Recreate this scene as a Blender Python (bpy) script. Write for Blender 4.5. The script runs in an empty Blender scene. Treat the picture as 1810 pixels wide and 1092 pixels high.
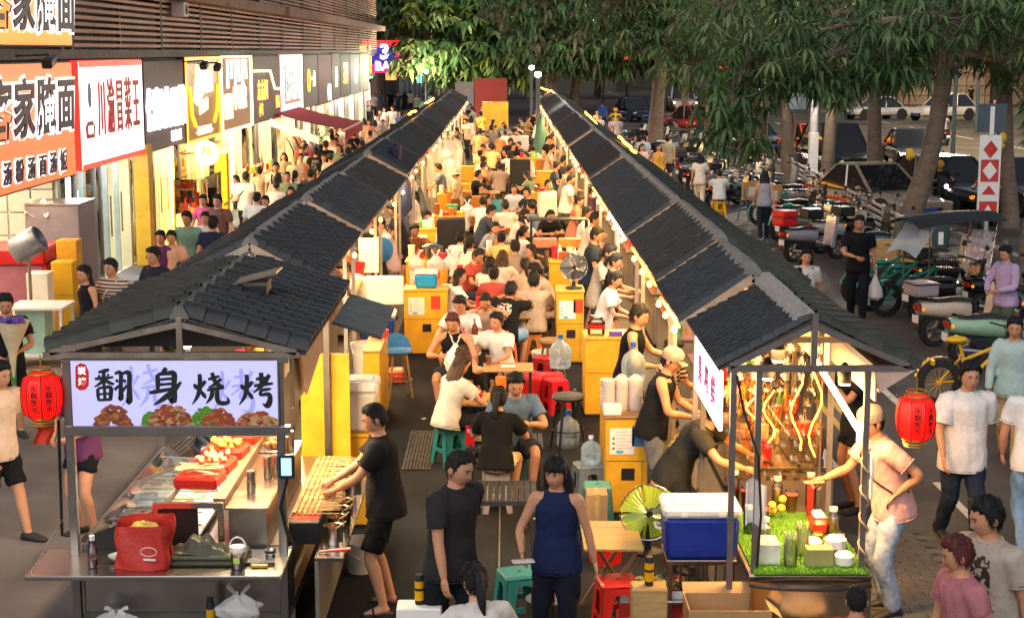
import bpy,math,random
import numpy as np
from mathutils import Vector,Matrix,noise as mnoise
from math import radians as R,sin,cos,pi

S=bpy.context.scene
C=S.collection
rnd=random.Random(7)

# ------------------------------------------------------------------ camera, sky, sun, exposure
cam_d=bpy.data.cameras.new('camera')
cam=bpy.data.objects.new('camera',cam_d);C.objects.link(cam)
cam.location=(0,0,4.5)
cam.rotation_euler=(R(90-9.25),0,-math.atan(10/2800))
cam_d.sensor_width=36.0
cam_d.lens=36.0*2800/1810
cam_d.clip_start=0.1;cam_d.clip_end=2000
S.camera=cam
w=bpy.data.worlds.new('World');S.world=w;w.use_nodes=True
wn=w.node_tree.nodes;wl=w.node_tree.links
sky=wn.new('ShaderNodeTexSky');sky.sky_type='NISHITA';sky.sun_disc=False
sky.sun_elevation=R(40);sky.sun_rotation=R(200);sky.air_density=1.0;sky.dust_density=3.0
hs=wn.new('ShaderNodeHueSaturation');hs.inputs['Saturation'].default_value=0.35
bg=wn['Background'];bg.inputs['Strength'].default_value=0.075
wl.new(sky.outputs[0],hs.inputs['Color']);wl.new(hs.outputs[0],bg.inputs['Color'])
sd=bpy.data.lights.new('sun','SUN');sd.energy=0.5;sd.angle=R(70);sd.color=(.97,.97,1)
sun=bpy.data.objects.new('sun',sd);C.objects.link(sun)
sun.rotation_euler=(R(50),0,R(-20))
S.view_settings.view_transform='Standard';S.view_settings.look='None'
S.view_settings.exposure=0.62;S.view_settings.gamma=1.0
S.view_settings.use_curve_mapping=False
S.cycles.max_bounces=6;S.cycles.diffuse_bounces=3;S.cycles.glossy_bounces=3
S.cycles.transmission_bounces=5;S.cycles.transparent_max_bounces=12
S.cycles.caustics_reflective=False;S.cycles.caustics_refractive=False
S.cycles.sample_clamp_indirect=4.0

# ------------------------------------------------------------------ materials
MATS={}
def lin(c):
 if isinstance(c,str):
  c=c.lstrip('#');c=[int(c[i:i+2],16)/255 for i in(0,2,4)]
  return tuple(x/12.92 if x<=.04045 else((x+.055)/1.055)**2.4 for x in c)
 return tuple(c)
def mat(key,col=(.5,.5,.5),rough=.6,metal=0.,var=.18,scale=6.,bump=0.,bscale=40.,obj_var=0.,coat=0.,
 stretch=None,dirt=0.,sheen=0.,alpha=1.,trans=0.,ior=1.45,spec=.5,sss=0.):
 if key in MATS:return MATS[key]
 m=bpy.data.materials.new(key);MATS[key]=m;m.use_nodes=True
 nt=m.node_tree;n=nt.nodes;l=nt.links
 b=n['Principled BSDF'];col=lin(col)
 b.inputs['Roughness'].default_value=rough;b.inputs['Metallic'].default_value=metal
 b.inputs['Base Color'].default_value=(*col,1);b.inputs['IOR'].default_value=ior
 b.inputs['Specular IOR Level'].default_value=spec
 if coat:b.inputs['Coat Weight'].default_value=coat;b.inputs['Coat Roughness'].default_value=.08
 if sheen:b.inputs['Sheen Weight'].default_value=sheen
 if trans:b.inputs['Transmission Weight'].default_value=trans
 if alpha<1:b.inputs['Alpha'].default_value=alpha
 tc=n.new('ShaderNodeTexCoord');mp=n.new('ShaderNodeMapping');l.new(tc.outputs['Object'],mp.inputs['Vector'])
 if stretch:mp.inputs['Scale'].default_value=stretch
 src=None
 if var or dirt:
  nz=n.new('ShaderNodeTexNoise');nz.inputs['Scale'].default_value=scale;nz.inputs['Detail'].default_value=5
  nz.inputs['Roughness'].default_value=.65;l.new(mp.outputs[0],nz.inputs['Vector'])
  mr=n.new('ShaderNodeMapRange');mr.inputs['From Min'].default_value=.3;mr.inputs['From Max'].default_value=.7
  mr.inputs['To Min'].default_value=1-var;mr.inputs['To Max'].default_value=1+var
  l.new(nz.outputs[0],mr.inputs['Value']);src=mr.outputs[0]
  rr=n.new('ShaderNodeMapRange');rr.inputs['From Min'].default_value=.3;rr.inputs['From Max'].default_value=.7
  dr=.04 if metal>.3 else.12;rr.inputs['To Min'].default_value=max(.03,rough-dr);rr.inputs['To Max'].default_value=min(1,rough+dr)
  l.new(nz.outputs[0],rr.inputs['Value']);l.new(rr.outputs[0],b.inputs['Roughness'])
 if obj_var:
  oi=n.new('ShaderNodeObjectInfo');mr2=n.new('ShaderNodeMapRange')
  mr2.inputs['To Min'].default_value=1-obj_var;mr2.inputs['To Max'].default_value=1+obj_var
  l.new(oi.outputs['Random'],mr2.inputs['Value'])
  if src is not None:
   mm=n.new('ShaderNodeMath');mm.operation='MULTIPLY';l.new(src,mm.inputs[0]);l.new(mr2.outputs[0],mm.inputs[1]);src=mm.outputs[0]
  else:src=mr2.outputs[0]
 if src is not None:
  vm=n.new('ShaderNodeVectorMath');vm.operation='SCALE';vm.inputs[0].default_value=col
  l.new(src,vm.inputs['Scale']);l.new(vm.outputs[0],b.inputs['Base Color'])
  if dirt:
   n2=n.new('ShaderNodeTexNoise');n2.inputs['Scale'].default_value=scale*.35;n2.inputs['Detail'].default_value=8
   l.new(mp.outputs[0],n2.inputs['Vector'])
   m3=n.new('ShaderNodeMapRange');m3.inputs['From Min'].default_value=.5;m3.inputs['From Max'].default_value=.72
   m3.inputs['To Max'].default_value=dirt;l.new(n2.outputs[0],m3.inputs['Value'])
   mx=n.new('ShaderNodeMix');mx.data_type='RGBA';l.new(m3.outputs[0],mx.inputs[0]);l.new(vm.outputs[0],mx.inputs[6])
   mx.inputs[7].default_value=(col[0]*.35+.01,col[1]*.32+.008,col[2]*.28+.006,1)
   l.new(mx.outputs[2],b.inputs['Base Color'])
 if bump:
  nb=n.new('ShaderNodeTexNoise');nb.inputs['Scale'].default_value=bscale;nb.inputs['Detail'].default_value=4
  l.new(mp.outputs[0],nb.inputs['Vector']);bp=n.new('ShaderNodeBump');bp.inputs['Strength'].default_value=bump
  bp.inputs['Distance'].default_value=.02;l.new(nb.outputs[0],bp.inputs['Height']);l.new(bp.outputs[0],b.inputs['Normal'])
 return m
def glow(key,col,strength,var=0.):
 if key in MATS:return MATS[key]
 m=bpy.data.materials.new(key);MATS[key]=m;m.use_nodes=True
 b=m.node_tree.nodes['Principled BSDF'];c=lin(col)
 b.inputs['Base Color'].default_value=(*[min(.8,x)for x in c],1);b.inputs['Roughness'].default_value=.4
 b.inputs['Emission Color'].default_value=(*c,1);b.inputs['Emission Strength'].default_value=strength
 return m
def glass(key,col=(.9,.95,.95),rough=.02,alpha=.25):
 """thin pane: mostly see-through, with reflections"""
 if key in MATS:return MATS[key]
 m=bpy.data.materials.new(key);MATS[key]=m;m.use_nodes=True
 nt=m.node_tree;n=nt.nodes;l=nt.links;n.remove(n['Principled BSDF'])
 t=n.new('ShaderNodeBsdfTransparent');t.inputs[0].default_value=(*lin(col),1)
 g=n.new('ShaderNodeBsdfPrincipled' if alpha>.15 else 'ShaderNodeBsdfGlossy');g.inputs[0].default_value=(*lin(col),1);g.inputs['Roughness'].default_value=rough
 fr=n.new('ShaderNodeFresnel');fr.inputs[0].default_value=1.5
 ad=n.new('ShaderNodeMath');ad.operation='ADD';ad.inputs[1].default_value=alpha;ad.use_clamp=True
 l.new(fr.outputs[0],ad.inputs[0]);mx=n.new('ShaderNodeMixShader')
 l.new(ad.outputs[0],mx.inputs[0]);l.new(t.outputs[0],mx.inputs[1]);l.new(g.outputs[0],mx.inputs[2])
 l.new(mx.outputs[0],n['Material Output'].inputs[0])
 return m
def cloth(c):
 """c: '#rrggbb' or '#rrggbb|pattern|#rrggbb' with st stripes, fl flowers, pf/pb print on the front/back (upper case: seated)"""
 key='cloth_'+c;p=c.split('|')
 if key in MATS:return MATS[key]
 m=mat(key,p[0],.9,var=.16,scale=7,bump=.35,bscale=26,spec=.15)
 if len(p)<3:return m
 nt=m.node_tree;n=nt.nodes;l=nt.links;b=n['Principled BSDF'];src=b.inputs['Base Color'].links[0].from_socket
 tc=n.new('ShaderNodeTexCoord');sx=n.new('ShaderNodeSeparateXYZ');l.new(tc.outputs['Object'],sx.inputs[0])
 def M(op,a,v=0.,c2=None):
  q=n.new('ShaderNodeMath');q.operation=op
  for i,t in enumerate((a,v)+((c2,)if c2 is not None else())):
   if isinstance(t,(int,float)):q.inputs[i].default_value=t
   else:l.new(t,q.inputs[i])
  return q.outputs[0]
 k=p[1];X,Y,Z_=sx.outputs
 if k=='st':f=M('GREATER_THAN',M('FRACT',M('MULTIPLY',Z_,21.)),.5)
 else:
  v=n.new('ShaderNodeTexVoronoi' if k=='fl' else 'ShaderNodeTexNoise');v.inputs['Scale'].default_value=16 if k=='fl' else 26;l.new(tc.outputs['Object'],v.inputs['Vector'])
  if k=='fl':f=M('LESS_THAN',v.outputs['Distance'],.32)
  else:
   zc=.98 if k.isupper()else 1.24;f=M('MULTIPLY',M('COMPARE',X,0.,.11),M('COMPARE',Z_,zc,.13));f=M('MULTIPLY',f,M('LESS_THAN' if k.lower()=='pf' else 'GREATER_THAN',Y,0.));f=M('MULTIPLY',f,M('GREATER_THAN',v.outputs[0],.49))
 mx=n.new('ShaderNodeMix');mx.data_type='RGBA';l.new(f,mx.inputs[0]);l.new(src,mx.inputs[6]);mx.inputs[7].default_value=(*lin(p[2]),1);l.new(mx.outputs[2],b.inputs['Base Color'])
 return m
def plastic(c,rough=.35):return mat('plastic_%s_%s'%(c,rough),c,rough,var=.06,scale=8)
def paint(c,rough=.45):return mat('paint_%s_%s'%(c,rough),c,rough,var=.12,scale=5,dirt=.35)
STEEL=mat('stainless_steel',(.50,.46,.42),.22,1.,var=.06,scale=2)
STEELD=mat('dull_steel',(.30,.275,.25),.32,.95,var=.12,scale=3)
FRAME=mat('grey_steel_tube',(.36,.33,.30),.45,.4,var=.2,scale=6,dirt=.3)
BLACKM=mat('black_metal',(.018,.018,.02),.5,.3,var=.2)
TILE=mat('dark_roof_tile',(.022,.024,.026),.55,0,var=.25,scale=14,obj_var=.25,dirt=.3)
TILEL=mat('tile_lip',(.12,.118,.115),.6,0,var=.3,scale=10)
TILEG=mat('olive_roof_tile',(.034,.036,.028),.6,0,var=.25,scale=14,obj_var=.25,dirt=.3)
RIDGE=mat('ridge_cap',(.19,.18,.178),.6,.2,var=.25,scale=8,dirt=.4)
WOOD=mat('pale_wood',(.42,.26,.10),.5,0,var=.2,scale=4,stretch=(1,8,8),bump=.1)
WOODD=mat('brown_wood',(.20,.115,.05),.55,0,var=.25,scale=4,stretch=(1,8,8),bump=.1)
YEL=mat('yellow_cabinet',(.64,.34,.02),.42,0,var=.14,scale=5,dirt=.5,obj_var=.08)
CARD=mat('cardboard',(.36,.22,.10),.8,0,var=.12,scale=5)
PAPER=mat('white_paper',(.72,.71,.68),.7,0,var=.05)
FOAM=mat('white_foam',(.74,.72,.68),.7,0,var=.08,scale=10)
RUBBER=mat('black_rubber',(.015,.015,.016),.75,0,var=.2)
CLEAR=glass('clear_plastic',(.93,.95,.96),.08,.10)
BAGP=glass('thin_bag_plastic',(.95,.94,.93),.25,.38)
GLASS=glass('window_glass',(.86,.93,.92),.02,.06)

# ------------------------------------------------------------------ mesh building
class MB:
 def __init__(s):s.v=[];s.f=[];s.m=[]
 def add(s,vs,fs,m=0,M=None):
  o=len(s.v)
  if M is not None:vs=[tuple(M@Vector(p))for p in vs]
  s.v+=[tuple(p)for p in vs];s.f+=[tuple(i+o for i in f)for f in fs];s.m+=[m]*len(fs);return s
 def box(s,x0,x1,y0,y1,z0,z1,c=0.,m=0,M=None):
  if c<=0:
   vs=[(x,y,z)for z in(z0,z1)for y in(y0,y1)for x in(x0,x1)]
   return s.add(vs,[(0,2,3,1),(4,5,7,6),(0,1,5,4),(2,6,7,3),(0,4,6,2),(1,3,7,5)],m,M)
  c=min(c,abs(x1-x0)*.49,abs(y1-y0)*.49,abs(z1-z0)*.49)
  X=(x0,x1);Y=(y0,y1);Z=(z0,z1);vs=[];ix={}
  for i in(0,1):
   for j in(0,1):
    for k in(0,1):
     sx,sy,sz=(c,-c)[i],(c,-c)[j],(c,-c)[k]
     for a,p in enumerate(((X[i],Y[j]+sy,Z[k]+sz),(X[i]+sx,Y[j],Z[k]+sz),(X[i]+sx,Y[j]+sy,Z[k]))):
      ix[i,j,k,a]=len(vs);vs.append(p)
  fs=[]
  for i in(0,1):
   q=[ix[i,j,k,0]for j,k in((0,0),(1,0),(1,1),(0,1))];fs.append(q if i else q[::-1])
   q=[ix[j,i,k,1]for j,k in((0,0),(1,0),(1,1),(0,1))];fs.append(q[::-1]if i else q)
   q=[ix[j,k,i,2]for j,k in((0,0),(1,0),(1,1),(0,1))];fs.append(q if i else q[::-1])
  for a in(0,1):
   for b in(0,1):
    fs.append((ix[a,b,0,0],ix[a,b,1,0],ix[a,b,1,1],ix[a,b,0,1]))
    fs.append((ix[a,0,b,0],ix[a,1,b,0],ix[a,1,b,2],ix[a,0,b,2]))
    fs.append((ix[0,a,b,1],ix[1,a,b,1],ix[1,a,b,2],ix[0,a,b,2]))
    for k in(0,1):fs.append((ix[a,b,k,0],ix[a,b,k,1],ix[a,b,k,2]))
  return s.add(vs,fs,m,M)
 def tube(s,pts,r,n=8,m=0,cap=True,M=None,flat=1.):
  P=[Vector(p)for p in pts];k=len(P);rr=r if isinstance(r,(list,tuple))else[r]*k
  vs=[];prev=None
  for i in range(k):
   t=(P[min(i+1,k-1)]-P[max(i-1,0)])
   t=t.normalized()if t.length>1e-9 else Vector((0,0,1))
   if prev is None:
    a=Vector((0,0,1))if abs(t.z)<.9 else Vector((1,0,0));u=t.cross(a).normalized()
   else:
    u=prev-t*prev.dot(t);u=u.normalized()if u.length>1e-6 else t.orthogonal().normalized()
   prev=u;v=t.cross(u)
   for j in range(n):
    a=2*pi*j/n;vs.append(tuple(P[i]+u*cos(a)*rr[i]+v*sin(a)*rr[i]*flat))
  fs=[(i*n+j,i*n+(j+1)%n,(i+1)*n+(j+1)%n,(i+1)*n+j)for i in range(k-1)for j in range(n)]
  if cap:fs+=[tuple(range(n-1,-1,-1)),tuple(range((k-1)*n,k*n))]
  return s.add(vs,fs,m,M)
 def bar(s,a,b,w,h=None,m=0,up=(0,0,1),M=None):
  """square bar from a to b"""
  a,b=Vector(a),Vector(b);h=h or w;t=(b-a).normalized();up=Vector(up)
  if abs(t.dot(up))>.95:up=Vector((0,1,0))
  u=t.cross(up).normalized();v=u.cross(t)
  vs=[p+u*sx*w/2+v*sz*h/2 for p in(a,b)for sx,sz in((-1,-1),(1,-1),(1,1),(-1,1))]
  return s.add(vs,[(3,2,1,0),(4,5,6,7),(0,1,5,4),(1,2,6,5),(2,3,7,6),(3,0,4,7)],m,M)
 def lathe(s,prof,n=16,c=(0,0,0),m=0,M=None,sx=1.,sy=1.,cap=True):
  k=len(prof);vs=[(c[0]+r*cos(2*pi*j/n)*sx,c[1]+r*sin(2*pi*j/n)*sy,c[2]+z)for r,z in prof for j in range(n)]
  fs=[(i*n+j,i*n+(j+1)%n,(i+1)*n+(j+1)%n,(i+1)*n+j)for i in range(k-1)for j in range(n)]
  if cap:
   if prof[0][0]>1e-5:fs.append(tuple(range(n-1,-1,-1)))
   if prof[-1][0]>1e-5:fs.append(tuple(range((k-1)*n,k*n)))
  return s.add(vs,fs,m,M)
 def ball(s,c,r,n=12,k=8,m=0,M=None,jit=0.):
  rx,ry,rz=r if isinstance(r,(tuple,list))else(r,r,r);vs=[]
  for i in range(k+1):
   a=pi*i/k
   for j in range(n):
    b=2*pi*j/n;q=1+(rnd.uniform(-jit,jit)if jit else 0)
    vs.append((c[0]+rx*sin(a)*cos(b)*q,c[1]+ry*sin(a)*sin(b)*q,c[2]-rz*cos(a)*q))
  fs=[(i*n+j,i*n+(j+1)%n,(i+1)*n+(j+1)%n,(i+1)*n+j)for i in range(k)for j in range(n)]
  return s.add(vs,fs,m,M)
 def prism(s,poly,a,b,axis='y',m=0,M=None):
  """poly: 2d outline extruded along axis from a to b (ccw seen against the axis)"""
  k=len(poly)
  def P(p,d):return{'x':(d,p[0],p[1]),'y':(p[0],d,p[1]),'z':(p[0],p[1],d)}[axis]
  vs=[P(p,a)for p in poly]+[P(p,b)for p in poly]
  fs=[tuple(range(k)),tuple(range(2*k-1,k-1,-1))]+[(i,i+k,(i+1)%k+k,(i+1)%k)for i in range(k)]
  return s.add(vs,fs,m,M)
 def grid(s,fn,nu,nv,m=0,M=None,closed_u=False):
  vs=[fn(i/nu,j/nv)for j in range(nv+1)for i in range(nu+1)]
  return s.add(vs,[(j*(nu+1)+i,j*(nu+1)+i+1,(j+1)*(nu+1)+i+1,(j+1)*(nu+1)+i)for j in range(nv)for i in range(nu)],m,M)
 def mesh(s,name,mats,smooth=True,angle=40):
  me=bpy.data.meshes.new(name);me.from_pydata(s.v,[],s.f)
  for mm in(mats if isinstance(mats,(list,tuple))else[mats]):me.materials.append(mm)
  if any(s.m):me.polygons.foreach_set('material_index',s.m)
  if smooth:
   me.polygons.foreach_set('use_smooth',[True]*len(me.polygons));me.set_sharp_from_angle(angle=R(angle))
  me.validate();me.update();return me
 def build(s,name,mats,parent=None,loc=(0,0,0),rot=(0,0,0),smooth=True,angle=40):
  return link(name,s.mesh(name,mats,smooth,angle),parent,loc,rot)
def link(name,me,parent=None,loc=(0,0,0),rot=(0,0,0),scale=None):
 o=bpy.data.objects.new(name,me);C.objects.link(o);o.parent=parent;o.location=loc;o.rotation_euler=rot
 if scale:o.scale=scale
 return o
def tag(o,label=None,cat=None,group=None,kind=None):
 if label:o['label']=label
 if cat:o['category']=cat
 if group:o['group']=group
 if kind:o['kind']=kind
 return o
def thing(name,label,cat,loc=(0,0,0),rz=0.,group=None):
 return tag(link(name,None,None,loc,(0,0,rz)),label,cat,group)
def one(mb,name,mats,label,cat,loc=(0,0,0),rz=0.,group=None,**k):
 return tag(mb.build(name,mats,None,loc,(0,0,rz),**k),label,cat,group)
def dup(root,loc,rz=0.,label=None,group=None,recolor=None,scale=None):
 """copy a thing with its parts and sub-parts; recolor maps material -> material"""
 def cp(o,par):
  c=o.copy();C.objects.link(c);c.parent=par
  if recolor and o.type=='MESH':
   for sl in c.material_slots:
    k=sl.material
    if k in recolor:sl.link='OBJECT';sl.material=recolor[k]
  for ch in kids.get(o,()):cp(ch,c)
  return c
 kids={}
 for o in root.children_recursive:kids.setdefault(o.parent,[]).append(o)
 r=cp(root,None);r.location=loc;r.rotation_euler=(0,0,rz)
 if scale:r.scale=(scale,)*3
 if label:r['label']=label
 if group:r['group']=group
 return r
def lamp(name,parent,loc,energy,col,size=.1,kind='AREA',rot=(0,0,0),size_y=None):
 d=bpy.data.lights.new(name,kind);d.energy=energy;d.color=col
 if kind=='AREA':
  d.size=size
  if size_y:d.shape='RECTANGLE';d.size_y=size_y
 else:d.shadow_soft_size=size
 return link(name,d,parent,loc,rot)
S2=bpy.data.scenes.new('scratch') # small scratch scene so that evaluating one mesh stays cheap; removed at the end
def scratch_dg():
 v=S2.view_layers[0];v.update();return v.depsgraph
_txt={}
def text_mesh(s,size,mats,bold=.0,ext=.004,shear=0.,align='CENTER'):
 key=(s,size,bold,ext,shear,mats if not isinstance(mats,list)else tuple(mats))
 if key in _txt:return _txt[key]
 c=bpy.data.curves.new('lettering','FONT');c.body=s;c.size=size;c.offset=bold*size;c.extrude=ext
 c.resolution_u=2;c.align_x=align;c.align_y='CENTER';c.shear=shear
 o=bpy.data.objects.new('lettering',c);S2.collection.objects.link(o)
 me=bpy.data.meshes.new_from_object(o.evaluated_get(scratch_dg()))
 bpy.data.objects.remove(o);bpy.data.curves.remove(c)
 me.materials.clear()
 for mm in(mats if isinstance(mats,list)else[mats]):me.materials.append(mm)
 _txt[key]=me;return me
def text(s,size,mats,parent,loc,rot=(R(90),0,0),bold=.0,ext=.004,shear=0.,name='lettering',scale=None):
 return link(name,text_mesh(s,size,mats,bold,ext,shear),parent,loc,rot,scale)
# ------------------------------------------------------------------ people
SKIN=[mat('skin_%d'%i,c,.5,var=.08,scale=12,spec=.35)for i,c in enumerate([(.48,.235,.135),(.40,.19,.105),(.56,.31,.20)])]
HAIRM={k:mat('hair_'+k,c,.55,var=.35,scale=5,bump=.6,bscale=18,stretch=(9,9,1.2),spec=.35)for k,c in
 {'black':(.010,.009,.010),'brown':(.055,.028,.014),'red':(.10,.022,.020),'gold':(.12,.07,.03)}.items()}
EYEW=mat('eye_white',(.6,.58,.55),.3,var=0);EYED=mat('eye_dark',(.012,.008,.006),.25,var=0)
LIPM=mat('lips',(.36,.10,.08),.45,var=0);BROW=mat('brow',(.02,.014,.011),.8,var=0)
def V3(*a):return np.array(a,float)
def nrm(v):return v/(np.linalg.norm(v)+1e-9)
class G3:
 """vertex soup of lofts, kept as numpy"""
 def __init__(s):s.v=[];s.f=[];s.m=[];s.n=0
 def add(s,v,f,m=0):
  s.v.append(np.asarray(v,float));s.f+=[tuple(i+s.n for i in q)for q in f];s.m+=[m]*len(f);s.n+=len(v)
 def rings(s,rs,n=14,m=0,p=2.0):
  """rs: (centre, ux, uy, a, b)"""
  a=np.arange(n)*2*pi/n;ca,sa=np.cos(a),np.sin(a)
  ca=np.sign(ca)*np.abs(ca)**(2/p);sa=np.sign(sa)*np.abs(sa)**(2/p)
  v=[c+np.outer(ca*A,ux)+np.outer(sa*B,uy)for c,ux,uy,A,B in rs]
  k=len(rs);v=np.vstack(v+[rs[0][0][None],rs[-1][0][None]])
  f=[(i*n+j,i*n+(j+1)%n,(i+1)*n+(j+1)%n,(i+1)*n+j)for i in range(k-1)for j in range(n)]
  f+=[(k*n,(j+1)%n,j)for j in range(n)]+[(k*n+1,(k-1)*n+j,(k-1)*n+(j+1)%n)for j in range(n)]
  s.add(v,f,m)
 def limb(s,pts,rad,n=10,m=0,ref=None,flat=1.):
  pts=[np.asarray(p,float)for p in pts];k=len(pts);rs=[];u=None
  for i in range(k):
   t=nrm(pts[min(i+1,k-1)]-pts[max(i-1,0)])
   if u is None:
    r0=ref if ref is not None else(V3(1,0,0)if abs(t[0])<.9 else V3(0,1,0));u=nrm(r0-t*np.dot(r0,t))
   else:u=nrm(u-t*np.dot(u,t))
   rs.append((pts[i],u,np.cross(t,u),rad[i],rad[i]*flat))
  s.rings(rs,n,m)
 def arr(s):return np.vstack(s.v),s.f,s.m
def fine(pts,rad,k=3):
 """smooth a polyline with radii (Catmull-Rom)"""
 P=[np.append(p,r)for p,r in zip(pts,rad)];out=[]
 for i in range(len(P)-1):
  a,b,c,d=P[max(i-1,0)],P[i],P[i+1],P[min(i+2,len(P)-1)]
  for j in range(k):
   t=j/k;out.append(.5*((2*b)+(c-a)*t+(2*a-5*b+4*c-d)*t*t+(3*b-3*c+d-a)*t**3))
 out.append(P[-1]);return[o[:3]for o in out],[max(.004,o[3])for o in out]
_rt=bpy.data.objects.new('tmp_remesh',bpy.data.meshes.new('tmp'));S2.collection.objects.link(_rt)
def remesh(g,vox,smooth=4,wr=0.,seed=0):
 v,f,_=g.arr();me=bpy.data.meshes.new('tmp');me.from_pydata(v.tolist(),[],f);old=_rt.data;_rt.data=me;bpy.data.meshes.remove(old)
 _rt.modifiers.clear();md=_rt.modifiers.new('r','REMESH');md.mode='VOXEL';md.voxel_size=vox
 if smooth:sm=_rt.modifiers.new('s','SMOOTH');sm.factor=.5;sm.iterations=smooth
 e=_rt.evaluated_get(scratch_dg());m2=e.to_mesh()
 n=len(m2.vertices);co=np.empty(n*3);m2.vertices.foreach_get('co',co);co=co.reshape(-1,3)
 nf=len(m2.polygons);nl=len(m2.loops);lv=np.empty(nl,int);m2.loops.foreach_get('vertex_index',lv)
 ls=np.empty(nf,int);m2.polygons.foreach_get('loop_start',ls);lt=np.empty(nf,int);m2.polygons.foreach_get('loop_total',lt)
 F=[tuple(lv[a:a+b])for a,b in zip(ls.tolist(),lt.tolist())]
 if wr:
  no=np.empty(n*3);m2.vertex_normals.foreach_get('vector',no);no=no.reshape(-1,3)
  q=np.random.RandomState(seed);d=np.zeros(n)
  for i in range(9):
   k=q.normal(size=3)*q.uniform(10,40)*np.array([1,1,.45]);w_=co@k+q.uniform(0,6.28)
   w_+=1.6*np.sin(co@(q.normal(size=3)*9)+q.uniform(0,6));d+=np.sin(w_)**3/3.2
  co=co+no*(d*wr)[:,None]
 e.to_mesh_clear();return co,F
def ik(a,b,l1,l2,pole):
 d=b-a;L=np.linalg.norm(d);t=d/(L+1e-9);L2=min(L,(l1+l2)*.999)
 b=a+t*L2;x=(l1*l1-l2*l2+L2*L2)/(2*L2+1e-9);h=math.sqrt(max(l1*l1-x*x,0))
 p=pole-t*np.dot(pole,t);return a+t*x+nrm(p)*h,b
def rotx(a):c,s=cos(a),sin(a);return np.array([[1,0,0],[0,c,-s],[0,s,c]])
def rotz(a):c,s=cos(a),sin(a);return np.array([[c,-s,0],[s,c,0],[0,0,1]])
def roty(a):c,s=cos(a),sin(a);return np.array([[c,0,s],[0,1,0],[-s,0,c]])
def head_pt(th,ph,off=0.,fem=0):
 """th 0 = front (-y); ph -90..90 deg; returns local point"""
 sz=np.sin(ph);z=.120*sz;cr=np.abs(np.cos(ph))**.72
 dn=np.clip(-sz,0,1)
 wx=.077*(1-(.30+.06*fem)*dn**1.6);fy=.094*(1-.16*dn**2.2);by=.100*(1-.45*dn**1.3)
 x=np.sin(th)*wx*cr;c=np.cos(th);y=-np.where(c>0,c*fy,c*by)*cr
 fr=np.clip(c,0,1)**2
 g=lambda x0,z0,sx,s2:np.exp(-((x-x0)/sx)**2-((z-z0)/s2)**2)
 d=.006*g(0,.030,.05,.016)-.009*(g(.032,.008,.016,.013)+g(-.032,.008,.016,.013))+.010*g(0,-.008,.010,.022)
 d=d+.019*g(0,-.030,.013,.012)+.006*g(0,-.062,.022,.011)-.004*g(0,-.078,.022,.008)+.008*g(0,-.104,.026,.016)
 d=d+.004*(g(.045,-.025,.02,.02)+g(-.045,-.025,.02,.02))
 y=y-d*fr
 p=np.stack([x,y,z],-1)
 if np.any(off):
  q=p.copy();q[...,2]*=.9;p=p+off[...,None]*(q/(np.linalg.norm(q,axis=-1)[...,None]+1e-6))if isinstance(off,np.ndarray)else p+off*q/(np.linalg.norm(q,axis=-1)[...,None]+1e-6)
 return p
def head_grid(nu,nv,offf=None,fem=0):
 th=(np.arange(nu)/nu)*2*pi;th=th-.35*np.sin(th)
 ph=np.linspace(-pi/2*.97,pi/2,nv+1);T_,P_=np.meshgrid(th,ph)
 off=offf(T_,P_)if offf else 0.
 p=head_pt(T_,P_,off,fem).reshape(-1,3)
 f=[(j*nu+i,j*nu+(i+1)%nu,(j+1)*nu+(i+1)%nu,(j+1)*nu+i)for j in range(nv)for i in range(nu)]
 return p,f
def sst(a,b,x):t=np.clip((x-a)/(b-a),0,1);return t*t*(3-2*t)
def patch(cx,cz,a,b,n=10,out=.0015,rot=0.):
 t=np.arange(n)*2*pi/n;X=a*np.cos(t);Z=b*np.sin(t)
 X,Z=cx+X*cos(rot)-Z*sin(rot),cz+X*sin(rot)+Z*cos(rot)
 X=np.append(X,cx);Z=np.append(Z,cz)
 ph=np.arcsin(np.clip(Z/.12,-1,1));cr=np.abs(np.cos(ph))**.72;dn=np.clip(-Z/.12,0,1)
 th=np.arcsin(np.clip(X/(.077*(1-.30*dn**1.6)*cr),-1,1));p=head_pt(th,ph);p[:,1]-=out
 return p,[(i,(i+1)%n,n)for i in range(n)]
def hand(g,wrist,dirv,palm_n,side,m=0,curl=.5,k=1.):
 """palm + five fingers; palm_n: direction the palm faces, side: +1/-1 thumb side"""
 d=nrm(dirv);nn=nrm(palm_n-d*np.dot(palm_n,d));s_=np.cross(d,nn)*side
 g.rings([(wrist-d*.01,s_,nn,.024*k,.018*k),(wrist+d*.03*k,s_,nn,.036*k,.017*k),(wrist+d*.075*k,s_,nn,.040*k,.014*k),(wrist+d*.088*k,s_,nn,.036*k,.011*k)],10,m)
 for i,(o,L)in enumerate(((-.029,.062),(-.010,.078),(.010,.074),(.028,.064))):
  b=wrist+d*.082*k-s_*o*k;c1=curl*.7;c2=curl*1.5
  p1=b+(d*cos(c1)+nn*sin(c1))*L*.5*k;p2=p1+(d*cos(c2)+nn*sin(c2))*L*.5*k
  g.limb([b-d*.01,b,p1,p2],[.0085*k,.009*k,.0085*k,.006*k],6,m)
 b=wrist+d*.025*k+s_*.032*k;t1=nrm(d*.75+s_*.6+nn*.35)
 g.limb([b-s_*.015*k,b,b+t1*.034*k,b+(t1+d*.4)*.05*k],[.011*k,.0115*k,.010*k,.007*k],6,m)

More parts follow.
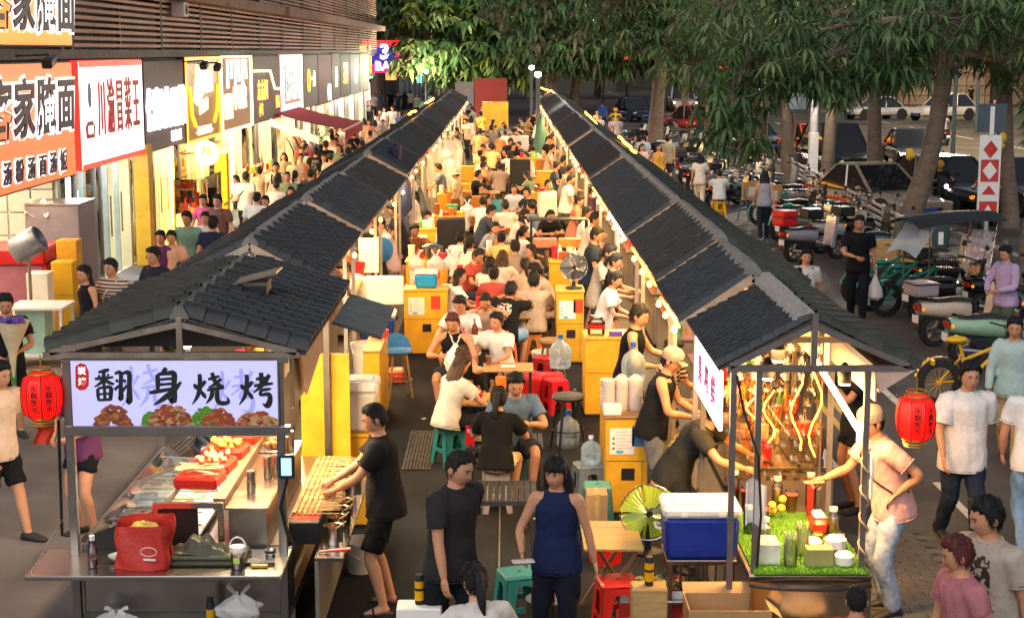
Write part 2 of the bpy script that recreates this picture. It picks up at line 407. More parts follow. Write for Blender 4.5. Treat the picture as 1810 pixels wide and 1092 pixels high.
def body_geo(pose,sex='m',top='T',bot='S',hair='s',shoe='s',lod=1,build=1.,seed=0):
 """all meshes of one figure in its own frame: feet at z=0, facing -y"""
 p=dict(pel=(0,0,.93),lean=4.,side=0.,twist=0.,hy=0.,hp=6.,hr=0.,LH=(.24,-.03,.80),RH=(-.24,-.03,.80),
 LF=(.10,0.),RF=(-.10,.03),lz=.075,rz=.075,curl=.5,le=(.6,.8,-.2),re=(-.6,.8,-.2),lk=(.15,-1,.1),rk=(-.15,-1,.1))
 p.update(pose);f_=1 if sex=='f' else 0
 vox={0:.015,1:.022,2:.034}[lod];nr={0:16,1:12,2:8}[lod];bw=build
 pel=V3(*p['pel']);L1,L2=R(p['lean'])*.7,R(p['lean'])*1.25;sd_=R(p['side'])
 Rz=rotz(R(p['twist']))
 d1=nrm(V3(sin(sd_),-sin(L1),cos(L1)));d2=nrm(V3(sin(sd_),-sin(L2),cos(L2)))
 X0=V3(1,0,0);X2=Rz@X0
 def sp(h):
  c=pel+d1*min(h,.2)+d2*max(h-.2,0);d=d1 if h<.12 else(d2 if h>.28 else nrm(d1+d2))
  k=np.clip(h/.45,0,1);x=nrm(X0*(1-k)+X2*k);x=nrm(x-d*np.dot(x,d));return c,x,np.cross(d,x)
 shw=.175-.022*f_;hipw=.165+.006*f_;waw=.138-.018*f_
 tr=[(-.11,.09,.085),(-.05,hipw-.01,.115),(.04,hipw,.118),(.17,waw,.098),(.29,.150-.01*f_,.108+.008*f_),(.39,.168-.014*f_,.112),(.455,shw-.01,.098),(.495,.115,.078),(.52,.062,.060),(.60,.052-.005*f_,.054)]
 g=G3();rs=[]
 for h,a,b in tr:c,x,y=sp(h);rs.append((c,x,y,a*bw if h<.48 else a,b*bw if h<.48 else b))
 g.rings(rs,nr+4)
 ctr,xx,yy=sp(.45);S_={};H_={}
 for k,sg in(('L',1),('R',-1)):
  S_[k]=ctr+xx*sg*(shw+.012)*(bw*.4+.6);hp_=pel+X0*sg*.088-d1*.02;H_[k]=hp_
 arms={};legs={}
 for k,sg in(('L',1),('R',-1)):
  e,wv=ik(S_[k],V3(*p[k+'H']),.285,.25,V3(*p[k.lower()+'e']));arms[k]=(S_[k],e,wv)
  fx,fy=p[k+'F'];an=V3(fx,fy,p[k.lower()+'z']);kn,an=ik(H_[k],an,.435,.43,V3(*p[k.lower()+'k']));legs[k]=(H_[k],kn,an)
 am=.92 if f_ else 1.0
 for k,sg in(('L',1),('R',-1)):
  s_,e,wv=arms[k]
  P_,r_=fine([s_-xx*sg*.035,s_,s_*.5+e*.5,e,e*.55+wv*.45,wv],[.05*am,.056*am*bw,.047*am*bw,.040*am,.039*am,.025*am],3)
  g.limb(P_,r_,nr)
  h_,kn,an=legs[k]
  P_,r_=fine([h_+V3(0,0,.05),h_*.7+kn*.3,kn,kn*.68+an*.32,an],[.085,.083*bw,.055,.056,.036],3)
  g.limb(P_,r_,nr)
  fd=V3(*p.get(k.lower()+'fd',(sg*.25,-1,0)));fd=nrm(fd)
  g.limb([an-fd*.045+V3(0,0,-.045),an+V3(0,0,-.03),an+fd*.09+V3(0,0,-.05),an+fd*.165+V3(0,0,-.06)],[.03,.04,.034,.018],nr,0,ref=np.cross(fd,V3(0,0,1)))
 co,F=remesh(g,vox,3 if lod else 5)
 B=G3();B.add(co,F,0)
 # head
 nkc,nx,ny=sp(.565);hd=nrm(d2+V3(0,0,.6))
 Hm=rotz(R(p['twist']+p['hy']))@roty(R(p['hr']))@rotx(R(p['hp']));hc=nkc+hd*.088+Hm@V3(0,-.016,.0)
 nu,nv={0:(40,30),1:(26,18),2:(14,10)}[lod]
 hs_=1.0 if sex=='m' else.96
 tf=lambda q:(q*hs_)@Hm.T+hc
 q,f=head_grid(nu,nv,None,f_);B.add(tf(q),f,0)
 if lod<2:
  for sg in(1,-1):
   t=np.arange(8)*2*pi/8;ear=np.stack([np.full(8,sg*.080),.016+.015*np.cos(t),-.004+.028*np.sin(t)],-1)
   ear2=ear+np.array([sg*.010,.010,0]);B.add(tf(np.vstack([ear,ear2,[[sg*.078,.016,0],[sg*.086,.028,0]]])),
 [(i,(i+1)%8,8+(i+1)%8,8+i)for i in range(8)]+[(17,8+i,8+(i+1)%8)for i in range(8)],0)
  for sg in(1,-1):
   for args,mi,o in(((sg*.031,.009,.0150,.0058),1,.0022),((sg*.030,.009,.0062,.0056),2,.0034),((sg*.031,.0145,.0165,.0022),2,.0034),((sg*.031,.031,.0200,.0036),3,.0025)):
    a,b=patch(*args,out=o,rot=(-sg*.12 if mi==3 else 0));B.add(tf(a),b,mi)
  a,b=patch(0,-.064,.0215,.0062,out=.002);B.add(tf(a),b,4)
 for k,sg in(('L',1),('R',-1)):
  s_,e,wv=arms[k]
  if lod<2:hand(B,wv,nrm(wv-e),V3(*p.get(k.lower()+'p',(-sg*.9,-.1,0))),sg,0,p['curl'],.95 if not f_ else.86)
  else:d=nrm(wv-e);B.limb([wv-d*.02,wv+d*.05,wv+d*.13],[.026,.036,.016],6)
 out={'body':B.arr()}
 # ---- clothing
 g=G3();sleeve={'T':.62,'K':0,'L':1.95,'D':.0,'O':.75,'E':.5}[top];loose={'T':.028,'K':.026,'L':.028,'D':.024,'O':.045,'E':.02}[top]
 if f_ and top in 'T':loose=.02
 hem={'T':-.13,'K':-.12,'L':-.12,'D':-.10,'O':-.19,'E':-.10}[top]
 if pel[2]<.75:hem=max(hem,-.075)
 rs=[];lst=[(hem,hipw+loose*.9+.012,.140+loose),(hem*.4,hipw+loose+.006,.138+loose),(.08,hipw-.012+loose,.118+loose),(.18,waw+.014+loose,.104+loose),(.29,.150+loose*.8,.112+loose*.9),(.39,.166-.014*f_+loose*.6,.112+loose*.8),(.45,shw+(.030 if top not in 'KD' else-.018),.100+loose*.5),(.482,shw-.02 if top not in 'KD' else.118,.088),(.508,.098,.078),(.525,.070,.066)]
 for h,a,b in lst:c,x,y=sp(h);rs.append((c,x,y,a*bw,b*bw))
 g.rings(rs,nr+6,p=2.2)
 if sleeve:
  for k,sg in(('L',1),('R',-1)):
   s_,e,wv=arms[k];q=.03 if top=='O' else.012
   if sleeve<1:en=s_+(e-s_)*sleeve;P_,r_=[s_-xx*sg*.06+yy*0,s_-xx*sg*.005,s_*.55+en*.45,en],[.078,.080*bw,.066+q,.062+q*1.2]
   else:P_,r_=fine([s_-xx*sg*.05,s_,e,e*.5+wv*.5,wv-(wv-e)*.04],[.065,.076*bw,.058,.054,.042],3)
   g.limb(P_,r_,nr)
 co,F=remesh(g,vox,3,{0:.0055,1:.005,2:.004}[lod],seed+3);T_=G3();T_.add(co,F)
 if lod<2: # ribbed collar and sleeve hems
  def ringtube(c,x,y,a,b,r):pts=[c+x*a*cos(i*pi/9)+y*b*sin(i*pi/9)for i in range(19)];T_.limb(pts,[r]*19,5)
  if top not in 'KD':c,x,y=sp(.517);ringtube(c,x,y,.080*bw,.074*bw,.008)
  if 0<sleeve<1:
   for k in 'LR':s_,e,wv=arms[k];d=nrm(e-s_);x=nrm(np.cross(d,V3(.3,.9,.1)));ringtube(s_+(e-s_)*sleeve*.985,x,np.cross(d,x),.063+q*1.2,.063+q*1.2,.006)
  c,x,y=sp(hem);ringtube(c,x,y,lst[0][1]*bw*.985,lst[0][2]*bw*.985,.006)
 out['top']=T_.arr()
 g=G3()
 if bot in 'SP':
  rs=[(*sp(h)[:3],a,b)for h,a,b in((-.10,.12,.11),(-.05,hipw+.012,.128),(.02,hipw+.008,.124),(.07,hipw-.016,.108))]
  g.rings([(c,x,y,a*bw,b*bw)for c,x,y,a,b in rs],nr+6)
  for k,sg in(('L',1),('R',-1)):
   h_,kn,an=legs[k];wd=p.get('wide',0.)
   if bot=='S':en=h_+(kn-h_)*(.92 if not f_ else.55);P_,r_=[h_+V3(0,0,.03),h_*.6+en*.4,en],[.088*bw,.098*bw,.094*bw]
   else:P_,r_=fine([h_+V3(0,0,.03),h_*.6+kn*.4,kn,kn*.5+an*.5,an+V3(0,0,-.02)],[.086*bw,.094*bw,.078+wd,.07+wd*1.5,.062+wd*2],3)
   g.limb(P_,r_,nr)
 elif bot in 'KN':
  # skirt or the skirt of a dress, over hips and thighs
  kn=(legs['L'][1]+legs['R'][1])/2;hh=pel-d1*.02;ln=1.15 if bot=='N' else.85
  e_=hh+(kn-hh)*ln;t=nrm(e_-hh);x=X0;y=nrm(np.cross(t,x))
  c,x2,y2=sp(.12)
  g.rings([(c,x2,y2,(waw+.02)*bw,.112*bw),(pel+d1*.02,X0,sp(0)[2],(hipw+.016)*bw,.135),(hh*.55+e_*.45,X0,-y,.20,.155),(e_,X0,-y,.225,.18)],nr+8)
 co,F=remesh(g,vox,2,{0:.009,1:.007,2:.004}[lod],seed+9);out['bottom']=(co,F,[0]*len(F))
 # ---- hair
 g=G3();kind=hair
 def offf(th,ph):
  z=.12*np.sin(ph);fr=np.cos(th)
  line=np.where(fr>0,.068*np.clip(fr,0,1)**.5 if kind!='f' else.030*np.clip(fr,0,1)**.5,0)+np.where(fr>.2,0,-.075*np.clip((.2-fr)/1.0,0,1)**.6)+np.where((fr>0)&(fr<.25),-.02,0)
  if kind=='b0':return np.full_like(z,-.01)
  th_={'c':.008,'w':.020}.get(kind,.017)*(.45+.55*np.clip((z+.03)/.09,0,1));nz_=np.where(fr>.3,.45,1);line=line+np.where(fr>0,.016,.006)+nz_*(.009*np.sin(th*11+seed)+.007*np.sin(th*23+1));k=sst(line-.010,line+.008,z)
  hi=np.clip((z+.02)/.1,0,1);bump_=(.005*np.sin(th*7+z*70+seed)+.005*np.sin(th*13-z*95)+hi*.008*np.sin(th*5+2*np.sin(z*40))+hi*.007*np.clip(fr,0,1))if kind!='c' else.002*np.sin(th*23+z*200)
  return-.010+k*(.010+th_+bump_+.008*np.clip(z/.12,0,1))
 q,f=head_grid(nu,nv,offf,f_);g.add(tf(q),f)
 if lod<2 and kind!='b0': # loose strands over the shell
  rs_=np.random.RandomState(seed+17);ns=1500 if lod==0 else 420;th=rs_.uniform(0,2*pi,ns);ph=np.arcsin(rs_.uniform(-.5,1,ns));o0=offf(th,ph);k=o0>.003;th,ph,o0=th[k],ph[k],o0[k];n=len(th);L_=rs_.uniform(.12,.42,n)*(.45 if kind=='c' else 1)*np.where(np.cos(th)>.15,.16,1)
  p0=head_pt(th,ph,o0-.002,f_);t2=th+rs_.normal(0,.10,n);p1=head_pt(t2,ph-L_*.5,o0+rs_.uniform(.001,.006,n),f_);p2=head_pt(t2+rs_.normal(0,.06,n),np.maximum(ph-L_,-1.2),np.maximum(o0+rs_.uniform(-.004,.010,n),.001),f_)
  sd_2=np.cross(p1-p0,p0);sd_2=sd_2/(np.linalg.norm(sd_2,axis=1)[:,None]+1e-9)*(.0022 if lod==0 else.004)
  vv=np.concatenate([p0-sd_2,p0+sd_2,p1-sd_2,p1+sd_2,p2]);g.add(tf(vv),[(i,i+n,i+3*n,i+2*n)for i in range(n)]+[(i+2*n,i+3*n,i+4*n)for i in range(n)])
 if kind in 'lpbfw' and kind!='b0':
  if kind in 'lf': # long loose hair down the back and sides
   for sg,yb,zb in((0,.085,-.34),(1,.055,-.30),(-1,.055,-.30),(.55,.075,-.36),(-.55,.075,-.36)):
    pts=[V3(sg*.055,.045,.07),V3(sg*.078,yb*.8,-.02),V3(sg*.082,yb,-.13),V3(sg*.075,yb+.012,-.24),V3(sg*.06,yb+.01,zb)]
    pts=[np.asarray(a)for a in tf(np.array(pts))];P_,r_=fine(pts,[.035,.042,.045,.04,.012],3);g.limb(P_,r_,nr,flat=.6)
  if kind=='p':
   pts=tf(np.array([(0,.085,.045),(0,.125,.04),(.008,.145,-.04),(.012,.135,-.15),(0,.12,-.24)]));P_,r_=fine(list(pts),[.02,.028,.034,.03,.008],3);g.limb(P_,r_,nr)
  if kind=='b':
   c=tf(np.array([[0,.09,.085]]))[0];g.rings([(c+Hm@V3(0,0,z),Hm@V3(1,0,0),Hm@V3(0,1,0),r,r)for z,r in((-.045,.01),(-.03,.035),(0,.046),(.03,.036),(.045,.008))],nr)
 out['hair']=g.arr()
 if kind in('h',):
  pass
 if top in 'X':pass
 # ---- shoes
 for k,sg in(('L',1),('R',-1)):
  g=G3()
  h_,kn,an=legs[k];fd=nrm(V3(*p.get(k.lower()+'fd',(sg*.25,-1,0))));sx=np.cross(fd,V3(0,0,1));up=V3(0,0,1);z0=an[2]-.078
  def ring(t,a,zl,zh):c=V3(*(an+fd*t)[:2],z0+(zl+zh)/2);return(c,sx,up,a,(zh-zl)/2)
  if shoe=='s':g.rings([ring(-.075,.022,.012,.055),ring(-.06,.036,0,.075),ring(0,.041,0,.088),ring(.06,.045,0,.075),ring(.13,.048,0,.052),ring(.18,.036,.002,.038),ring(.195,.015,.008,.025)],nr,p=3)
  else:
   g.rings([ring(-.075,.02,0,.016),ring(-.06,.038,0,.02),ring(.03,.036,0,.02),ring(.13,.05,0,.02),ring(.185,.034,0,.018)],nr,p=3)
   c=V3(*(an+fd*.09)[:2],z0);g.limb([c+sx*.048+up*.01,c+sx*.035+up*.045,c+up*.06,c-sx*.035+up*.045,c-sx*.048+up*.01],[.012]*5,6,flat=.6)
  out['shoe'+k]=g.arr()
 out['head']=(hc,Hm);out['wrists']={k:(arms[k][2],nrm(arms[k][2]-arms[k][1]))for k in arms};out['sp']=(pel,d2,sp)
 return out
def geo_mesh(name,a,mats,smooth=True):
 v,f,m=a;me=bpy.data.meshes.new(name);me.from_pydata(np.asarray(v).tolist(),[],f)
 for mm in mats:me.materials.append(mm)
 if any(m):me.polygons.foreach_set('material_index',m)
 me.polygons.foreach_set('use_smooth',[True]*len(me.polygons));me.update();return me
_pcache={};NP=0
def person(label,loc,rz,pose,sex='m',top='T',tc='#222222',bot='S',bc='#222222',hair='s',hc='black',shoe='s',shc='#222222',skin=0,lod=1,height=1.70,
 build=1.,seed=0,group=None,cap=None,pose_name=None):
 if cap:hair='c' if hair in 's' else hair
 key=(pose_name or str(pose),sex,top,bot,hair,shoe,lod,round(build,2),seed)
 if key not in _pcache:
  g=body_geo(pose,sex,top,bot,hair,shoe,lod,build,seed)
  ms={'body':geo_mesh('body',g['body'],[SKIN[0],EYEW,EYED,BROW,LIPM])}
  for k,n_ in(('top','shirt'),('bottom','trousers'),('hair','hair'),('shoeL','shoe'),('shoeR','shoe')):ms[k]=geo_mesh(n_,g[k],[cloth('#888888')])
  _pcache[key]=(ms,g)
 ms,g=_pcache[key];s=height/1.70
 t=thing('person',label,'person',loc,R(rz),group);t.scale=(s,s,s)
 def part(n_,k,m_):
  o=link(n_,ms[k],t);sl=o.material_slots[0];sl.link='OBJECT';sl.material=m_;return o
 b=part('body','body',SKIN[skin])
 tn={'T':'t_shirt','K':'sleeveless_top','L':'long_sleeved_top','D':'dress_bodice','O':'loose_t_shirt','E':'blouse'}[top]
 part(tn,'top',cloth(tc));part({'S':'shorts','P':'trousers','K':'skirt','N':'dress_skirt'}[bot],'bottom',cloth(bc))
 part('hair','hair',HAIRM[hc]);[part('shoe' if shoe=='s' else 'flip_flop',k,plastic(shc,.6))for k in('shoeL','shoeR')]
 if cap:
  hc_,Hm=g['head'];M=Matrix.Translation(Vector(hc_))@Matrix([list(r)for r in Hm]).to_4x4();q=MB()
  q.lathe([(.096,.018),(.101,.05),(.096,.09),(.075,.122),(.038,.142),(.001,.146)],18,(0,.004,0),0,M,1,1.12)
  if cap[1]=='cap':
   q.grid(lambda u,v:((u-.5)*.15*(1-.25*v*v),-.078-.085*v*(1-(2*u-1)**2*.5),.045-.03*v-.02*(2*u-1)**2),8,4,0,M)
  elif cap[1]=='bucket':q.lathe([(.092,.045),(.150,.012),(.152,.008),(.09,.030)],18,(0,.004,0),0,M,1,1.12,cap=False)
  elif cap[1]=='helmet':q.ball((0,.004,.045),(.115,.13,.115),16,10,0,M)
  q.build('cap' if cap[1]!='helmet' else 'helmet',cloth(cap[0])if cap[1]!='helmet' else plastic(cap[0]),t)
 global NP;NP+=1
 if pose_name in('walk','walk2','stand','walkr')and NP%3==0 and lod>0: # worn shoulder bag
  pel,d2,sp=g['sp'];sg=1 if NP%2 else-1;pts=[]
  for h,xo,yo in((.08,sg*.19,.05),(.30,sg*.04,.15),(.50,-sg*.11,.05),(.50,-sg*.11,-.05),(.32,sg*.04,-.16),(.08,sg*.19,-.05)):
   c,x,y=sp(h);pts.append(tuple(c+x*xo+np.array([0,yo,0])))
  m_=cloth(('#2a2420','#6a4a34','#c8b8a0','#3a4048')[NP%4]);MB().tube(pts,.012,5).build('bag_strap',m_,t);c,x,y=sp(.02);MB().box(sg*.2-.04,sg*.2+.06,c[1]-.11,c[1]+.11,c[2]-.12,c[2]+.06,.03).build('shoulder_bag',m_,t)
 return t,g,s
# poses: hands, feet and pelvis in the figure's own frame (metres, facing -y, left hand at +x)
SIT=dict(pel=(0,.05,.54),lean=10,LF=(.13,-.36),RF=(-.13,-.34),LH=(.17,-.42,.70),RH=(-.15,-.40,.70),lk=(.2,-.6,1),rk=(-.2,-.6,1),le=(.8,.2,-.6),re=(-.8,.2,-.6))
POSES={
 'stand':dict(lean=2,LH=(.25,-.04,.82),RH=(-.25,-.02,.82)),
 'walk':dict(lean=6,LF=(.08,-.26),RF=(-.08,.28),rz=.12,LH=(.25,.14,.86),RH=(-.25,-.20,.88),rk=(0,-1,.2),rfd=(0,-1,-.25)),
 'walk2':dict(lean=5,LF=(.08,.24),RF=(-.08,-.22),lz=.12,RH=(-.25,.12,.86),LH=(.25,-.16,.88),lfd=(0,-1,-.25)),
 'work':dict(lean=14,hp=18,LH=(.14,-.42,1.03),RH=(-.14,-.40,1.05),le=(.8,.5,-.6),re=(-.8,.5,-.6)),
 'work2':dict(lean=8,hp=18,LH=(.20,-.40,1.12),RH=(-.10,-.34,1.06),twist=8,le=(.8,.5,-.6),re=(-.8,.5,-.6)),
 'grill':dict(lean=5,hp=18,hy=0,LH=(.10,-.40,1.02),RH=(-.06,-.42,1.06),le=(.9,.3,-.6),re=(-.9,.5,-.4),LF=(.13,-.02),RF=(-.14,.03)),
 'bend':dict(pel=(0,.06,.90),lean=34,hp=30,LH=(.22,-.58,1.02),RH=(-.16,-.60,1.0),le=(.9,.4,-.3),re=(-.9,.4,-.3)),
 'phone':dict(lean=4,hp=5,hy=-14,RH=(-.22,-.28,1.0),LH=(.30,.02,.84),LF=(.09,-.06),RF=(-.10,.08),le=(.9,.5,-.1)),
 'shoot':dict(lean=4,hp=5,RH=(-.10,-.36,1.38),LH=(.10,-.36,1.36),le=(.6,-.1,-.9),re=(-.6,-.1,-.9)),
 'hip':dict(lean=16,hp=12,RH=(-.20,-.50,1.06),LH=(.19,-.05,1.02),le=(.7,.8,.1),re=(-.6,.2,-.9),lp=(0,0,-1)),
 'hold':dict(lean=3,hp=14,LH=(.10,-.28,1.05),RH=(-.13,-.27,1.02),le=(.9,.3,-.7),re=(-.9,.3,-.7)),
 'belly':dict(lean=3,hp=4,hy=-10,RH=(-.05,-.26,1.06),LH=(.28,-.02,.80),LF=(.08,-.16),RF=(-.08,.16),re=(-.9,.3,-.6)),
 'lookl':dict(lean=5,hp=14,hy=-28,LF=(.08,-.2),RF=(-.08,.2),LH=(.26,.08,.84),RH=(-.25,-.12,.84)),
 'walkr':dict(lean=6,hp=14,hy=14,LF=(.08,-.24),RF=(-.08,.24),LH=(.26,.16,.86),RH=(-.25,-.18,.86),rk=(0,-1,.2)),
 'sit':SIT,'sit2':dict(SIT,lean=18,hp=24,LH=(.10,-.40,.80),RH=(-.12,-.42,.78)),
 'sit3':dict(SIT,lean=24,hp=24,LH=(.10,-.30,1.06),RH=(-.10,-.30,1.04)),
 'sit_face':dict(SIT,lean=20,hp=10,hy=10,LH=(.08,-.26,1.02),RH=(-.16,-.42,.72)),
 'sit_head':dict(SIT,lean=26,hp=40,LH=(.12,-.24,1.10),RH=(-.10,-.40,.78),le=(.6,-.5,-.8)),
 'sit_arm':dict(SIT,lean=14,hp=8,hy=25,LH=(.34,-.40,.82),RH=(-.24,-.34,.74)),
 'squat':dict(SIT,pel=(0,.05,.46),lean=20,hp=15),
 'scoot':dict(SIT,pel=(0,.1,.80),lean=8,LF=(.14,-.22),RF=(-.14,-.22),lz=.36,rz=.36,LH=(.27,-.36,1.08),RH=(-.27,-.36,1.08)),
 }
def P(label,x,y,rz,pose,style,tc,bc,hair='s',**k):
 """style: sex + top + bottom, e.g. 'mTS'"""
 lod=k.pop('lod',0 if y<16.5 else(1 if y<34 else 2));z=k.pop('z',0.)
 return person(label,(x,y,z),rz,POSES[pose],style[0],style[1],tc,style[2],bc,hair,lod=lod,pose_name=pose,**k)
# ------------------------------------------------------------------ ground
def ground_mat(key,col,scale,spot,rough=.75,bump=.3,spec=.3):
 m=mat(key,col,rough,var=.22,scale=scale,bump=bump,bscale=90,dirt=.5,spec=spec);nt=m.node_tree;n=nt.nodes;l=nt.links
 b=n['Principled BSDF'];lk=b.inputs['Base Color'].links[0].from_socket # fine aggregate speckle on top
 tc=n.new('ShaderNodeTexCoord');v=n.new('ShaderNodeTexVoronoi');v.inputs['Scale'].default_value=60;l.new(tc.outputs['Object'],v.inputs[0])
 big=n.new('ShaderNodeTexNoise');big.inputs['Scale'].default_value=.45;big.inputs['Detail'].default_value=4;l.new(tc.outputs['Object'],big.inputs[0])
 mr=n.new('ShaderNodeMapRange');mr.inputs['From Max'].default_value=.5;mr.inputs['To Min'].default_value=spot;mr.inputs['To Max'].default_value=.95;l.new(v.outputs['Distance'],mr.inputs[0])
 m2=n.new('ShaderNodeMapRange');m2.inputs['From Min'].default_value=.35;m2.inputs['From Max'].default_value=.65;m2.inputs['To Min'].default_value=.62;m2.inputs['To Max'].default_value=1.38;l.new(big.outputs[0],m2.inputs[0])
 mu=n.new('ShaderNodeMath');mu.operation='MULTIPLY';l.new(mr.outputs[0],mu.inputs[0]);l.new(m2.outputs[0],mu.inputs[1])
 vm=n.new('ShaderNodeVectorMath');vm.operation='SCALE';l.new(lk,vm.inputs[0]);l.new(mu.outputs[0],vm.inputs['Scale']);l.new(vm.outputs[0],b.inputs['Base Color'])
 return m
ASPH=ground_mat('asphalt',(.074,.067,.066),1.2,1.25)
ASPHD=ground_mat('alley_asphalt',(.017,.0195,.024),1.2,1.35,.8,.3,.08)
CONC=ground_mat('walkway_concrete',(.19,.165,.15),1.0,1.1)
q=MB();q.box(-400,400,-60,700,-.3,0);tag(q.build('ground',ASPH),kind='structure')
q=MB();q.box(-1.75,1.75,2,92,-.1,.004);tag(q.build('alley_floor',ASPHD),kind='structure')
q=MB();q.box(-6.1,-3.42,2,110,-.1,.0045);tag(q.build('walkway',ground_mat('walkway_asphalt',(.125,.105,.10),1.1,1.2)),kind='structure')
q=MB();q.box(-12,-6.1,16,110,-.1,.10,.01);tag(q.build('shop_pavement',CONC),kind='structure')
q=MB();q.box(11.2,34,-10,300,-.1,.004);road=tag(q.build('road',ground_mat('road_asphalt',(.075,.066,.05),.8,1.15)),kind='structure')
q=MB();q.box(11.0,11.2,26,200,-.1,.13,.015);tag(q.build('kerb',mat('kerb_stone',(.22,.2,.18),.8,var=.2)),kind='structure')
WHITEL=mat('road_paint',(.55,.53,.47),.7,var=.2,scale=20,dirt=.6);YELL=mat('road_paint_yellow',(.5,.36,.05),.7,var=.2,scale=20,dirt=.6)
def mark(x0,x1,y0,y1,m=WHITEL,par=None,nm='painted_line'):
 q=MB();q.box(x0,x1,y0,y1,.001,.008);return tag(q.build(nm,m,par,smooth=False),kind='structure')
for y in range(34,150,9):mark(17.0,17.15,y,y+4,par=road)
for y in range(34,150,9):mark(24.0,24.15,y+3,y+7,par=road)
mark(5.02,5.12,19.2,21.3);mark(4.50,4.58,14.9,16.2);mark(4.0,4.08,16.9,20.2,YELL);mark(4.2,4.28,16.9,20.2,YELL)
mark(8.6,8.7,30,60);
q=MB();q.box(-.072,-.06,11,16,.001,.0055);tag(q.build('expansion_joint',mat('joint',(.16,.15,.14),.8),smooth=False),kind='structure')
# small pavers beside the right-hand stall
pv=tag(MB().box(2.95,4.05,9.0,14.4,-.05,.006).build('paver_strip',mat('paver_bed',(.055,.05,.045),.9)),kind='structure')
pm=MB().box(0,.205,0,.098,0,.016,.006).mesh('paver',mat('paver_stone',(.080,.076,.074),.8,var=.25,scale=12,obj_var=.2,bump=.3))
k=0
for j in range(52):
 for i in range(5):
  if k<290:link('paver',pm,pv,(2.97+i*.212+(.1 if j%2 else 0)-(.1 if i==4 and j%2 else 0),9.05+j*.103,.003),(0,0,rnd.uniform(-.01,.01)));k+=1
# litter
q0=MB().box(-.035,.035,-.02,.02,0,.003)
ORD=('first','second','third','fourth','fifth','sixth','seventh','eighth','ninth','tenth','eleventh','twelfth','thirteenth','fourteenth')
for i in range(22):
 x,y=rnd.uniform(-1.2,1.2),11.5+i*.85
 if i>13:x,y=rnd.uniform(3.4,6.5),13+(i-14)*1.5
 lo=q0.build('litter_scrap',PAPER,None,(x,y,.007),(0,0,rnd.uniform(0,6)))
 lo.scale=(rnd.uniform(.3,1),rnd.uniform(.3,1),1);tag(lo,'small pale paper scrap on the %s, %s nearest the camera'%(('alley floor',ORD[i])if i<14 else('right walkway',ORD[i-14])),'litter','paper scraps on the ground')

# ------------------------------------------------------------------ building with shops on the left
XF,XS=-7.85,-7.42
SY=[20.0,27.45,32.65,36.9,41.4,46.6,52.5,58.4,63.,68.,71.5,76.,81.,86.5,93.]
CREAM=mat('cream_wall',(.62,.52,.36),.7,var=.08);DARKW=mat('dark_facade',(.035,.033,.035),.6,var=.25,dirt=.3)
LEDGE=mat('stained_concrete',(.24,.155,.12),.85,var=.3,scale=3,dirt=.7);SLAT=mat('brown_slat',(.42,.25,.19),.6,var=.2,scale=3,obj_var=.12,dirt=.3)
ALU=mat('aluminium',(.5,.5,.48),.35,.9,var=.1);MARB=mat('shop_floor_tile',(.55,.48,.38),.25,var=.1)
bld=thing('shop_building','low shop building with brown slatted upper storeys above lit signs','building',(XF,20,0))
def bx(name,m,x0,x1,y0,y1,z0,z1,c=0.,par=None,**k):
 return MB().box(x0-XF,x1-XF,y0-20,y1-20,z0,z1,c).build(name,m,par or bld,**k)
bx('rear_wall',CREAM,-12.2,-12,20,93,0,9);bx('upper_wall',DARKW,-9.6,-9.4,20,93,4.4,10.4)
bx('floor_slab',DARKW,-12,-7.62,20,93,3.05,3.25);bx('fascia',DARKW,-7.62,-7.5,18,93,4.36,4.52);bx('roof_slab',LEDGE,-12,-7.0,18,93,10.4,10.6)
bx('ledge',LEDGE,-9.4,-7.12,18,52,5.62,5.88,.02);bx('ledge',LEDGE,-9.4,-6.98,52.1,93,5.60,5.90,.02);bx('ledge',LEDGE,-9.4,-7.1,18,93,7.9,8.2,.02)
bx('upper_floor',DARKW,-9.4,-7.6,18,93,4.2,4.34)
posts=[20,27.8,35.0,39.5,44,49,54,59.5,65,70.5,76,82,87.5,93]
pm=MB().box(-.05,.05,-.09,.09,0,1.1).mesh('slat_post',DARKW)
for y in posts:
 for z in(4.52,5.9,6.95):link('slat_post',pm,bld,(.30,y-20,z))
for a,b in zip(posts[:-1],posts[1:]):
 sm=MB().box(-.02,.02,.1,b-a-.1,-.031,.031).mesh('slat',SLAT)
 for z0,n in((4.60,9),(6.0,14)):
  for i in range(n):
   if z0>5 and b<50:continue
   link('slat',sm,bld,(.33+rnd.uniform(-.006,.006),a-20,z0+i*.122+rnd.uniform(-.004,.004)))
bx('drain_pipe',ALU,-9.3,-9.2,33.3,33.42,4.3,5.6);bx('drain_pipe',ALU,-9.3,-9.2,38.3,38.42,4.3,5.6)
ac=MB().box(0,.3,-.25,.25,0,.32,.02).lathe([(.02,0),(.11,.0),(.11,.02),(.02,.02)],14,(0,0,0),1,Matrix.Translation((.30,0,.16))@Matrix.Rotation(R(90),4,'Y'))
one(ac,'wall_fan_unit',[PAPER,BLACKM],'small white extractor unit on the brown slats','fan unit',(-7.48,36.2,5.25))
shop_cols=[('#e8c9a0',26),('#cfe0e0',26),('#ffdf9a',60),('#ffd890',70),('#ffd98a',70),('#ffe0a8',60),('#ffc890',60),('#ffd9a0',60),('#ffe2b0',50),('#ffe2b0',50),('#e8f0ff',50),('#fff0d8',60),('#ffe0b8',60),('#fff0e0',60)]
LIGHTP={c:glow('shop_tube_'+c,c,5)for c,_ in shop_cols}
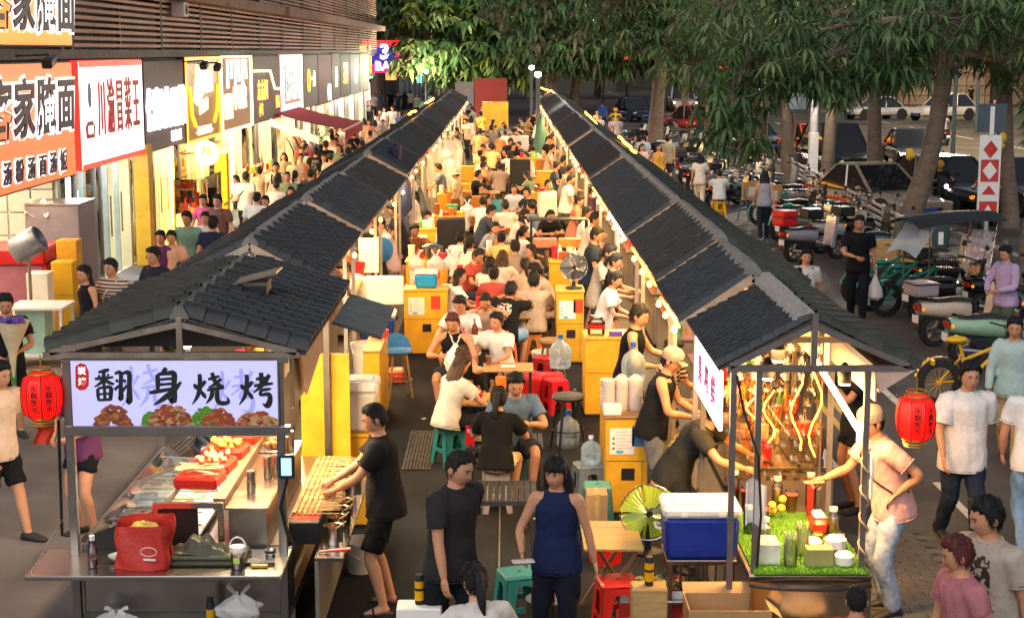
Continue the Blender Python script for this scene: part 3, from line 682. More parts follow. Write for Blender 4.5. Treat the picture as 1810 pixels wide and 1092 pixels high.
for i,(a,b)in enumerate(zip(SY[:-1],SY[1:])):
 c,e=shop_cols[i];t=thing('shop_room','bright open-fronted shop interior, number %d counted from the near end'%(i+1),'shop',(XF,a,0),0,'ground floor shops');L=b-a
 def part(name,m,x0,x1,y0,y1,z0,z1,cc=0.,par=t):return MB().box(x0-XF,x1-XF,y0,y1,z0,z1,cc).build(name,m,par)
 wallm=mat('shop_wall_%d'%i,[(.5,.5,.48),(.45,.52,.5),(.62,.5,.28),(.6,.48,.3),(.6,.42,.2),(.6,.5,.36),(.58,.36,.28)][i%7],.6,var=.08)
 part('back_wall',wallm,-11.6,-11.5,.1,L-.1,.1,3.05);part('party_wall',wallm,-11.5,-7.75,-.08,.08,.1,3.05)
 part('floor',MARB,-11.5,-7.75,.08,L-.08,.02,.115);part('ceiling',PAPER,-11.5,-7.75,.08,L-.08,2.95,3.04)
 for j in range(2):part('light_tube',LIGHTP[c],-10.6+j*1.7,-10.5+j*1.7,.4,L-.4,2.88,2.94)
 lamp('ceiling_lamp',t,(-1.1,L/2,2.85),e*9,lin(c),1.6,size_y=L*.8)
 lamp('entrance_lamp',t,(.22,L/2,2.42),e*4,lin(c),.3,size_y=L*.8,rot=(0,R(-35),0))
 for y in()if i==0 else((.12,L*.36)if i not in(3,4,6)else(.12,)): # glazed bays with metal frames
  g=part('glass_pane',GLASS,-7.83,-7.82,y+.04,y+L*.22,.2,2.6)
  for(p0,p1,z0,z1)in((y,y+.05,.1,2.65),(y+L*.22,y+L*.22+.05,.1,2.65)):part('frame',ALU,-7.87,-7.79,p0,p1,z0,z1,par=t)
  part('frame',ALU,-7.865,-7.795,y+.05,y+L*.22,.1,.2)
 # shelves of goods along the far party wall, posters, mullions
 for z in(.6,1.05,1.5,1.95):
  if i==0:break
  part('shelf',WOOD,-11.3,-8.3,L-.42,L-.1,z,z+.03);mb=MB();x=-11.25
  while x<-8.5:
   w_=rnd.uniform(.1,.28);h_=rnd.uniform(.12,.36);mb.box(x-XF,x-XF+w_,L-.4,L-.15,z+.03,z+.03+h_,.01,rnd.randrange(5));x+=w_+rnd.uniform(.01,.08)
  o=mb.build('goods',[plastic(cc)for cc in('#c9402f','#d8b04a','#e8dcc8','#4a7a9a','#7a4a2a')],t);o['kind']='stuff'
 part('counter',WOODD if i%2 else FOAM,-9.9,-9.2,L*.2,L*.75,.115,1.05,.01)
 for k in range(3):part('poster',[plastic('#d8a03a'),plastic('#c84030'),PAPER,plastic('#4a8a7a')][(i+k)%4],-11.0+k*.95,-10.4+k*.95,L-.095 if i==0 else.082,L-.085 if i==0 else.09,1.2,2.1)
 for k in range(0 if i==0 else 5 if i<3 else 3):
  y=L*(k+1)/(6 if i<3 else 4);part('mullion',ALU,-7.88,-7.78,y-.025,y+.025,.1,2.7)
  if i<3:part('door_handle',STEEL,-7.77,-7.74,y+.09,y+.11,.9,1.7)
 if i==0:
  for k in range(9):
   for z in range(7):part('wall_tile',mat('white_wall_tile',(.55,.60,.58),.25,var=.05,obj_var=.08),-11.4+k*.4,-11.02+k*.4,L-.14,L-.098,.15+z*.4,.53+z*.4,.01)
# --- things standing at the first shop fronts
yp=MB().box(-.14,.14,-.14,.14,.1,2.6,.01)
for i,(x,y,h,lab)in enumerate([(-6.8,24.5,.62,'square yellow pillar cabinet beside the white table'),(-7.5,32.75,1.,'tall yellow pillar between glass shop fronts'),(-7.4,41.3,.72,'yellow display column beside pastry shelves')]):
 o=one(MB().box(-.16,.16,-.16,.16,.1,2.6*h,.012).box(-.163,.163,-.163,.163,1.1*h,1.115*h),'yellow_pillar',[YEL],lab,'pillar',(x,y,0),0,'yellow pillars along the shops')
tubes=[(-7.72,27.9,2.0,'#e8f4ff'),(-7.7,33.2,2.0,'#fff2c8'),(-7.7,36.6,2.2,'#ffd070'),(-7.7,40.2,1.9,'#ffc860'),(-7.7,44.6,1.9,'#fff0d0')]
for x,y,h,c in tubes:
 one(MB().box(-.03,.03,-.05,.05,.5,.5+h,.01),'light_column',glow('column_'+c,c,4.5),'vertical glowing light column on shop front, %s'%{27.9:'cold white by the orange sign',33.2:'beside the tall yellow pillar',36.6:'amber, below dark optician sign',40.2:'amber, under the gold sign',44.6:'cream, by the shop worker'}[y],'light',(x,y,0))

# ------------------------------------------------------------------ shop signs
RT=(R(90),0,R(90))
def sign(i,lab,face,y0=None,y1=None,z0=2.42,z1=4.33,edge=DARKW,x=XS,depth=.22):
 y0=SY[i]+.06 if y0 is None else y0;y1=SY[i+1]-.06 if y1 is None else y1
 t=thing('shop_sign',lab,'sign',(x,y0,z0),0,'shop signs over the walkway')
 MB().box(-depth,0,0,y1-y0,0,z1-z0,.012).build('sign_box',edge,t)
 MB().box(.002,.012,.03,y1-y0-.03,.03,z1-z0-.03).build('sign_face',face,t)
 return t,y1-y0,z1-z0
ORG=glow('orange_sign_face','#ea7440',.68);AMB=glow('amber_sign_face','#f08a18',.75)
WOUT=glow('white_letter_edge','#ffffff',.9);PUR=mat('purple_letter',(.035,.02,.06),.5,var=0);GREYS=mat('grey_sign',(.16,.145,.14),.6,var=.12)
def letters(t,chars,y,z,size,pitch,face,edge=None,bold=.02,x=.03,sy=1.,depth=.012,shear=0.,sx=1.):
 for k,ch in enumerate(chars):
  if ch==' ':continue
  if edge:text(ch,size,edge,t,(x,y+k*pitch,z),RT,bold+.045,depth,shear,'character_edge',(sx,sy,1))
  text(ch,size,face,t,(x+(.014 if edge else 0),y+k*pitch,z),RT,bold,depth,shear,'character',(sx,sy,1))
t,L,Hh=sign(0,'orange shop sign with four large dark brush characters',ORG,20.1,27.35,2.38,4.33)
letters(t,'客家腌面',3.15,1.18,.95,1.16,PUR,WOUT,.022,shear=.12,sx=1.15,sy=.98)
letters(t,'粉汤粉汤面汤饭',2.75,.30,.36,.60,PUR,WOUT,.02,shear=.1,sx=1.15)
t,L,Hh=sign(0,'amber yellow sign repeating four dark characters above the orange sign',AMB,18.5,27.2,4.56,6.2,x=-7.35)
letters(t,'客家腌面',4.75,.62,.95,1.16,PUR,WOUT,.022,shear=.12,sx=1.15,sy=.98)
for y,z,lab in((24.2,4.42,'black spotlight arm over the orange sign'),(36.6,4.25,'black spotlight arm over the gold sign'),(38.3,4.2,'second black spotlight over the gold sign')):
 s=thing('sign_spotlight',lab,'spotlight',(-7.4,y,z));MB().tube([(0,0,0),(.5,.05,.02)],.018,6).build('arm',BLACKM,s)
 MB().box(.42,.58,-.16,.16,-.16,-.02,.02,0,Matrix.Rotation(.25,4,'X')).build('lamp_head',BLACKM,s)
WB=glow('white_lightbox','#fff6f2',1.15);REDL=mat('red_letter',(.55,.02,.015),.5,var=0);PINKE=glow('red_lightbox_edge','#ff3a2a',.8)
t,L,Hh=sign(1,'white lightbox sign with thin red characters and a little emblem',WB,27.75,32.6,2.42,4.33,PINKE)
MB().box(.013,.02,.04,L-.04,Hh-.12,Hh-.03).build('red_border',PINKE,t);MB().box(.013,.02,.04,L-.04,.03,.10).build('red_border',PINKE,t)
letters(t,'川渝冒菜王',1.45,.98,.62,.68,REDL,None,.008,.022,1.75,sx=.9,shear=.05)
MB().lathe([(.001,0),(.09,.0),(.10,.02),(.001,.02)],14,(0,0,0),0,Matrix.Translation((.014,.62,1.3))@Matrix.Rotation(R(90),4,'Y'),2.3,1).build('emblem',mat('emblem_blue',(.12,.16,.3),.5),t)
MB().prism([(-.26,-.14),(.26,-.14),(.32,.06),(.16,.16),(-.16,.16),(-.32,.06)],.014,.024,'x').build('emblem_ribbon',REDL,t,(0,.62,.68));text('四川',.17,WB,t,(.03,.62,.68),RT,.02)
SIL=glow('white_neon_letters','#f4f2ff',1.6)
t,L,Hh=sign(2,'dark grey optician sign with glowing white block characters',GREYS,32.7,36.75,2.40,4.30)
letters(t,'保视杰眼镜',.42,.82,.72,.80,SIL,None,.03,.05,1.25,.03,sx=.95);letters(t,'眼视光',2.6,.22,.26,.4,SIL,None,.02)
GOLD=mat('gold_sign_face',(.42,.22,.03),.35,.3,var=.15);GW=glow('warm_white_neon','#fff0b8',2.2);GY=glow('amber_neon','#ffb52e',1.8)
t,L,Hh=sign(3,'gold sign with glowing noodle bowl outline and white shapes',GOLD,36.95,41.3,2.36,4.35)
for(a,b,c,d)in((0,L,0,.05),(0,L,Hh-.05,Hh),(0,.07,.05,Hh-.05),(L-.07,L,.05,Hh-.05)):MB().box(.013,.04,a,b,c,d).build('neon_border',GY,t)
MB().prism([(.9,.95),(1.35,1.75),(3.2,1.62),(3.3,1.15),(2.1,1.12),(1.3,.85)],.014,.04,'x').build('glowing_shape',GW,t)
MB().prism([(1.6,.62),(2.6,.72),(2.6,1.0),(1.6,.92)],.014,.04,'x').build('glowing_shape',GW,t)
for a,b in((.35,.75),(L-.75,L-.35)):MB().tube([(.03,a if a<1 else b,1.3),(.03,(a+b)/2,.65),(.03,b+.2 if a<1 else a-.2,.38)],.05,8).build('bowl_outline',GY,t)
text('- SINCE IN 2006 -',.28,GW,t,(.03,L/2,.22),RT,.015)
t,L,Hh=sign(4,'white glowing sign with vertical bars like piano keys',mat('tan_sign',(.42,.25,.12),.5),41.5,46.5,2.36,4.36)
for(a,b,c,d)in((0,L,0,.06),(0,L,Hh-.04,Hh),(0,.1,.06,Hh-.04),(L-.25,L,.06,Hh-.04)):MB().box(.013,.05,a,b,c,d).build('neon_border',GW,t)
for k,(yy,h)in enumerate(((.9,.75),(1.5,.5),(2.1,.95),(2.7,.6),(3.3,.9),(3.9,.55))):MB().box(.013,.045,yy,yy+.2,Hh-.1-h,Hh-.1).build('neon_bar',SIL,t)
MB().box(.013,.045,.5,1.6,.35,1.0).build('neon_block',GW,t);letters(t,'早茶店',2.1,.82,.66,.75,GW,None,.03,.04)
t,L,Hh=sign(5,'grey sign with stepped neon line and small orange characters',GREYS,46.7,52.4,2.36,4.36)
MB().tube([(.04,.05,1.55),(.04,3.4,1.52),(.04,4.3,.95),(.04,L,.92)],.035,6).build('neon_line',GW,t)
OR2=glow('orange_neon_letters','#ff9a3a',2.2);letters(t,'左右间',1.1,.92,.62,.68,OR2,None,.03,.04);text('小吃',.42,OR2,t,(.04,1.4,.36),RT,.02);text('饮品',.42,OR2,t,(.04,4.9,.5),RT,.02)
t,L,Hh=sign(6,'white lightbox sign with large red square of white characters',WB,52.55,58.3,2.30,4.38,PINKE)
MB().box(.013,.025,.9,L-.9,.42,Hh-.38).build('red_square',glow('red_panel','#e03a22',.9),t);letters(t,'黑天鹅鸭',1.5,1.05,.8,.98,WB,None,.03,.03,1.6)
t,L,Hh=sign(7,'plain grey sign with glowing round emblem and two characters',GREYS,58.5,62.9,2.4,4.36)
MB().lathe([(.34,0),(.42,0),(.42,.03),(.34,.03)],20,(0,0,0),0,Matrix.Translation((.02,1.4,1.0))@Matrix.Rotation(R(90),4,'Y'),cap=False).build('ring_emblem',GY,t);letters(t,'一点',2.3,1.0,.6,.8,GW,None,.03,.03)
t,L,Hh=sign(8,'dull purple-brown sign with white letters at its lower corner',mat('plum_sign',(.16,.07,.085),.6),63.1,67.9,2.35,4.36);text('优品',.7,SIL,t,(.03,3.8,.4),RT,.03)
t,L,Hh=sign(9,'brown and grey far sign with small bright mark',GREYS,68.1,71.4,2.4,4.4);text('美',.9,GW,t,(.03,1.6,.9),RT,.03)
t,L,Hh=sign(10,'dark brown far sign with glowing yellow mark',mat('umber_sign',(.09,.07,.06),.6),71.6,75.9,2.4,4.36);text('茶语',1.0,GY,t,(.03,2.1,1.0),RT,.03)
t,L,Hh=sign(11,'pale blue-grey far sign with narrow white mark',mat('bluegrey_sign',(.2,.26,.28),.6),76.1,80.9,2.4,4.36);text('衣',1.2,SIL,t,(.03,2.6,1.0),RT,.03)
t,L,Hh=sign(12,'beige far sign with glowing amber characters',mat('beige_sign',(.28,.24,.18),.6),81.1,86.4,2.4,4.36);text('咖啡',1.2,GY,t,(.03,2.7,1.0),RT,.03)
t=thing('shop_sign','pink and blue neon sign projecting over the far walkway','sign',(-8.2,95,3.2));MB().box(0,2.9,0,.2,0,1.9,.02).build('sign_box',glow('magenta_sign','#e0206a',.9),t)
MB().box(.05,1.6,-.03,-.005,.5,1.5).build('blue_panel',glow('deep_blue_panel','#2a1a9a',.7),t);MB().box(-.3,2.4,-.035,-.006,1.55,1.9).build('red_panel',glow('red_panel2','#ff2a30',1.),t)
text('3',1.2,SIL,t,(1.0,-.05,1.2),(R(90),0,0),.04);text('BABY',.75,SIL,t,(1.3,-.05,.38),(R(90),0,0),.03)
t=thing('shop_sign','yellow vertical lightbox beside the pink neon sign','sign',(-8.1,92.5,3.0));MB().box(-.5,.3,0,.2,0,1.8,.02).build('sign_box',glow('yellow_lightbox','#ffd21e',1.2),t);text('折',.5,REDL,t,(-.1,-.02,1.2),(R(90),0,0),.02)
t=thing('round_sign','round white hanging sign under the gold sign','sign',(-7.2,37.4,2.12));MB().tube([(-.5,0,0),(-.1,0,0)],.02,6).build('bracket',BLACKM,t)
Mr=Matrix.Translation((.16,0,0))@Matrix.Rotation(R(90),4,'X');MB().lathe([(.001,-.05),(.27,-.05),(.29,0),(.27,.05),(.001,.05)],24,(0,0,0),0,Mr).build('disc',glow('round_sign_face','#fff0c0',1.6),t);text('咖',.26,GY,t,(.16,-.06,.04),(R(90),0,0),.02)
# red awning and white pennant banner under the far signs
t=thing('awning','folded-out dark red fabric awning over the walkway','awning',(-7.5,51.0,2.55))
AW=mat('red_awning_fabric',(.33,.03,.045),.8,var=.15,scale=3);MB().grid(lambda u,v:(v*2.3,u*6.2+v*.3,-.55*v-.06*sin(pi*v)),12,6).build('canopy',AW,t)
MB().grid(lambda u,v:(2.3+.02*v,u*6.2+.3,-.55-.32*v),16,2).build('valance',AW,t);MB().tube([(2.3,.3,-.56),(2.3,6.5,-.56)],.03,6).build('front_bar',PAPER,t)
MB().grid(lambda u,v:(v*1.6,u*.02-.9,-.1-v*.62+u*-.25),3,6).build('white_banner',glow('glowing_cloth','#ffe8e0',.25),t)  # cloth has a faint glow of its own to look lit
# far blocks added to hide the bright sky behind the alley and beyond the road
FAR=mat('far_block',(.10,.085,.07),.8,var=.2,scale=.5);LITW=glow('lit_window','#ffd9a0',1.3);DKW=mat('dark_window',(.02,.025,.03),.2)
def block(x0,x1,y0,y1,h,lab,nx,nz,lit=.2,m=FAR,z0=3.):
 t=thing('backdrop_block',lab,'building',(x0,y0,0));MB().box(0,x1-x0,0,y1-y0,0,h).build('wall',m,t);MB().box(-.3,x1-x0+.3,-.3,y1-y0,h,h+.5).build('parapet',m,t)
 wv=(x1-x0)/nx;wm=MB().box(-wv*.28,wv*.28,-.05,.02,-.7,.7);w1=wm.mesh('window',LITW);w2=wm.mesh('window',DKW)
 for i in range(nx):
  for k in range(nz):link('window',w1 if rnd.random()<lit else w2,t,((i+.5)*wv,-.01,z0+k*3.1))
block(-40,-9.5,120,140,24,'dark block added to hide the sky at the far left end of the street',10,6);block(-9,12,175,190,28,'added sky-hiding block with few lit windows behind the far trees',8,7,.12)
block(13,60,200,220,26,'long dark block added to hide the sky beyond the road junction',14,6,.15);block(62,120,150,170,22,'dark block added to hide the sky at the far right beyond the wall',14,5,.15)
fw=thing('stone_wall','tan stone-clad gate wall across the road','wall',(29,134,0));STN=mat('tan_cladding',(.42,.26,.15),.75,var=.15,scale=1.2,obj_var=.15)
MB().box(0,16,.1,.6,0,6.4).build('backing',mat('wall_backing',(.2,.13,.08),.8),fw);sm=MB().box(.02,1.56,0,.14,.02,.77,.015).mesh('stone_slab',STN)
for i in range(10):
 for k in range(8):link('stone_slab',sm,fw,(i*1.6,0,k*.8))
for x in(2.2,7.1,11.6):MB().box(x,x+1.,-.5,.1,0,6.6,.03).build('pillar',mat('dark_pillar',(.05,.04,.035),.6),fw)
lamp('wall_lamp',fw,(7,-4,5.5),900,(1,.62,.3),1.2,rot=(R(-60),0,0))
# ------------------------------------------------------------------ stalls
WARM=(1.,.56,.19);WARMW=(1.,.78,.48)
STRIP=glow('led_strip','#ffa830',9);STRIPW=glow('led_strip_white','#ffe6b0',16)
SHEET=mat('roof_under_sheet',(.05,.045,.04),.7,var=.2);GRIME=mat('grimy_steel_panel',(.30,.27,.24),.45,.6,var=.15,scale=3)
def tile_mesh(L,pitch,m):
 q=MB();n=5;r=pitch*.5;vs=[]
 for(x,s,dz)in((0,.90,.004),(L+.012,1.,.014),(L+.012,.86,-.006)):
  for j in range(n+1):a=pi*j/n;vs.append((x,-r*cos(a)*s,dz+r*1.02*sin(a)*s))
 fs=[(i*(n+1)+j,(i+1)*(n+1)+j,(i+1)*(n+1)+j+1,i*(n+1)+j+1)for i in range(2)for j in range(n)]
 q.add(vs,fs);q.m=[0]*n+[1]*n;return q.mesh('roof_tile',[m,TILEL])
def slope(t,xr,zr,xe,ze,y0,y1,pitch,nseg,m,single=True):
 """barrel tiles running from ridge (xr,zr) to eave (xe,ze) between y0 and y1, in the stall's frame"""
 dx,dz=xe-xr,ze-zr;L=math.hypot(dx,dz)/nseg;ang=math.atan2(-dz,abs(dx));n=max(1,round((y1-y0)/pitch));p=(y1-y0)/n
 sg=1 if dx>0 else-1
 MB().add([(xr,y0,zr),(xe,y0,ze),(xe,y1,ze),(xr,y1,zr),(xr,y0,zr-.02),(xe,y0,ze-.02),(xe,y1,ze-.02),(xr,y1,zr-.02)],[(0,1,2,3),(7,6,5,4),(0,4,5,1),(1,5,6,2),(2,6,7,3),(3,7,4,0)]).build('roof_sheet',SHEET,t)
 if single:
  me=tile_mesh(L,p,m)
  for j in range(n):
   for i in range(nseg):
    k=(i+(.5 if j%2 and nseg>3 else 0));k=min(k,nseg-1)
    link('roof_tile',me,t,(xr+dx*k/nseg,y0+(j+.5)*p,zr+dz*k/nseg+rnd.uniform(0,.003)),(0,ang,0)if sg>0 else(0,ang,pi))
 else:
  q=MB();u=Vector((dx,0,dz)).normalized();nn=Vector((-dz*sg,0,abs(dx))).normalized();nf=4
  for j in range(n):
   yc=y0+(j+.5)*p;vs=[Vector((xr,yc-p*.5*cos(pi*a/nf),zr))+u*s+nn*(p*.5*sin(pi*a/nf))for s in(0,L*nseg)for a in range(nf+1)]
   q.add(vs,[(a,a+1,nf+2+a,nf+1+a)for a in range(nf)])
  o=q.build('roof_tiles',m,t);o['kind']='stuff'
def ridge(t,x,z,y0,y1,n,m=RIDGE,w=.085):
 for i in range(n):
  a=y0+(y1-y0)*i/n;b=y0+(y1-y0)*(i+1)/n;dz=rnd.uniform(-.006,.012)
  MB().prism([(x-w,z-.035+dz),(x+w,z-.035+dz),(x+w*.85,z+.0+dz),(x+.025,z+.06+dz),(x-.025,z+.06+dz),(x-w*.85,z+.0+dz)],a,b+.02,'y').build('ridge_cap',m,t,smooth=False)
def frame_bars(t,bars,m=FRAME,w=.04,name='frame_bar'):
 for a,b in bars:MB().bar(a,b,w).build(name,m,t)
GOODC=['#d83a26','#e8b23a','#f0ece0','#3a7ab8','#4a9a4a','#8a4a22','#e07a2a','#f4d8c0','#b8283a']
GOODM=[plastic(c)for c in GOODC]
def goods(t,x0,x1,y0,y1,z,n=14,hmax=.3):
 """small tubs, bottles and boxes standing on a counter, each its own part"""
 for i in range(n):
  x,y=rnd.uniform(x0+.05,x1-.05),rnd.uniform(y0+.08,y1-.08);h=rnd.uniform(.08,hmax);k=rnd.random();m=rnd.choice(GOODM)
  if k<.4:MB().lathe([(.03,0),(.045,.01),(.05,h*.9),(.052,h),(.001,h)],9,(x,y,z),0).build('tub',m,t)
  elif k<.65:MB().lathe([(.035,0),(.038,h*.7),(.014,h*.9),(.016,h*1.1),(.001,h*1.1)],8,(x,y,z)).build('bottle',m,t)
  else:a=rnd.uniform(.05,.12);MB().box(x-a,x+a,y-a*.8,y+a*.8,z,z+h*.6,.008).build('carton',m,t)
TILE2=mat('grey_roof_tile',(.026,.029,.033),.6,0,var=.3,scale=9,obj_var=.3,dirt=.5);TILE3=mat('brown_roof_tile',(.027,.025,.023),.6,0,var=.3,scale=9,obj_var=.3,dirt=.5)
FALL=[mat('fallen_leaf_%d'%i,c,.7)for i,c in enumerate([(.16,.11,.04),(.08,.11,.03),(.22,.16,.08)])]
def fallen(t,xa,za,xb,zb,L,n):
 q=MB()
 for i in range(n):
  u=rnd.random();x,y,z,a=xa+(xb-xa)*u,rnd.uniform(.05,L-.05),za+(zb-za)*u+.075,rnd.uniform(0,6);c,d=cos(a)*.05,sin(a)*.05;q.add([(x-c,y-d,z),(x+d*.3,y-c*.3,z+.012),(x+c,y+d,z),(x-d*.3,y+c*.3,z+.012)],[(0,1,2,3)],rnd.randrange(3))
 q.build('fallen_leaves',FALL,t,smooth=False)['kind']='stuff'
LITRAFT=mat('lit_rafter',(.45,.32,.22),.6,var=.2)  # pale wood colour stands in for warm lamplight on the front beam
def stall(side,y0,y1,near,lab,light='warm',sign_c=None,k=0):
 s=side;xr,xe,xo=((-2.5,-1.80,-3.32)if s<0 else(2.1,1.5,2.98));dz=rnd.uniform(-.04,.04);zr,ze,zo=(2.64+dz,2.26+dz,2.22+dz)if s<0 else(2.64+dz,2.23+dz,2.16+dz)
 t=thing('market_stall',lab,'market stall',(0,y0,0),0,'market stalls in the %s row'%('left' if s<0 else 'right'));L=y1-y0
 m=(TILE,TILE2,TILE3)[(k+(s>0))%3];i0,i1=(xe+s*.14,xo-s*.16)
 for x in(i0,i1):
  for y in(.1,L-.1):MB().box(x-.022,x+.022,y-.022,y+.022,0,2.28).build('post',FRAME,t)
 frame_bars(t,[((i0,.1,2.25),(i1,.1,2.25)),((i0,L-.1,2.25),(i1,L-.1,2.25)),((i0,.1,2.23),(i0,L-.1,2.23)),((i1,.1,2.23),(i1,L-.1,2.23)),
 ((i0,.1,2.27),(xr,.1,zr-.06)),((i1,.1,2.27),(xr,.1,zr-.06)),((xr,.1,2.26),(xr,.1,zr-.03))])
 pit=.2 if s<0 else.15
 slope(t,xr,zr,xe,ze,0,L,pit,6 if near==2 else 5,m,near>0);slope(t,xr,zr,xo,zo,0,L,pit,6 if near==2 else 5,TILEG if s>0 else TILE,near==2 or(near==1 and s<0))
 ridge(t,xr,zr+.02,0,L,max(3,int(L/.55))if near else 3)
 if near or k<6:fallen(t,xr,zr,xe,ze,L,26);fallen(t,xr,zr,xo,zo,L,20)
 # counter, shelf and back sheet
 c0,c1=sorted((xe+s*.72,xo-s*.1))
 MB().box(c0,c1,.15,L-.15,.12,.86,.01).build('counter_body',GRIME,t);MB().box(c0-.05,c1+.05,.12,L-.12,.862,.90,.008).build('counter_top',STEEL,t)
 MB().box(c0+.3,c1-.1,.3,L-.3,.902,1.12,.01).build('warming_case',STEELD,t)
 goods(t,c0,c1,.2,L-.2,.902 if near<1 else.902,8+int(L*(3 if near else 1.5)),.34);goods(t,c0+.3,c1-.1,.35,L-.35,1.122,8,.22)
 lit=(0,1,2,3,5)if s>0 else()
 if k in lit:MB().box(xe-s*.014,xe+s*.004,.15,L-.15,ze-.078,ze-.062).build('light_strip',STRIP if light=='warm' else STRIPW,t)
 if sign_c:MB().box(i1-.015,i1+.015,.25,L-.25,1.72,2.18).build('menu_board',sign_c,t)
 MB().bar((xe,.0,ze-.03),(xr,.0,zr-.03),.05,.07).build('front_rafter',LITRAFT,t);MB().bar((xo,.0,zo-.03),(xr,.0,zr-.03),.05,.07).build('front_rafter',FRAME,t)
 lamp('eave_lamp',t,(xe+s*.05,L/2,2.14),(46 if s<0 else 36)*L/3.5*(.8 if k<2 else 1.15),WARM,.12,size_y=L*.8,rot=(0,R(48*s),0))
 lamp('stall_lamp',t,((i0+xr)/2,L/2,2.12),{'warm':85,'white':80}[light]*L/3.5,WARM if light=='warm' else WARMW,.15,size_y=L*.8)
 for j in range(2):
  y=L*(.3+.4*j);MB().tube([(xr-s*.25,y,zr-.12),(xr-s*.25,y,2.02)],.006,5).build('lamp_cord',BLACKM,t);MB().lathe([(.001,-.05),(.03,-.035),(.036,0),(.02,.04),(.012,.07)],10,(xr-s*.25,y,1.97)).build('bulb',STRIPW,t)
 for j in range(3 if s>0 else 2):MB().lathe([(.001,-.035),(.024,-.02),(.026,0),(.012,.03)],8,(xe-s*.03,(j+.5+.2*sin(k*3+j))*L/(3 if s>0 else 2),ze-.12)).build('eave_bulb',BULB,t)
 return t
BULB=glow('eave_bulb_glass','#ffc860',7)
MENU=[glow('menu_'+c,c,1.0)for c in('#ff5a3a','#ffe0a0','#ff9a5a','#f0f0ff')]
ords=['second','third','fourth','fifth','sixth','seventh','eighth','ninth','tenth','eleventh','twelfth','thirteenth','fourteenth','fifteenth','sixteenth']
yl=[15.35,19.8,24.2,28.6,33.1,37.6,42.1,46.7,51.3,55.9,60.6,65.3,70]
for i,a in enumerate(yl):stall(-1,a,a+rnd.uniform(3.55,3.95),2 if i==0 else(1 if i<3 else 0),'dark tiled stall, %s from the front in the left row'%ords[i],'warm' if i%3 else 'white',MENU[i%4]if i else None,i)
yr=[(13.35,15.3,2),(15.5,18.9,2),(19.6,23.2,1),(23.4,27.6,1),(28.4,32.6,0),(32.8,37.2,0),(38.6,43,0),(43.2,47.8,0),(49,53.4,0),(53.6,58.2,0),(59,63.5,0),(64,68.6,0),(69.5,74,0)]
for i,(a,b,n)in enumerate(yr):stall(1,a,b,n,'dark tiled stall, %s from the front in the right row'%ords[i],'warm' if i!=2 else 'white',MENU[(i+1)%4],i)
# amber rope lights lying on the outer right eaves and left ridge
for(x0,y0,x1,y1,z,lab)in((2.55,31.5,2.62,37,2.52,'amber rope light on right stall roof above the woman in yellow'),(2.5,44,2.62,53,2.5,'long amber rope light on far right stall roofs'),(-2.55,41.5,-2.5,44.2,2.86,'amber light bar on a left stall ridge'),(-2.55,50.5,-2.5,55,2.86,'far amber light bar on the left ridges'),(1.9,68,1.6,74,2.8,'amber light bar on the farthest right roof')):
 one(MB().tube([(x0+(x1-x0)*i/8+rnd.uniform(-.02,.02),y0+(y1-y0)*i/8,z+rnd.uniform(-.01,.02))for i in range(9)],.03,6),'rope_light',STRIP,lab,'light')
# ---- front left stall: barbecue
t=thing('barbecue_stall','stainless steel barbecue stall with dark tiled roof and lit white sign','market stall',(0,11.3,0))
xl,xrr=-3.30,-1.60;F_=FRAME
for x in(-3.19,-1.65):
 MB().box(x-.03,x+.03,-.03,.03,0,2.40,.004).build('post',STEELD,t);MB().box(x-.03,x+.03,2.95,3.01,0,2.40,.004).build('post',STEELD,t)
xa=-2.36;slope(t,xa,2.61,-1.46,2.34,-.02,3.0,.21,6,TILE);slope(t,xa,2.61,-3.32,2.33,-.02,3.0,.21,6,TILEG)
ridge(t,xa,2.63,-.03,3.0,3,STEELD,.07)
frame_bars(t,[((-3.35,-.03,2.33),(-1.5,-.03,2.33)),((-3.3,-.03,2.35),(xa,-.03,2.555)),((-1.52,-.03,2.35),(xa,-.03,2.555)),((xa,-.035,2.34),(xa,-.035,2.60)),((-3.3,3.0,2.33),(-1.5,3.0,2.33)),((-1.6,0,2.33),(-1.6,3,2.33)),((-3.22,0,2.33),(-3.22,3,2.33))],mat('bronze_steel',(.32,.26,.21),.38,.8,var=.2),.042)
MB().prism([(-3.2,2.34),(-1.6,2.34),(xa,2.53)],.25,.27,'y').build('gable_panel',mat('dark_gable',(.012,.014,.02),.4),t)
MB().box(-3.22,-1.58,-.05,.03,2.27,2.305,.004).build('sign_rail',STEELD,t);MB().box(-3.22,-1.58,-.05,.03,1.73,1.80,.004).build('sign_rail',STEEL,t)
# flap awning on the alley side
MB().box(0,.42,0,1.5,-.012,.012,0,0,Matrix.Translation((-1.42,1.45,2.31))@Matrix.Rotation(R(18),4,'Y')).build('side_flap',mat('green_grey_sheet',(.05,.06,.052),.5,var=.15),t)
# roof vent
BRZ=mat('bronze_vent',(.16,.13,.11),.4,.7,var=.15);MB().box(-.11,.11,0,.24,0,.2).build('vent_hood',BRZ,t,(-2.02,1.2,2.48));MB().box(-.16,.2,-.04,.32,0,.015,0,0,Matrix.Translation((-2.02,1.2,2.70))@Matrix.Rotation(-.25,4,'Y')).build('vent_cap',STEELD,t);MB().box(-.08,.08,-.012,-.004,.03,.17).build('vent_mouth',BLACKM,t,(-2.0,1.2,2.48))
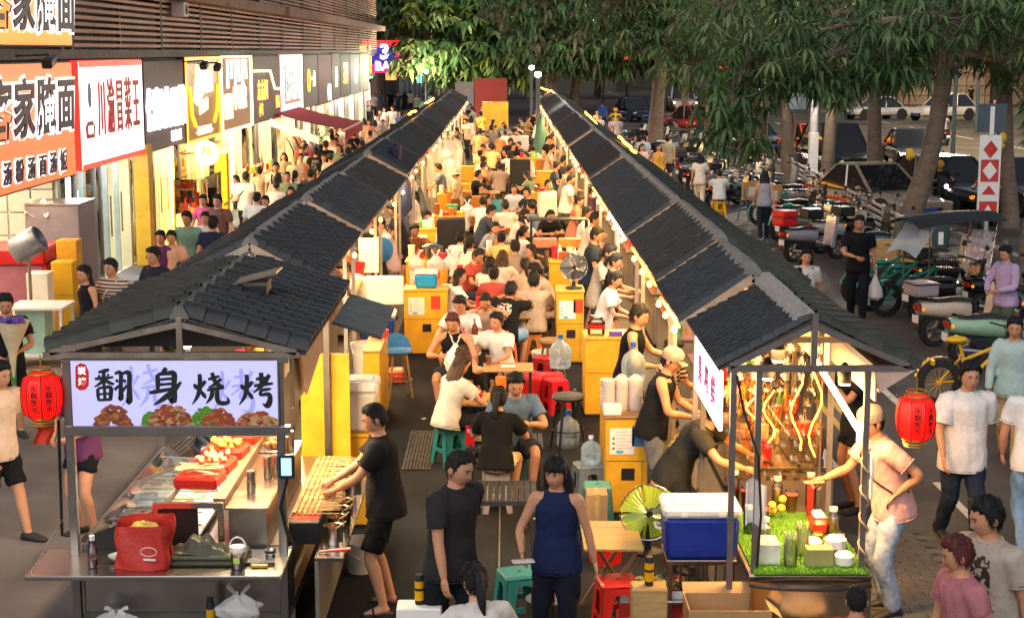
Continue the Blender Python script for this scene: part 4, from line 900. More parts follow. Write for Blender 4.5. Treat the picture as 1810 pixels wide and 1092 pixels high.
# lit sign
SGN=glow('lilac_lightbox','#b8b8ea',.41);INK=mat('black_ink',(.012,.012,.014),.5,var=0);GHO=glow('pale_lilac_print','#9494da',.40)
sb=thing('stall_sign','backlit lilac-white sign with four black brush characters and grilled meat pictures','sign',(-3.15,11.25,1.81))
MB().box(-.012,1.502,.002,.05,-.012,.492,.004).build('sign_case',STEELD,sb);MB().box(0,1.49,-.006,.0,0,.48).build('sign_face',SGN,sb)
def brush(par,strokes,x,z,s,m,y=-.0075,nm='character',w=1.):
 """brush strokes: polylines in a 100 grid with widths, drawn as tapering ribbons"""
 q=MB();n=0
 for st in strokes:
  P_,r_=fine([np.array((a[0],a[1],0.))for a in st],[a[2]*w for a in st],4)
  vs=[];kk=len(P_)
  for i in range(kk):
   d=P_[min(i+1,kk-1)]-P_[max(i-1,0)];d=d/(np.linalg.norm(d)+1e-9);nx_,nz_=-d[1],d[0];r=r_[i]
   for sg in(1,-1):vs.append((x+(P_[i][0]+nx_*r*sg)*s/100,y-n*.00005,z+(P_[i][1]+nz_*r*sg)*s/100))
  q.add(vs,[(2*i,2*i+1,2*i+3,2*i+2)for i in range(kk-1)]);n+=1
 return q.build(nm,m,par,smooth=False)
FAN=[[(44,94,2),(32,90,4),(14,86,2)],[(14,78,3),(18,74,2)],[(42,82,2),(38,76,2)],[(4,68,2.5),(28,70,3.5),(54,73,2)],[(29,90,3),(28,66,4),(28,48,2.5)],[(28,68,3),(18,56,3),(2,46,1)],[(29,68,3),(42,58,3.5),(56,54,2)],[(11,42,3),(11,24,3.5),(12,8,2)],[(11,42,2.5),(30,45,3),(46,44,4),(45,24,4),(44,9,3)],[(13,26,2),(44,28,2.5)],[(29,44,3),(29,10,3)],[(12,10,2.5),(44,12,3)],
 [(58,82,2.5),(74,85,4),(73,50,4),(72,14,5),(65,18,1)],[(60,66,2.5),(67,60,3)],[(56,38,3),(66,48,2.5),(70,52,1)],[(78,82,2.5),(96,85,4.5),(96,50,4.5),(94,6,6),(86,11,1)],[(80,66,2.5),(87,60,3)],[(76,34,3),(86,46,2.5),(92,52,1)]]
SHEN=[[(54,98,4),(46,88,4),(38,82,1.5)],[(30,80,4),(30,56,4.5),(29,36,3)],[(30,80,3),(56,83,4),(74,82,5.5),(73,50,5),(70,8,6.5),(56,16,1.5)],[(33,66,2.5),(70,69,3)],[(33,52,2.5),(69,55,3)],[(6,30,3),(30,34,4),(74,42,3)],[(92,60,2.5),(72,36,5),(44,14,5),(16,-4,1)]]
HUO=[[(4,62,2),(10,54,5),(12,46,2)],[(38,72,4),(30,58,3),(27,52,1)],[(22,92,4),(22,56,5),(14,26,4),(-2,2,1)],[(22,44,2),(32,30,4.5),(38,20,2)]]
SHAO=HUO+[[(46,76,2.5),(62,80,4),(80,86,2)],[(58,96,4),(66,70,4.5),(84,54,4.5),(90,60,1)],[(84,78,3.5),(66,62,3.5),(46,52,1.5)],[(42,44,2.5),(64,48,4),(92,51,2.5)],[(58,46,4),(54,24,4.5),(38,4,1)],[(72,47,4.5),(71,18,5),(80,6,5),(102,8,4),(101,24,1)]]
KAO=HUO+[[(48,78,2.5),(64,81,4),(80,83,2)],[(64,98,4.5),(64,76,4.5),(63,62,3)],[(42,58,2.5),(66,62,4),(98,66,2.5)],[(88,92,4),(70,64,4.5),(40,38,1.5)],[(62,46,3),(78,48,3.5),(92,50,2)],[(64,46,4),(60,32,3),(84,34,4.5),(88,18,5.5),(80,0,6),(66,6,1)]]
for ch,x,z,s in((FAN,.16,.165,.27),(SHEN,.545,.165,.27),(SHAO,.875,.155,.25),(KAO,1.215,.15,.25)):brush(sb,ch,x,z,s,INK,w=1.45)
for ch,x,z,s in((SHAO,.36,.13,.34),(KAO,1.02,.10,.33)):brush(sb,ch,x,z,s,GHO,-.0066,'ghost_character',.9)
MB().prism([(.03,.29),(.06,.265),(.10,.27),(.125,.30),(.13,.40),(.11,.455),(.07,.465),(.035,.44)],-.0085,-.0065,'y').build('red_seal',mat('seal_red',(.62,.02,.02),.5,var=.1),sb)
for z,ch in((.405,'炭'),(.325,'烤')):text(ch,.062,WB,sb,(.08,-.0095,z),bold=.01,ext=.0005,name='seal_character')
MEAT=[mat('print_'+str(i),c,.6,var=.3,scale=40)for i,c in enumerate([(.30,.07,.02),(.20,.05,.02),(.42,.16,.05),(.10,.28,.02),(.40,.05,.02),(.5,.3,.12)])]
for(x0,w_,h_,pal,n)in((.17,.24,.15,(0,1,2,0),70),(.50,.14,.10,(3,3),22),(.56,.30,.15,(0,1,2,5,4),80),(.86,.20,.13,(3,3,3),40),(.95,.22,.12,(0,4,2),60),(1.20,.28,.10,(4,5,1,2),60)):
 q=MB()
 for i in range(n*2):
  u=rnd.random();x=x0+u*w_;z=.005+rnd.random()*h_*(1-(2*u-1)**2)**.6;a=rnd.uniform(0,3);r=rnd.uniform(.014,.026)
  q.prism([(x+r*cos(a+j*1.05)*(1.3 if j%3 else.8),max(.002,z+r*.7*sin(a+j*1.05)))for j in range(6)],-.0072-i*.00004,-.0066,'y',rnd.choice(pal))
 q.build('food_picture',MEAT,sb,smooth=False)
lamp('sign_glow',sb,(.75,-.08,.2),3,(.85,.85,1),1.3,size_y=.4,rot=(R(-90),0,0))
# counters: tilted glass display, steel shelf, front board, grill
MB().box(-3.42,-1.6,-.52,.10,.795,.83,.006).build('front_board',STEEL,t);MB().box(-3.13,-1.62,-.02,.30,.38,.79,.006).build('front_panel',STEEL,t);MB().box(-3.13,-1.62,.05,3.0,.30,.38).build('lower_shelf',STEELD,t)
MB().box(-3.13,-1.62,.30,.34,.02,.38).build('kick_panel',GRIME,t)
for x in(-3.02,-1.78):MB().lathe([(.022,0),(.022,.004),(.001,.004)],14,(0,0,0),0,Matrix.Translation((x,-.022,.66))@Matrix.Rotation(R(90),4,'X')).build('vent_hole',BLACKM,t)
MB().box(-3.15,-1.72,.32,3.0,.72,.79).build('counter_deck',STEELD,t);MB().box(-3.17,-3.13,.1,3.0,.1,.86).build('side_panel',GRIME,t);MB().box(-1.75,-1.71,.4,3.0,.1,.72).build('side_panel',GRIME,t)
# cold display: black end cheek, sloping glass with frame, ice and skewers below
CH=[(-3.12,.80),(-2.30,.80),(-2.30,1.16),(-2.52,1.16),(-3.12,.93)]
MB().prism(CH,.10,.125,'y').build('display_cheek',BLACKM,t);MB().prism(CH,2.75,2.78,'y').build('display_cheek',BLACKM,t)
MB().add([(-3.11,.13,.945),(-2.53,.13,1.17),(-2.53,2.74,1.17),(-3.11,2.74,.945)],[(0,1,2,3)]).build('display_glass',GLASS,t)
for a,b in(((-3.12,.12,.935),(-3.12,2.76,.935)),((-2.53,.12,1.17),(-2.53,2.76,1.17)),((-3.12,1.45,.945),(-2.53,1.45,1.18))):MB().bar(a,b,.022).build('display_frame',STEELD,t)
MB().box(-3.10,-2.35,.14,2.74,.80,.84).build('cold_tray',FOAM,t)
q=MB()
for i in range(130):x,y=rnd.uniform(-3.05,-2.45),rnd.uniform(.2,2.65);a=rnd.uniform(-.3,.3);q.bar((x-.12*cos(a),y,.86+rnd.random()*.02),(x+.12*cos(a),y+.12*sin(a),.87),rnd.uniform(.012,.03),.012,rnd.randrange(4))
o=q.build('chilled_skewers',[mat('raw_meat',(.45,.12,.09),.4,var=.3),mat('pale_fish',(.6,.48,.38),.4,var=.2),mat('veg_green',(.16,.28,.06),.5,var=.3),FOAM],t,smooth=False);o['kind']='stuff'
for x0,x1,z0,z1 in((-2.62,-2.58,.82,1.16),(-2.14,-2.10,.82,1.16)):MB().box(x0,x1,.04,.08,z0,z1).build('divider_post',STEEL,t)
MB().box(-2.62,-2.10,.04,.08,1.16,1.2).build('divider_rail',STEEL,t)
MB().box(-2.10,-1.78,.12,2.2,1.12,1.14,.004).build('upper_counter',mat('warm_steel',(.46,.36,.25),.24,1.,var=.12),t);MB().box(-2.08,-1.80,.16,2.2,.80,1.115).build('upper_counter_body',STEELD,t);MB().box(-2.20,-2.11,.2,2.2,1.10,1.19).build('rail_shelf',mat('copper_rail',(.3,.17,.1),.4,.6),t)
# charcoal grill on the alley side
MB().box(-1.69,-1.45,.55,2.5,.72,.90,.008).build('grill_trough',BLACKM,t);MB().box(-1.67,-1.47,.6,2.45,.86,.905).build('ember_bed',glow('embers','#c23a08',.5),t)
for i in range(24):MB().bar((-1.69,.62+i*.078,.91),(-1.45,.62+i*.078,.91),.008).build('grill_bar',STEELD,t)
q=MB()
for i in range(60):
 y=.7+i*.029+rnd.uniform(-.006,.006);e=rnd.uniform(-.05,.05);q.tube([(-1.69,y,.925),(-1.33+rnd.uniform(-.05,.03),y+e,.94)],.004,5,0);mi=rnd.choice((1,1,1,2,3)if i<40 else(2,2,3,1))
 for j in range(5):q.box(-1.68+j*.042,-1.646+j*.042,y-.008+e*j*.07,y+.008+e*j*.07,.917,.938+rnd.uniform(0,.006),.005,mi if rnd.random()>.15 else 1)
o=q.build('skewers',[WOOD,mat('grilled_meat',(.25,.1,.03),.5,var=.4),mat('grilled_corn',(.55,.36,.06),.5,var=.3),mat('grilled_green',(.12,.26,.04),.5,var=.3)],t);o['kind']='stuff'
MB().box(-1.45,-1.23,.2,2.4,.70,.73,.004).build('side_ledge',STEEL,t);MB().box(-1.45,-1.42,.2,2.4,.1,.70).build('side_skirt',GRIME,t)
MB().box(-1.62,-1.585,.3,.95,1.86,2.3,.004).build('control_box',STEELD,t);MB().prism([(.3,2.3),(1.7,2.3),(1.7,2.05),(.7,1.88)],-1.56,-1.54,'x').build('smoke_hood',STEELD,t)
MB().box(-1.9,-1.45,3.02,3.05,.5,1.75).build('yellow_screen',YEL,t)
lamp('display_lamp',t,(-2.56,1.4,1.12),9,(1,.93,.85),.05,size_y=2.2,rot=(0,R(35),0));lamp('stall_lamp',t,(-2.2,1.4,2.30),95,(1,.72,.42),.2,size_y=2.2);lamp('grill_lamp',t,(-1.72,1.4,2.1),60,(1,.70,.4),.1,size_y=1.6)
MB().box(-2.4,-2.36,.3,2.7,2.315,2.335).build('light_tube',STRIPW,t)
MB().box(-1.66,-1.545,-.10,-.055,1.42,1.60,.01).build('payment_screen_case',BLACKM,t);MB().box(-1.64,-1.565,-.104,-.101,1.45,1.58).build('payment_screen',glow('screen','#8ab0ff',1.3),t)
MB().tube([(-1.6,-.06,1.42),(-1.66,-.05,1.2),(-1.62,-.04,1.0),(-1.56,0,.86)],.012,6).build('cable',BLACKM,t)
MB().tube([(-3.26,-.04,1.85),(-3.27,-.05,.98)],.012,6).build('gas_strut',BLACKM,t)
q=MB()
for i in range(22):q.ball((-3.26-i*.006,-.06-i*.018,1.1-i*.0125),(.005,.008,.011),6,4)
q.build('chain',STEEL,t)['kind']='stuff'
# ---- front right stall: drinks
t=thing('drinks_stall','drinks stall with dark tiled gable roof, artificial grass counter and amber lights','market stall',(0,11.4,0));L=1.85
xr,zr=2.25,2.57;slope(t,xr,zr,1.56,2.20,0,1.8,.14,8,TILE);slope(t,xr,zr,3.02,2.18,0,1.8,.14,8,TILEG);ridge(t,xr-.06,zr+.02,.02,1.8,2,mat('speckled_ridge',(.3,.28,.27),.8,var=.3,scale=30),.1)
GRF=mat('warm_grey_steel',(.16,.14,.13),.5,.5,var=.15)
frame_bars(t,[((1.62,0,2.20),(2.95,0,2.20)),((1.64,0,2.22),(xr,0,zr-.05)),((2.95,0,2.22),(xr,0,zr-.05)),((xr,-.02,2.2),(xr,-.02,zr+.04)),((1.66,0,2.2),(1.66,1.75,2.2)),((2.72,0,2.2),(2.72,1.75,2.2)),((1.7,.9,2.25),(2.8,.9,2.25)),((1.9,.9,2.4),(2.6,.9,2.4)),((1.9,1.75,2.4),(2.6,1.75,2.4))],GRF,.045)
for x,y in((1.67,0),(1.86,.02),(2.66,.02),(1.67,1.75),(2.66,1.75)):MB().box(x-.022,x+.022,y-.022,y+.022,0,2.2).build('post',GRF,t)
MB().grid(lambda u,v:(1.86+.80*u,1.70+.015*sin(u*40+v*13)+.01*sin(v*70),2.2-1.32*v),30,30).build('film_curtain',glass('cling_film',(1,.80,.5),.12,.14),t)
def drum(u,v):a=-pi/2+(u-.5)*pi*.8;return(2.26+.47*sin((u-.5)*pi*.82),-.12-.10*cos((u-.5)*pi),.62-.62*v)
MB().grid(drum,20,3).build('curved_apron',STEEL,t);MB().box(1.82,2.70,-.02,1.7,.06,.60).build('counter_body',GRIME,t);MB().box(1.80,2.72,-.1,1.72,.60,.655,.01).build('counter_top',STEEL,t)
MB().tube([drum(i/12,.06)for i in range(13)],.012,6).build('rim_tube',BLACKM,t)
gt=MB().box(1.84,2.70,-.10,1.5,.656,.668).build('grass_mat',mat('artificial_turf',(.10,.26,.02),.9,var=.4,scale=80,bump=1,bscale=200),t)
q=MB()
for i in range(5200):
 x,y=rnd.uniform(1.84,2.70),-.12+(rnd.random()**1.6)*1.5;a=rnd.uniform(0,6.28);h=rnd.uniform(.015,.032);c,s_=cos(a)*.004,sin(a)*.004;e=(x+rnd.uniform(-.012,.012),y+rnd.uniform(-.018,.008),.668+h)
 q.add([(x-c,y-s_,.666),(x+c,y+s_,.666),e],[(0,1,2)])
o=q.build('grass_blades',mat('turf_blade',(.14,.34,.03),.7,var=.3,scale=20),t,smooth=False);o['kind']='stuff'
MB().box(2.735,2.75,.1,1.7,1.93,2.18).build('inner_panel',mat('peach_sheet',(.62,.44,.33),.6),t)
MB().add([(2.70,-.02,2.18),(3.0,-.02,2.19),(2.74,-.02,2.02),(2.74,1.7,2.04),(3.0,1.7,2.17)],[(0,2,1),(1,2,3,4)]).build('side_tarp',mat('peach_tarp',(.50,.36,.28),.7),t)
SB=glow('drinks_sign','#fff2e0',4.2);MB().box(1.575,1.60,.05,1.6,1.72,2.16).build('side_sign',SB,t)
for y,ch in((.35,'鲜'),(.75,'榨'),(1.15,'果')):text(ch,.26,mat('pink_letter',(.6,.12,.35),.5),t,(1.565,y,1.94),(R(90),0,R(-90)),.02,.003)
def curve_tube(y,x,z0,z1,ph):return[(x+.05*sin(ph+i*.9),y,z0+(z1-z0)*i/8)for i in range(9)]
for i,(x,y,z0,z1)in enumerate(((2.2,1.55,1.25,1.7),(2.42,1.5,1.2,1.85),(2.05,1.5,1.45,1.75),(2.46,.9,1.3,2.0))):MB().tube(curve_tube(y,x,z0,z1,i),.007,6).build('neon_squiggle',STRIP,t)
MB().tube([(2.62,.1,1.72),(2.45,.9,2.08)],.022,8).build('light_tube',STRIPW,t);MB().tube([(2.1,1.7,2.36),(2.6,1.0,2.34)],.02,8).build('light_tube',STRIP,t)
lamp('stall_lamp',t,(2.25,.8,2.12),90,(1,.50,.13),.5,size_y=1.2);lamp('front_lamp',t,(2.3,.2,2.1),40,(1,.58,.2),.2)
for x,y in((2.0,.5),(2.55,.3),(2.2,1.2)):MB().lathe([(.001,0),(.05,.01),(.055,.1),(.02,.16),(.001,.17)],10,(x,y,2.02)).build('spot_lamp',BLACKM,t);MB().lathe([(.045,0),(.001,.002)],10,(x,y,2.015)).build('spot_lens',STRIPW,t)
MB().box(2.69,2.705,-.05,.2,1.22,1.56,.004).build('price_board',PAPER,t,(0,-.03,0));MB().box(2.655,2.67,.1,.3,1.58,1.74).build('lit_board',glow('lit_board','#fff0d0',2.5),t)
MB().tube([(1.69,-.03,2.15),(1.74,-.04,1.9),(1.86,-.04,1.55),(1.89,-.04,1.1),(1.87,-.04,.7)],.010,6).build('cable',BLACKM,t)
MB().tube([(2.66+.035*cos(i*.9),-.02+.035*sin(i*.9),1.6-i*.03)for i in range(30)],.009,5).build('wound_rope',mat('rope',(.42,.32,.2),.8),t)
# red lanterns hung at the outer corners
LANT=glow('lantern_silk','#ff1408',.55);GOLDT=mat('gold_trim',(.45,.27,.06),.4,.6)
def lantern(x,y,z,lab,e):
 t=thing('red_lantern',lab,'lantern',(x,y,z),.25,'red paper lanterns');n=8
 MB().lathe([(.085,-.16),(.125,-.13),(.142,-.06),(.145,0),(.142,.06),(.125,.13),(.085,.16)],n,cap=True).build('silk_body',LANT,t,angle=20)
 for i in range(n):
  a=2*pi*i/n;MB().tube([((r+.003)*cos(a),(r+.003)*sin(a),z_)for r,z_ in((.085,-.16),(.125,-.13),(.142,-.06),(.145,0),(.142,.06),(.125,.13),(.085,.16))],.004,4).build('rib',mat('lantern_rib',(.2,.01,.01),.5),t)
 for z_,r in((.165,.088),(.20,.075),(-.165,.088),(-.19,.082),(-.21,.075)):MB().tube([(r*cos(i*.45),r*sin(i*.45),z_)for i in range(15)],.008,5).build('gold_rim',GOLDT,t)
 MB().tube([(0,0,.19),(0,0,.30)],.006,5).build('hook',GOLDT,t)
 for k_,a in enumerate((-pi/2-.39,-pi/2+.39)):
  for j,ch in enumerate('乐翻夜市'):text(ch,.052,INK,t,(.137*cos(a),.137*sin(a),.075-j*.052),(R(90),0,a+pi/2),.01,.001,name='lantern_character')
 lamp('lantern_bulb',t,(0,0,0),e,(1,.2,.1),.05,'POINT')
 return t
l1=lantern(-3.36,11.22,2.04,'red lantern hanging at the left corner of the barbecue stall',2)
MB().grid(lambda u,v:(-.06+.12*u+.02*sin(v*5),.02*sin(u*6),-.2-.16*v),4,5).build('tassel',mat('tassel',(.6,.05,.02),.8),l1)
lantern(3.01,11.36,1.84,'red lantern hanging at the right corner of the drinks stall',2)
# ------------------------------------------------------------------ furniture and goods in the alley
def stool(c,h,lab,x,y,rz=0.,top=.30,base=.36,grp='plastic stools'):
 t=thing('plastic_stool',lab,'stool',(x,y,.004),rz,grp);m=plastic(c,.35);a,b=top/2,base/2
 MB().box(-a,a,-a,a,h-.035,h,.022).lathe([(.016,0),(.016,.002),(.001,.002)],10,(0,0,h),1).build('seat',[m,BLACKM],t)
 for sx,sy in((1,1),(1,-1),(-1,1),(-1,-1)):
  q=MB();w_=.055;p0=Vector((sx*a*.97,sy*a*.97,h-.02));p1=Vector((sx*b,sy*b,0))
  for dx,dy in((-sx*w_*1.25,0),(0,-sy*w_*1.25)):
   u=Vector((dx,dy,0));th=Vector((0,-sy*.012,0))if dx else Vector((-sx*.012,0,0));tp=p0+u*1.5
   vs=[p0,tp,p1+u*.8,p1];vs=vs+[v+th for v in vs]
   q.add(vs,[(0,1,2,3),(7,6,5,4),(0,4,5,1),(1,5,6,2),(2,6,7,3),(3,7,4,0)])
  q.build('leg',m,t)
 q=MB()
 for i in range(4):
  M=Matrix.Rotation(i*pi/2,4,'Z');z=h*.36;r=b-(b-a)*.36-.004;vs=[(-r+.03,-r,z),(r-.03,-r,z),(r-.03,-r,z+.045),(-r+.03,-r,z+.045)];vs+=[(x_,y_+.01,z_)for x_,y_,z_ in vs]
  MB().add(vs,[(0,1,2,3),(7,6,5,4),(0,4,5,1),(2,6,7,3)],0,M).build('stretcher',m,t)
  def arch(u,v):
   aa=pi*u;r0=a*.62;x_=-r0*cos(aa);z0=h*.62+(h*.22)*sin(aa);zz=z0+(h-.03-z0)*v;k_=(h-zz)/h;return(x_*(1+k_*.25),-(a+(b-a)*k_)*.985,zz)
  MB().grid(arch,8,2,0,M).build('apron',m,t)
 return t
stool('#cc2a22',.47,'tall red plastic stool in the foreground before the wooden table',.86,11.75,.15)
stool('#2f7d78',.45,'teal plastic stool in the foreground beside the woman with the phone',.10,12.0,.3)
stool('#2a7a74',.42,'green plastic stool under the woman in cream t-shirt',-.62,17.0,.6,.26,.32)
stool('#9b8f92',.40,'dull mauve stool under the woman in black t-shirt',-.10,15.22,.1,.26,.3)
stool('#3f6f74',.40,'blue-grey stool under the man in grey-blue t-shirt',.07,15.98,.1,.26,.3)
s_=stool('#4a8f86',.45,'upper pale green stool stacked beside the near yellow counter',.86,14.55,0,.26,.34);
stool('#6a7478',.45,'grey plastic stool holding a water bottle',.82,15.3,.2,.28,.34)
for i,(x,y,c,lab)in enumerate([(-.39,18.05,'#30343a','dark stool under the diner in black vest'),(-.64,19.7,'#c8352a','red stool under the red-haired youth'),(-.08,19.8,'#b8302a','red stool under the woman in strap dress'),(-.02,22.0,'#d2603a','orange-red stool under the man with printed back'),(.39,22.75,'#b06a2a','brown stool under the beige-grey t-shirt diner'),
 (.62,19.5,'#c8202a','red stool standing upside against the wall of crates'),(.36,19.9,'#c8202a','red stool beside the small wooden table'),(.5,21.0,'#b8282a','red stool below the round wooden stool'),(-.56,21.1,'#a8a49c','pale stool under the diner in white t-shirt'),(.2,32.5,'#c83a2a','red stool under the man in cream t-shirt'),(.26,29.6,'#8a2a2a','maroon stool under the woman in black shorts'),
 (-.69,27.8,'#c84a3a','red stool under the woman in off-white dress'),(-.09,28.6,'#b83a2a','red stool under the woman in yellow top'),(-.08,25.8,'#7a2a2a','stool under the woman with long brown hair'),(-.30,25.0,'#7a302a','stool under the woman with very long dark hair'),(.33,25.0,'#9a302a','stool under the small diner in tan')]):
 stool(c,.43,lab,x,y,i*.4,.25,.31)
YST=stool('#d8a820',.45,'yellow plastic stool under the man by the motorbikes',5.82,43.3,.2)
# black slatted tables
def slat_table(x,y,w_,d_,h,n,lab,m=mat('black_slat',(.025,.025,.027),.45,var=.15)):
 t=thing('slat_table',lab,'table',(x,y,.004),0,'low black slatted tables');p=w_/n
 sm=MB().box(.005,p-.005,-d_/2,d_/2,h-.02,h,.004).mesh('slat',m)
 for i in range(n):link('slat',sm,t,(-w_/2+i*p,0,0))
 for yy in(-d_/2-.012,d_/2+.012):MB().box(-w_/2,w_/2,yy-.012,yy+.012,h-.045,h-.004).build('rail',m,t)
 for sx in(-1,1):
  for sy in(-1,1):MB().box(sx*(w_/2-.05)-.013,sx*(w_/2-.05)+.013,sy*(d_/2-.03)-.013,sy*(d_/2-.03)+.013,0,h-.04).build('leg',m,t)
 return t
slat_table(-.12,14.22,.80,.66,.48,14,'empty low black slatted table in the alley');slat_table(-.02,16.05+.0,.80,.60,.50,14,'black slatted table with skewers and foil dish')
def wood_table(x,y,w_,d_,h,lab,rz=0.,folding=False,m=WOOD):
 t=thing('wooden_table',lab,'table',(x,y,.004),rz,'small wooden tables');n=4
 for i in range(n):MB().box(-w_/2,w_/2,-d_/2+i*d_/n+.002,-d_/2+(i+1)*d_/n-.002,h-.022,h,.003).build('plank',m,t)
 for sy in(-1,1):
  if folding:
   for a,b in((-1,1),(1,-1)):MB().bar((a*w_*.42,sy*d_*.4+a*.02,h-.03),(b*w_*.46,sy*d_*.4+a*.02,0),.03).build('leg',WOODD,t)
  else:
   for sx in(-1,1):MB().box(sx*w_*.44-.016,sx*w_*.44+.016,sy*d_*.42-.016,sy*d_*.42+.016,0,h-.022).build('leg',BLACKM,t)
 return t
wood_table(.83,12.15,.46,.75,.70,'pale wooden folding table beside the blue cooler',0,True)
wood_table(-.25,17.45,.75,.50,.62,'wooden table between the cream and grey-blue diners');wood_table(.02,19.15,.62,.50,.66,'wooden table with napkins before the strap dress woman')
wood_table(-.38,20.6,.8,.6,.68,'dark table under the cola bottle',m=WOODD);wood_table(-.1,22.9,.9,.6,.68,'table behind the man with printed back',m=WOODD);wood_table(-.5,26.6,.9,.7,.68,'table before the woman in off-white dress',m=WOODD);wood_table(.0,30.2,1.0,.7,.68,'table before the woman in grey sleeves',m=WOODD);wood_table(.1,33.4,1.0,.7,.68,'table beside the white paper menu',m=WOODD)
for i in range(12):wood_table((-.55,.45)[i%2]+rnd.uniform(-.1,.1),37+i*3.1,.95,.7,.7,'far wooden dining table, %s from the red banner'%['twelfth','eleventh','tenth','ninth','eighth','seventh','sixth','fifth','fourth','third','second','nearest'][i],0,False,WOOD if i%3 else WOODD)
# tall bar stools
def bar_stool(x,y,lab,c,h=.62,back=True,round_=False):
 t=thing('bar_stool',lab,'stool',(x,y,.004),.3)
 if back:MB().grid(lambda u,v:(.19*cos(u*2*pi)*(1-.1*v),.19*sin(u*2*pi)*(1-.1*v),h+(.05+.16*max(0,sin(u*2*pi))**.7)*v),24,3).build('back_shell',c,t)
 MB().lathe([(.001,-.03),(.17,-.03),(.19,0),(.17,.03),(.001,.035)],20,(0,0,h)).build('seat',c,t)
 for i in range(4):a=pi/4+i*pi/2;MB().tube([(.12*cos(a),.12*sin(a),h-.02),(.22*cos(a),.22*sin(a),0)],[.018,.014],8).build('leg',WOOD if back else(WOODD if not round_ else BLACKM),t)
 MB().tube([(.18*cos(i*.35),.18*sin(i*.35),.24)for i in range(19)],.009,6).build('foot_ring',WOOD if back else BLACKM,t)
bar_stool(-1.42,20.4,'blue shell bar stool with pale wooden legs',plastic('#4a86b8'));bar_stool(.62,21.2,'round wooden stool near the white bin',WOODD,.60,False);bar_stool(.70,17.6,'black round metal stool over the water bottle',mat('dark_seat',(.03,.028,.027),.5),.62,False,True);bar_stool(-1.75,19.2,'grey metal stool under the white tub',ALU,.5,False,True)
# yellow cabinets
HAZ=mat('black_print',(.01,.01,.01),.5,var=0)
def cabinet(x,y,w_,d_,h,lab,notice=True,hazard=False,topm=None,rz=0.):
 t=thing('yellow_cabinet',lab,'cabinet',(x,y,.004),rz,'yellow vending cabinets');MB().box(-w_/2,w_/2,0,d_,.03,h-.03,.01).build('body',YEL,t)
 MB().box(-w_/2-.01,w_/2+.01,-.015,d_+.01,h-.028,h,.006).build('top',topm or YEL,t)
 MB().box(-w_/2+.02,w_/2-.02,.01,d_-.01,0,.03).build('plinth',BLACKM,t)
 if notice:
  p=MB().box(-w_*.4,-w_*.4+.24,-.004,-.001,h*.62,h*.62+.26).build('notice',PAPER,t)
  for k in range(6):MB().box(-w_*.4+.07,-w_*.4+(.21 if k%2 else.17),-.0055,-.0045,h*.62+.22-k*.032,h*.62+.226-k*.032).build('print_line',mat('print_grey',(.3,.3,.3),.6),p)
  for k in range(3):MB().prism([(-w_*.4+.025,h*.62+.15-k*.05),(-w_*.4+.055,h*.62+.15-k*.05),(-w_*.4+.04,h*.62+.178-k*.05)],-.0055,-.0045,'y').build('warning_mark',HAZ,p)
  MB().lathe([(.03,0),(.03,.001),(.001,.001)],14,(0,0,0),0,Matrix.Translation((-w_*.4+.10,-.0045,h*.62+.025))@Matrix.Rotation(R(90),4,'X'),1.4,.6).build('blue_logo',mat('logo_blue',(.1,.35,.6),.5),p)
 MB().box(-w_/2+.012,w_/2-.012,-.002,.002,h*.55,h*.555).build('panel_joint',BLACKM,t);MB().box(w_*.36,w_*.37,-.002,.002,.06,h*.55).build('panel_joint',BLACKM,t)
 if notice:MB().box(w_*.12,w_*.12+.14,-.004,-.001,h*.7,h*.7+.2).build('sticker',rnd.choice([PAPER,plastic('#c8402a'),plastic('#3a6a9a')]),t)
 MB().box(-.05,.08,-.006,-.001,h*.36,h*.36+.12,.004).build('handle_recess',BLACKM,t)
 if hazard:
  for k in range(4):MB().prism([(-.02+k*.05,.08),(.0+k*.05,.08),(.04+k*.05,.16),(.02+k*.05,.16)],-.003,-.001,'y').build('hazard_stripe',HAZ,t)
  MB().prism([(.18,.08),(.28,.08),(.23,.17)],-.003,-.001,'y').build('warning_triangle',HAZ,t)
 return t
cabinet(1.17,15.0,.42,.9,1.0,'nearest yellow cabinet with notice, right of the alley',True,True,WOODD);cabinet(1.27,19.25,.60,.6,1.0,'yellow cabinet topped by a red-banded jar',False,True)
cabinet(.92,22.6,.40,.6,1.08,'yellow cabinet with a desk fan on top');cabinet(-1.20,23.27,.65,.5,1.0,'yellow cabinet carrying the light blue cool box, left of the alley')
cabinet(-1.60,18.45,.2,1.3,1.0,'narrow yellow cabinet edge with wooden top at the left',False,False,WOOD);cabinet(-1.46,14.6,.44,.5,.92,'yellow cabinet behind the cook with foam box on top',False);
for i,(x,y,w_,lab)in enumerate([(-1.35,26.5,.7,'yellow cabinet holding a steel stock pot'),(-1.5,31.4,.8,'yellow cabinet behind the black speaker'),(-1.25,33.8,.7,'yellow cabinet with green basket'),(-1.45,39.0,.5,'yellow cabinet with cardboard box front'),(-1.2,42.0,.5,'yellow cabinet left of the bucket hat customer'),(.95,39.5,.6,'yellow cabinet beside the black chair'),(.75,52.5,.8,'yellow cabinet before the orange box'),(1.0,26.4,.55,'yellow cabinet under red bowls at the rack'),(-.55,79,1.3,'tall yellow box in front of the red banner'),(-1.2,48.5,.4,'yellow cabinet in the far left stall line'),(1.15,46.5,.5,'yellow cabinet in the far right stall line')]):
 cabinet(x,y,w_,.5,1.0 if y<70 else 2.0,lab,i<3)
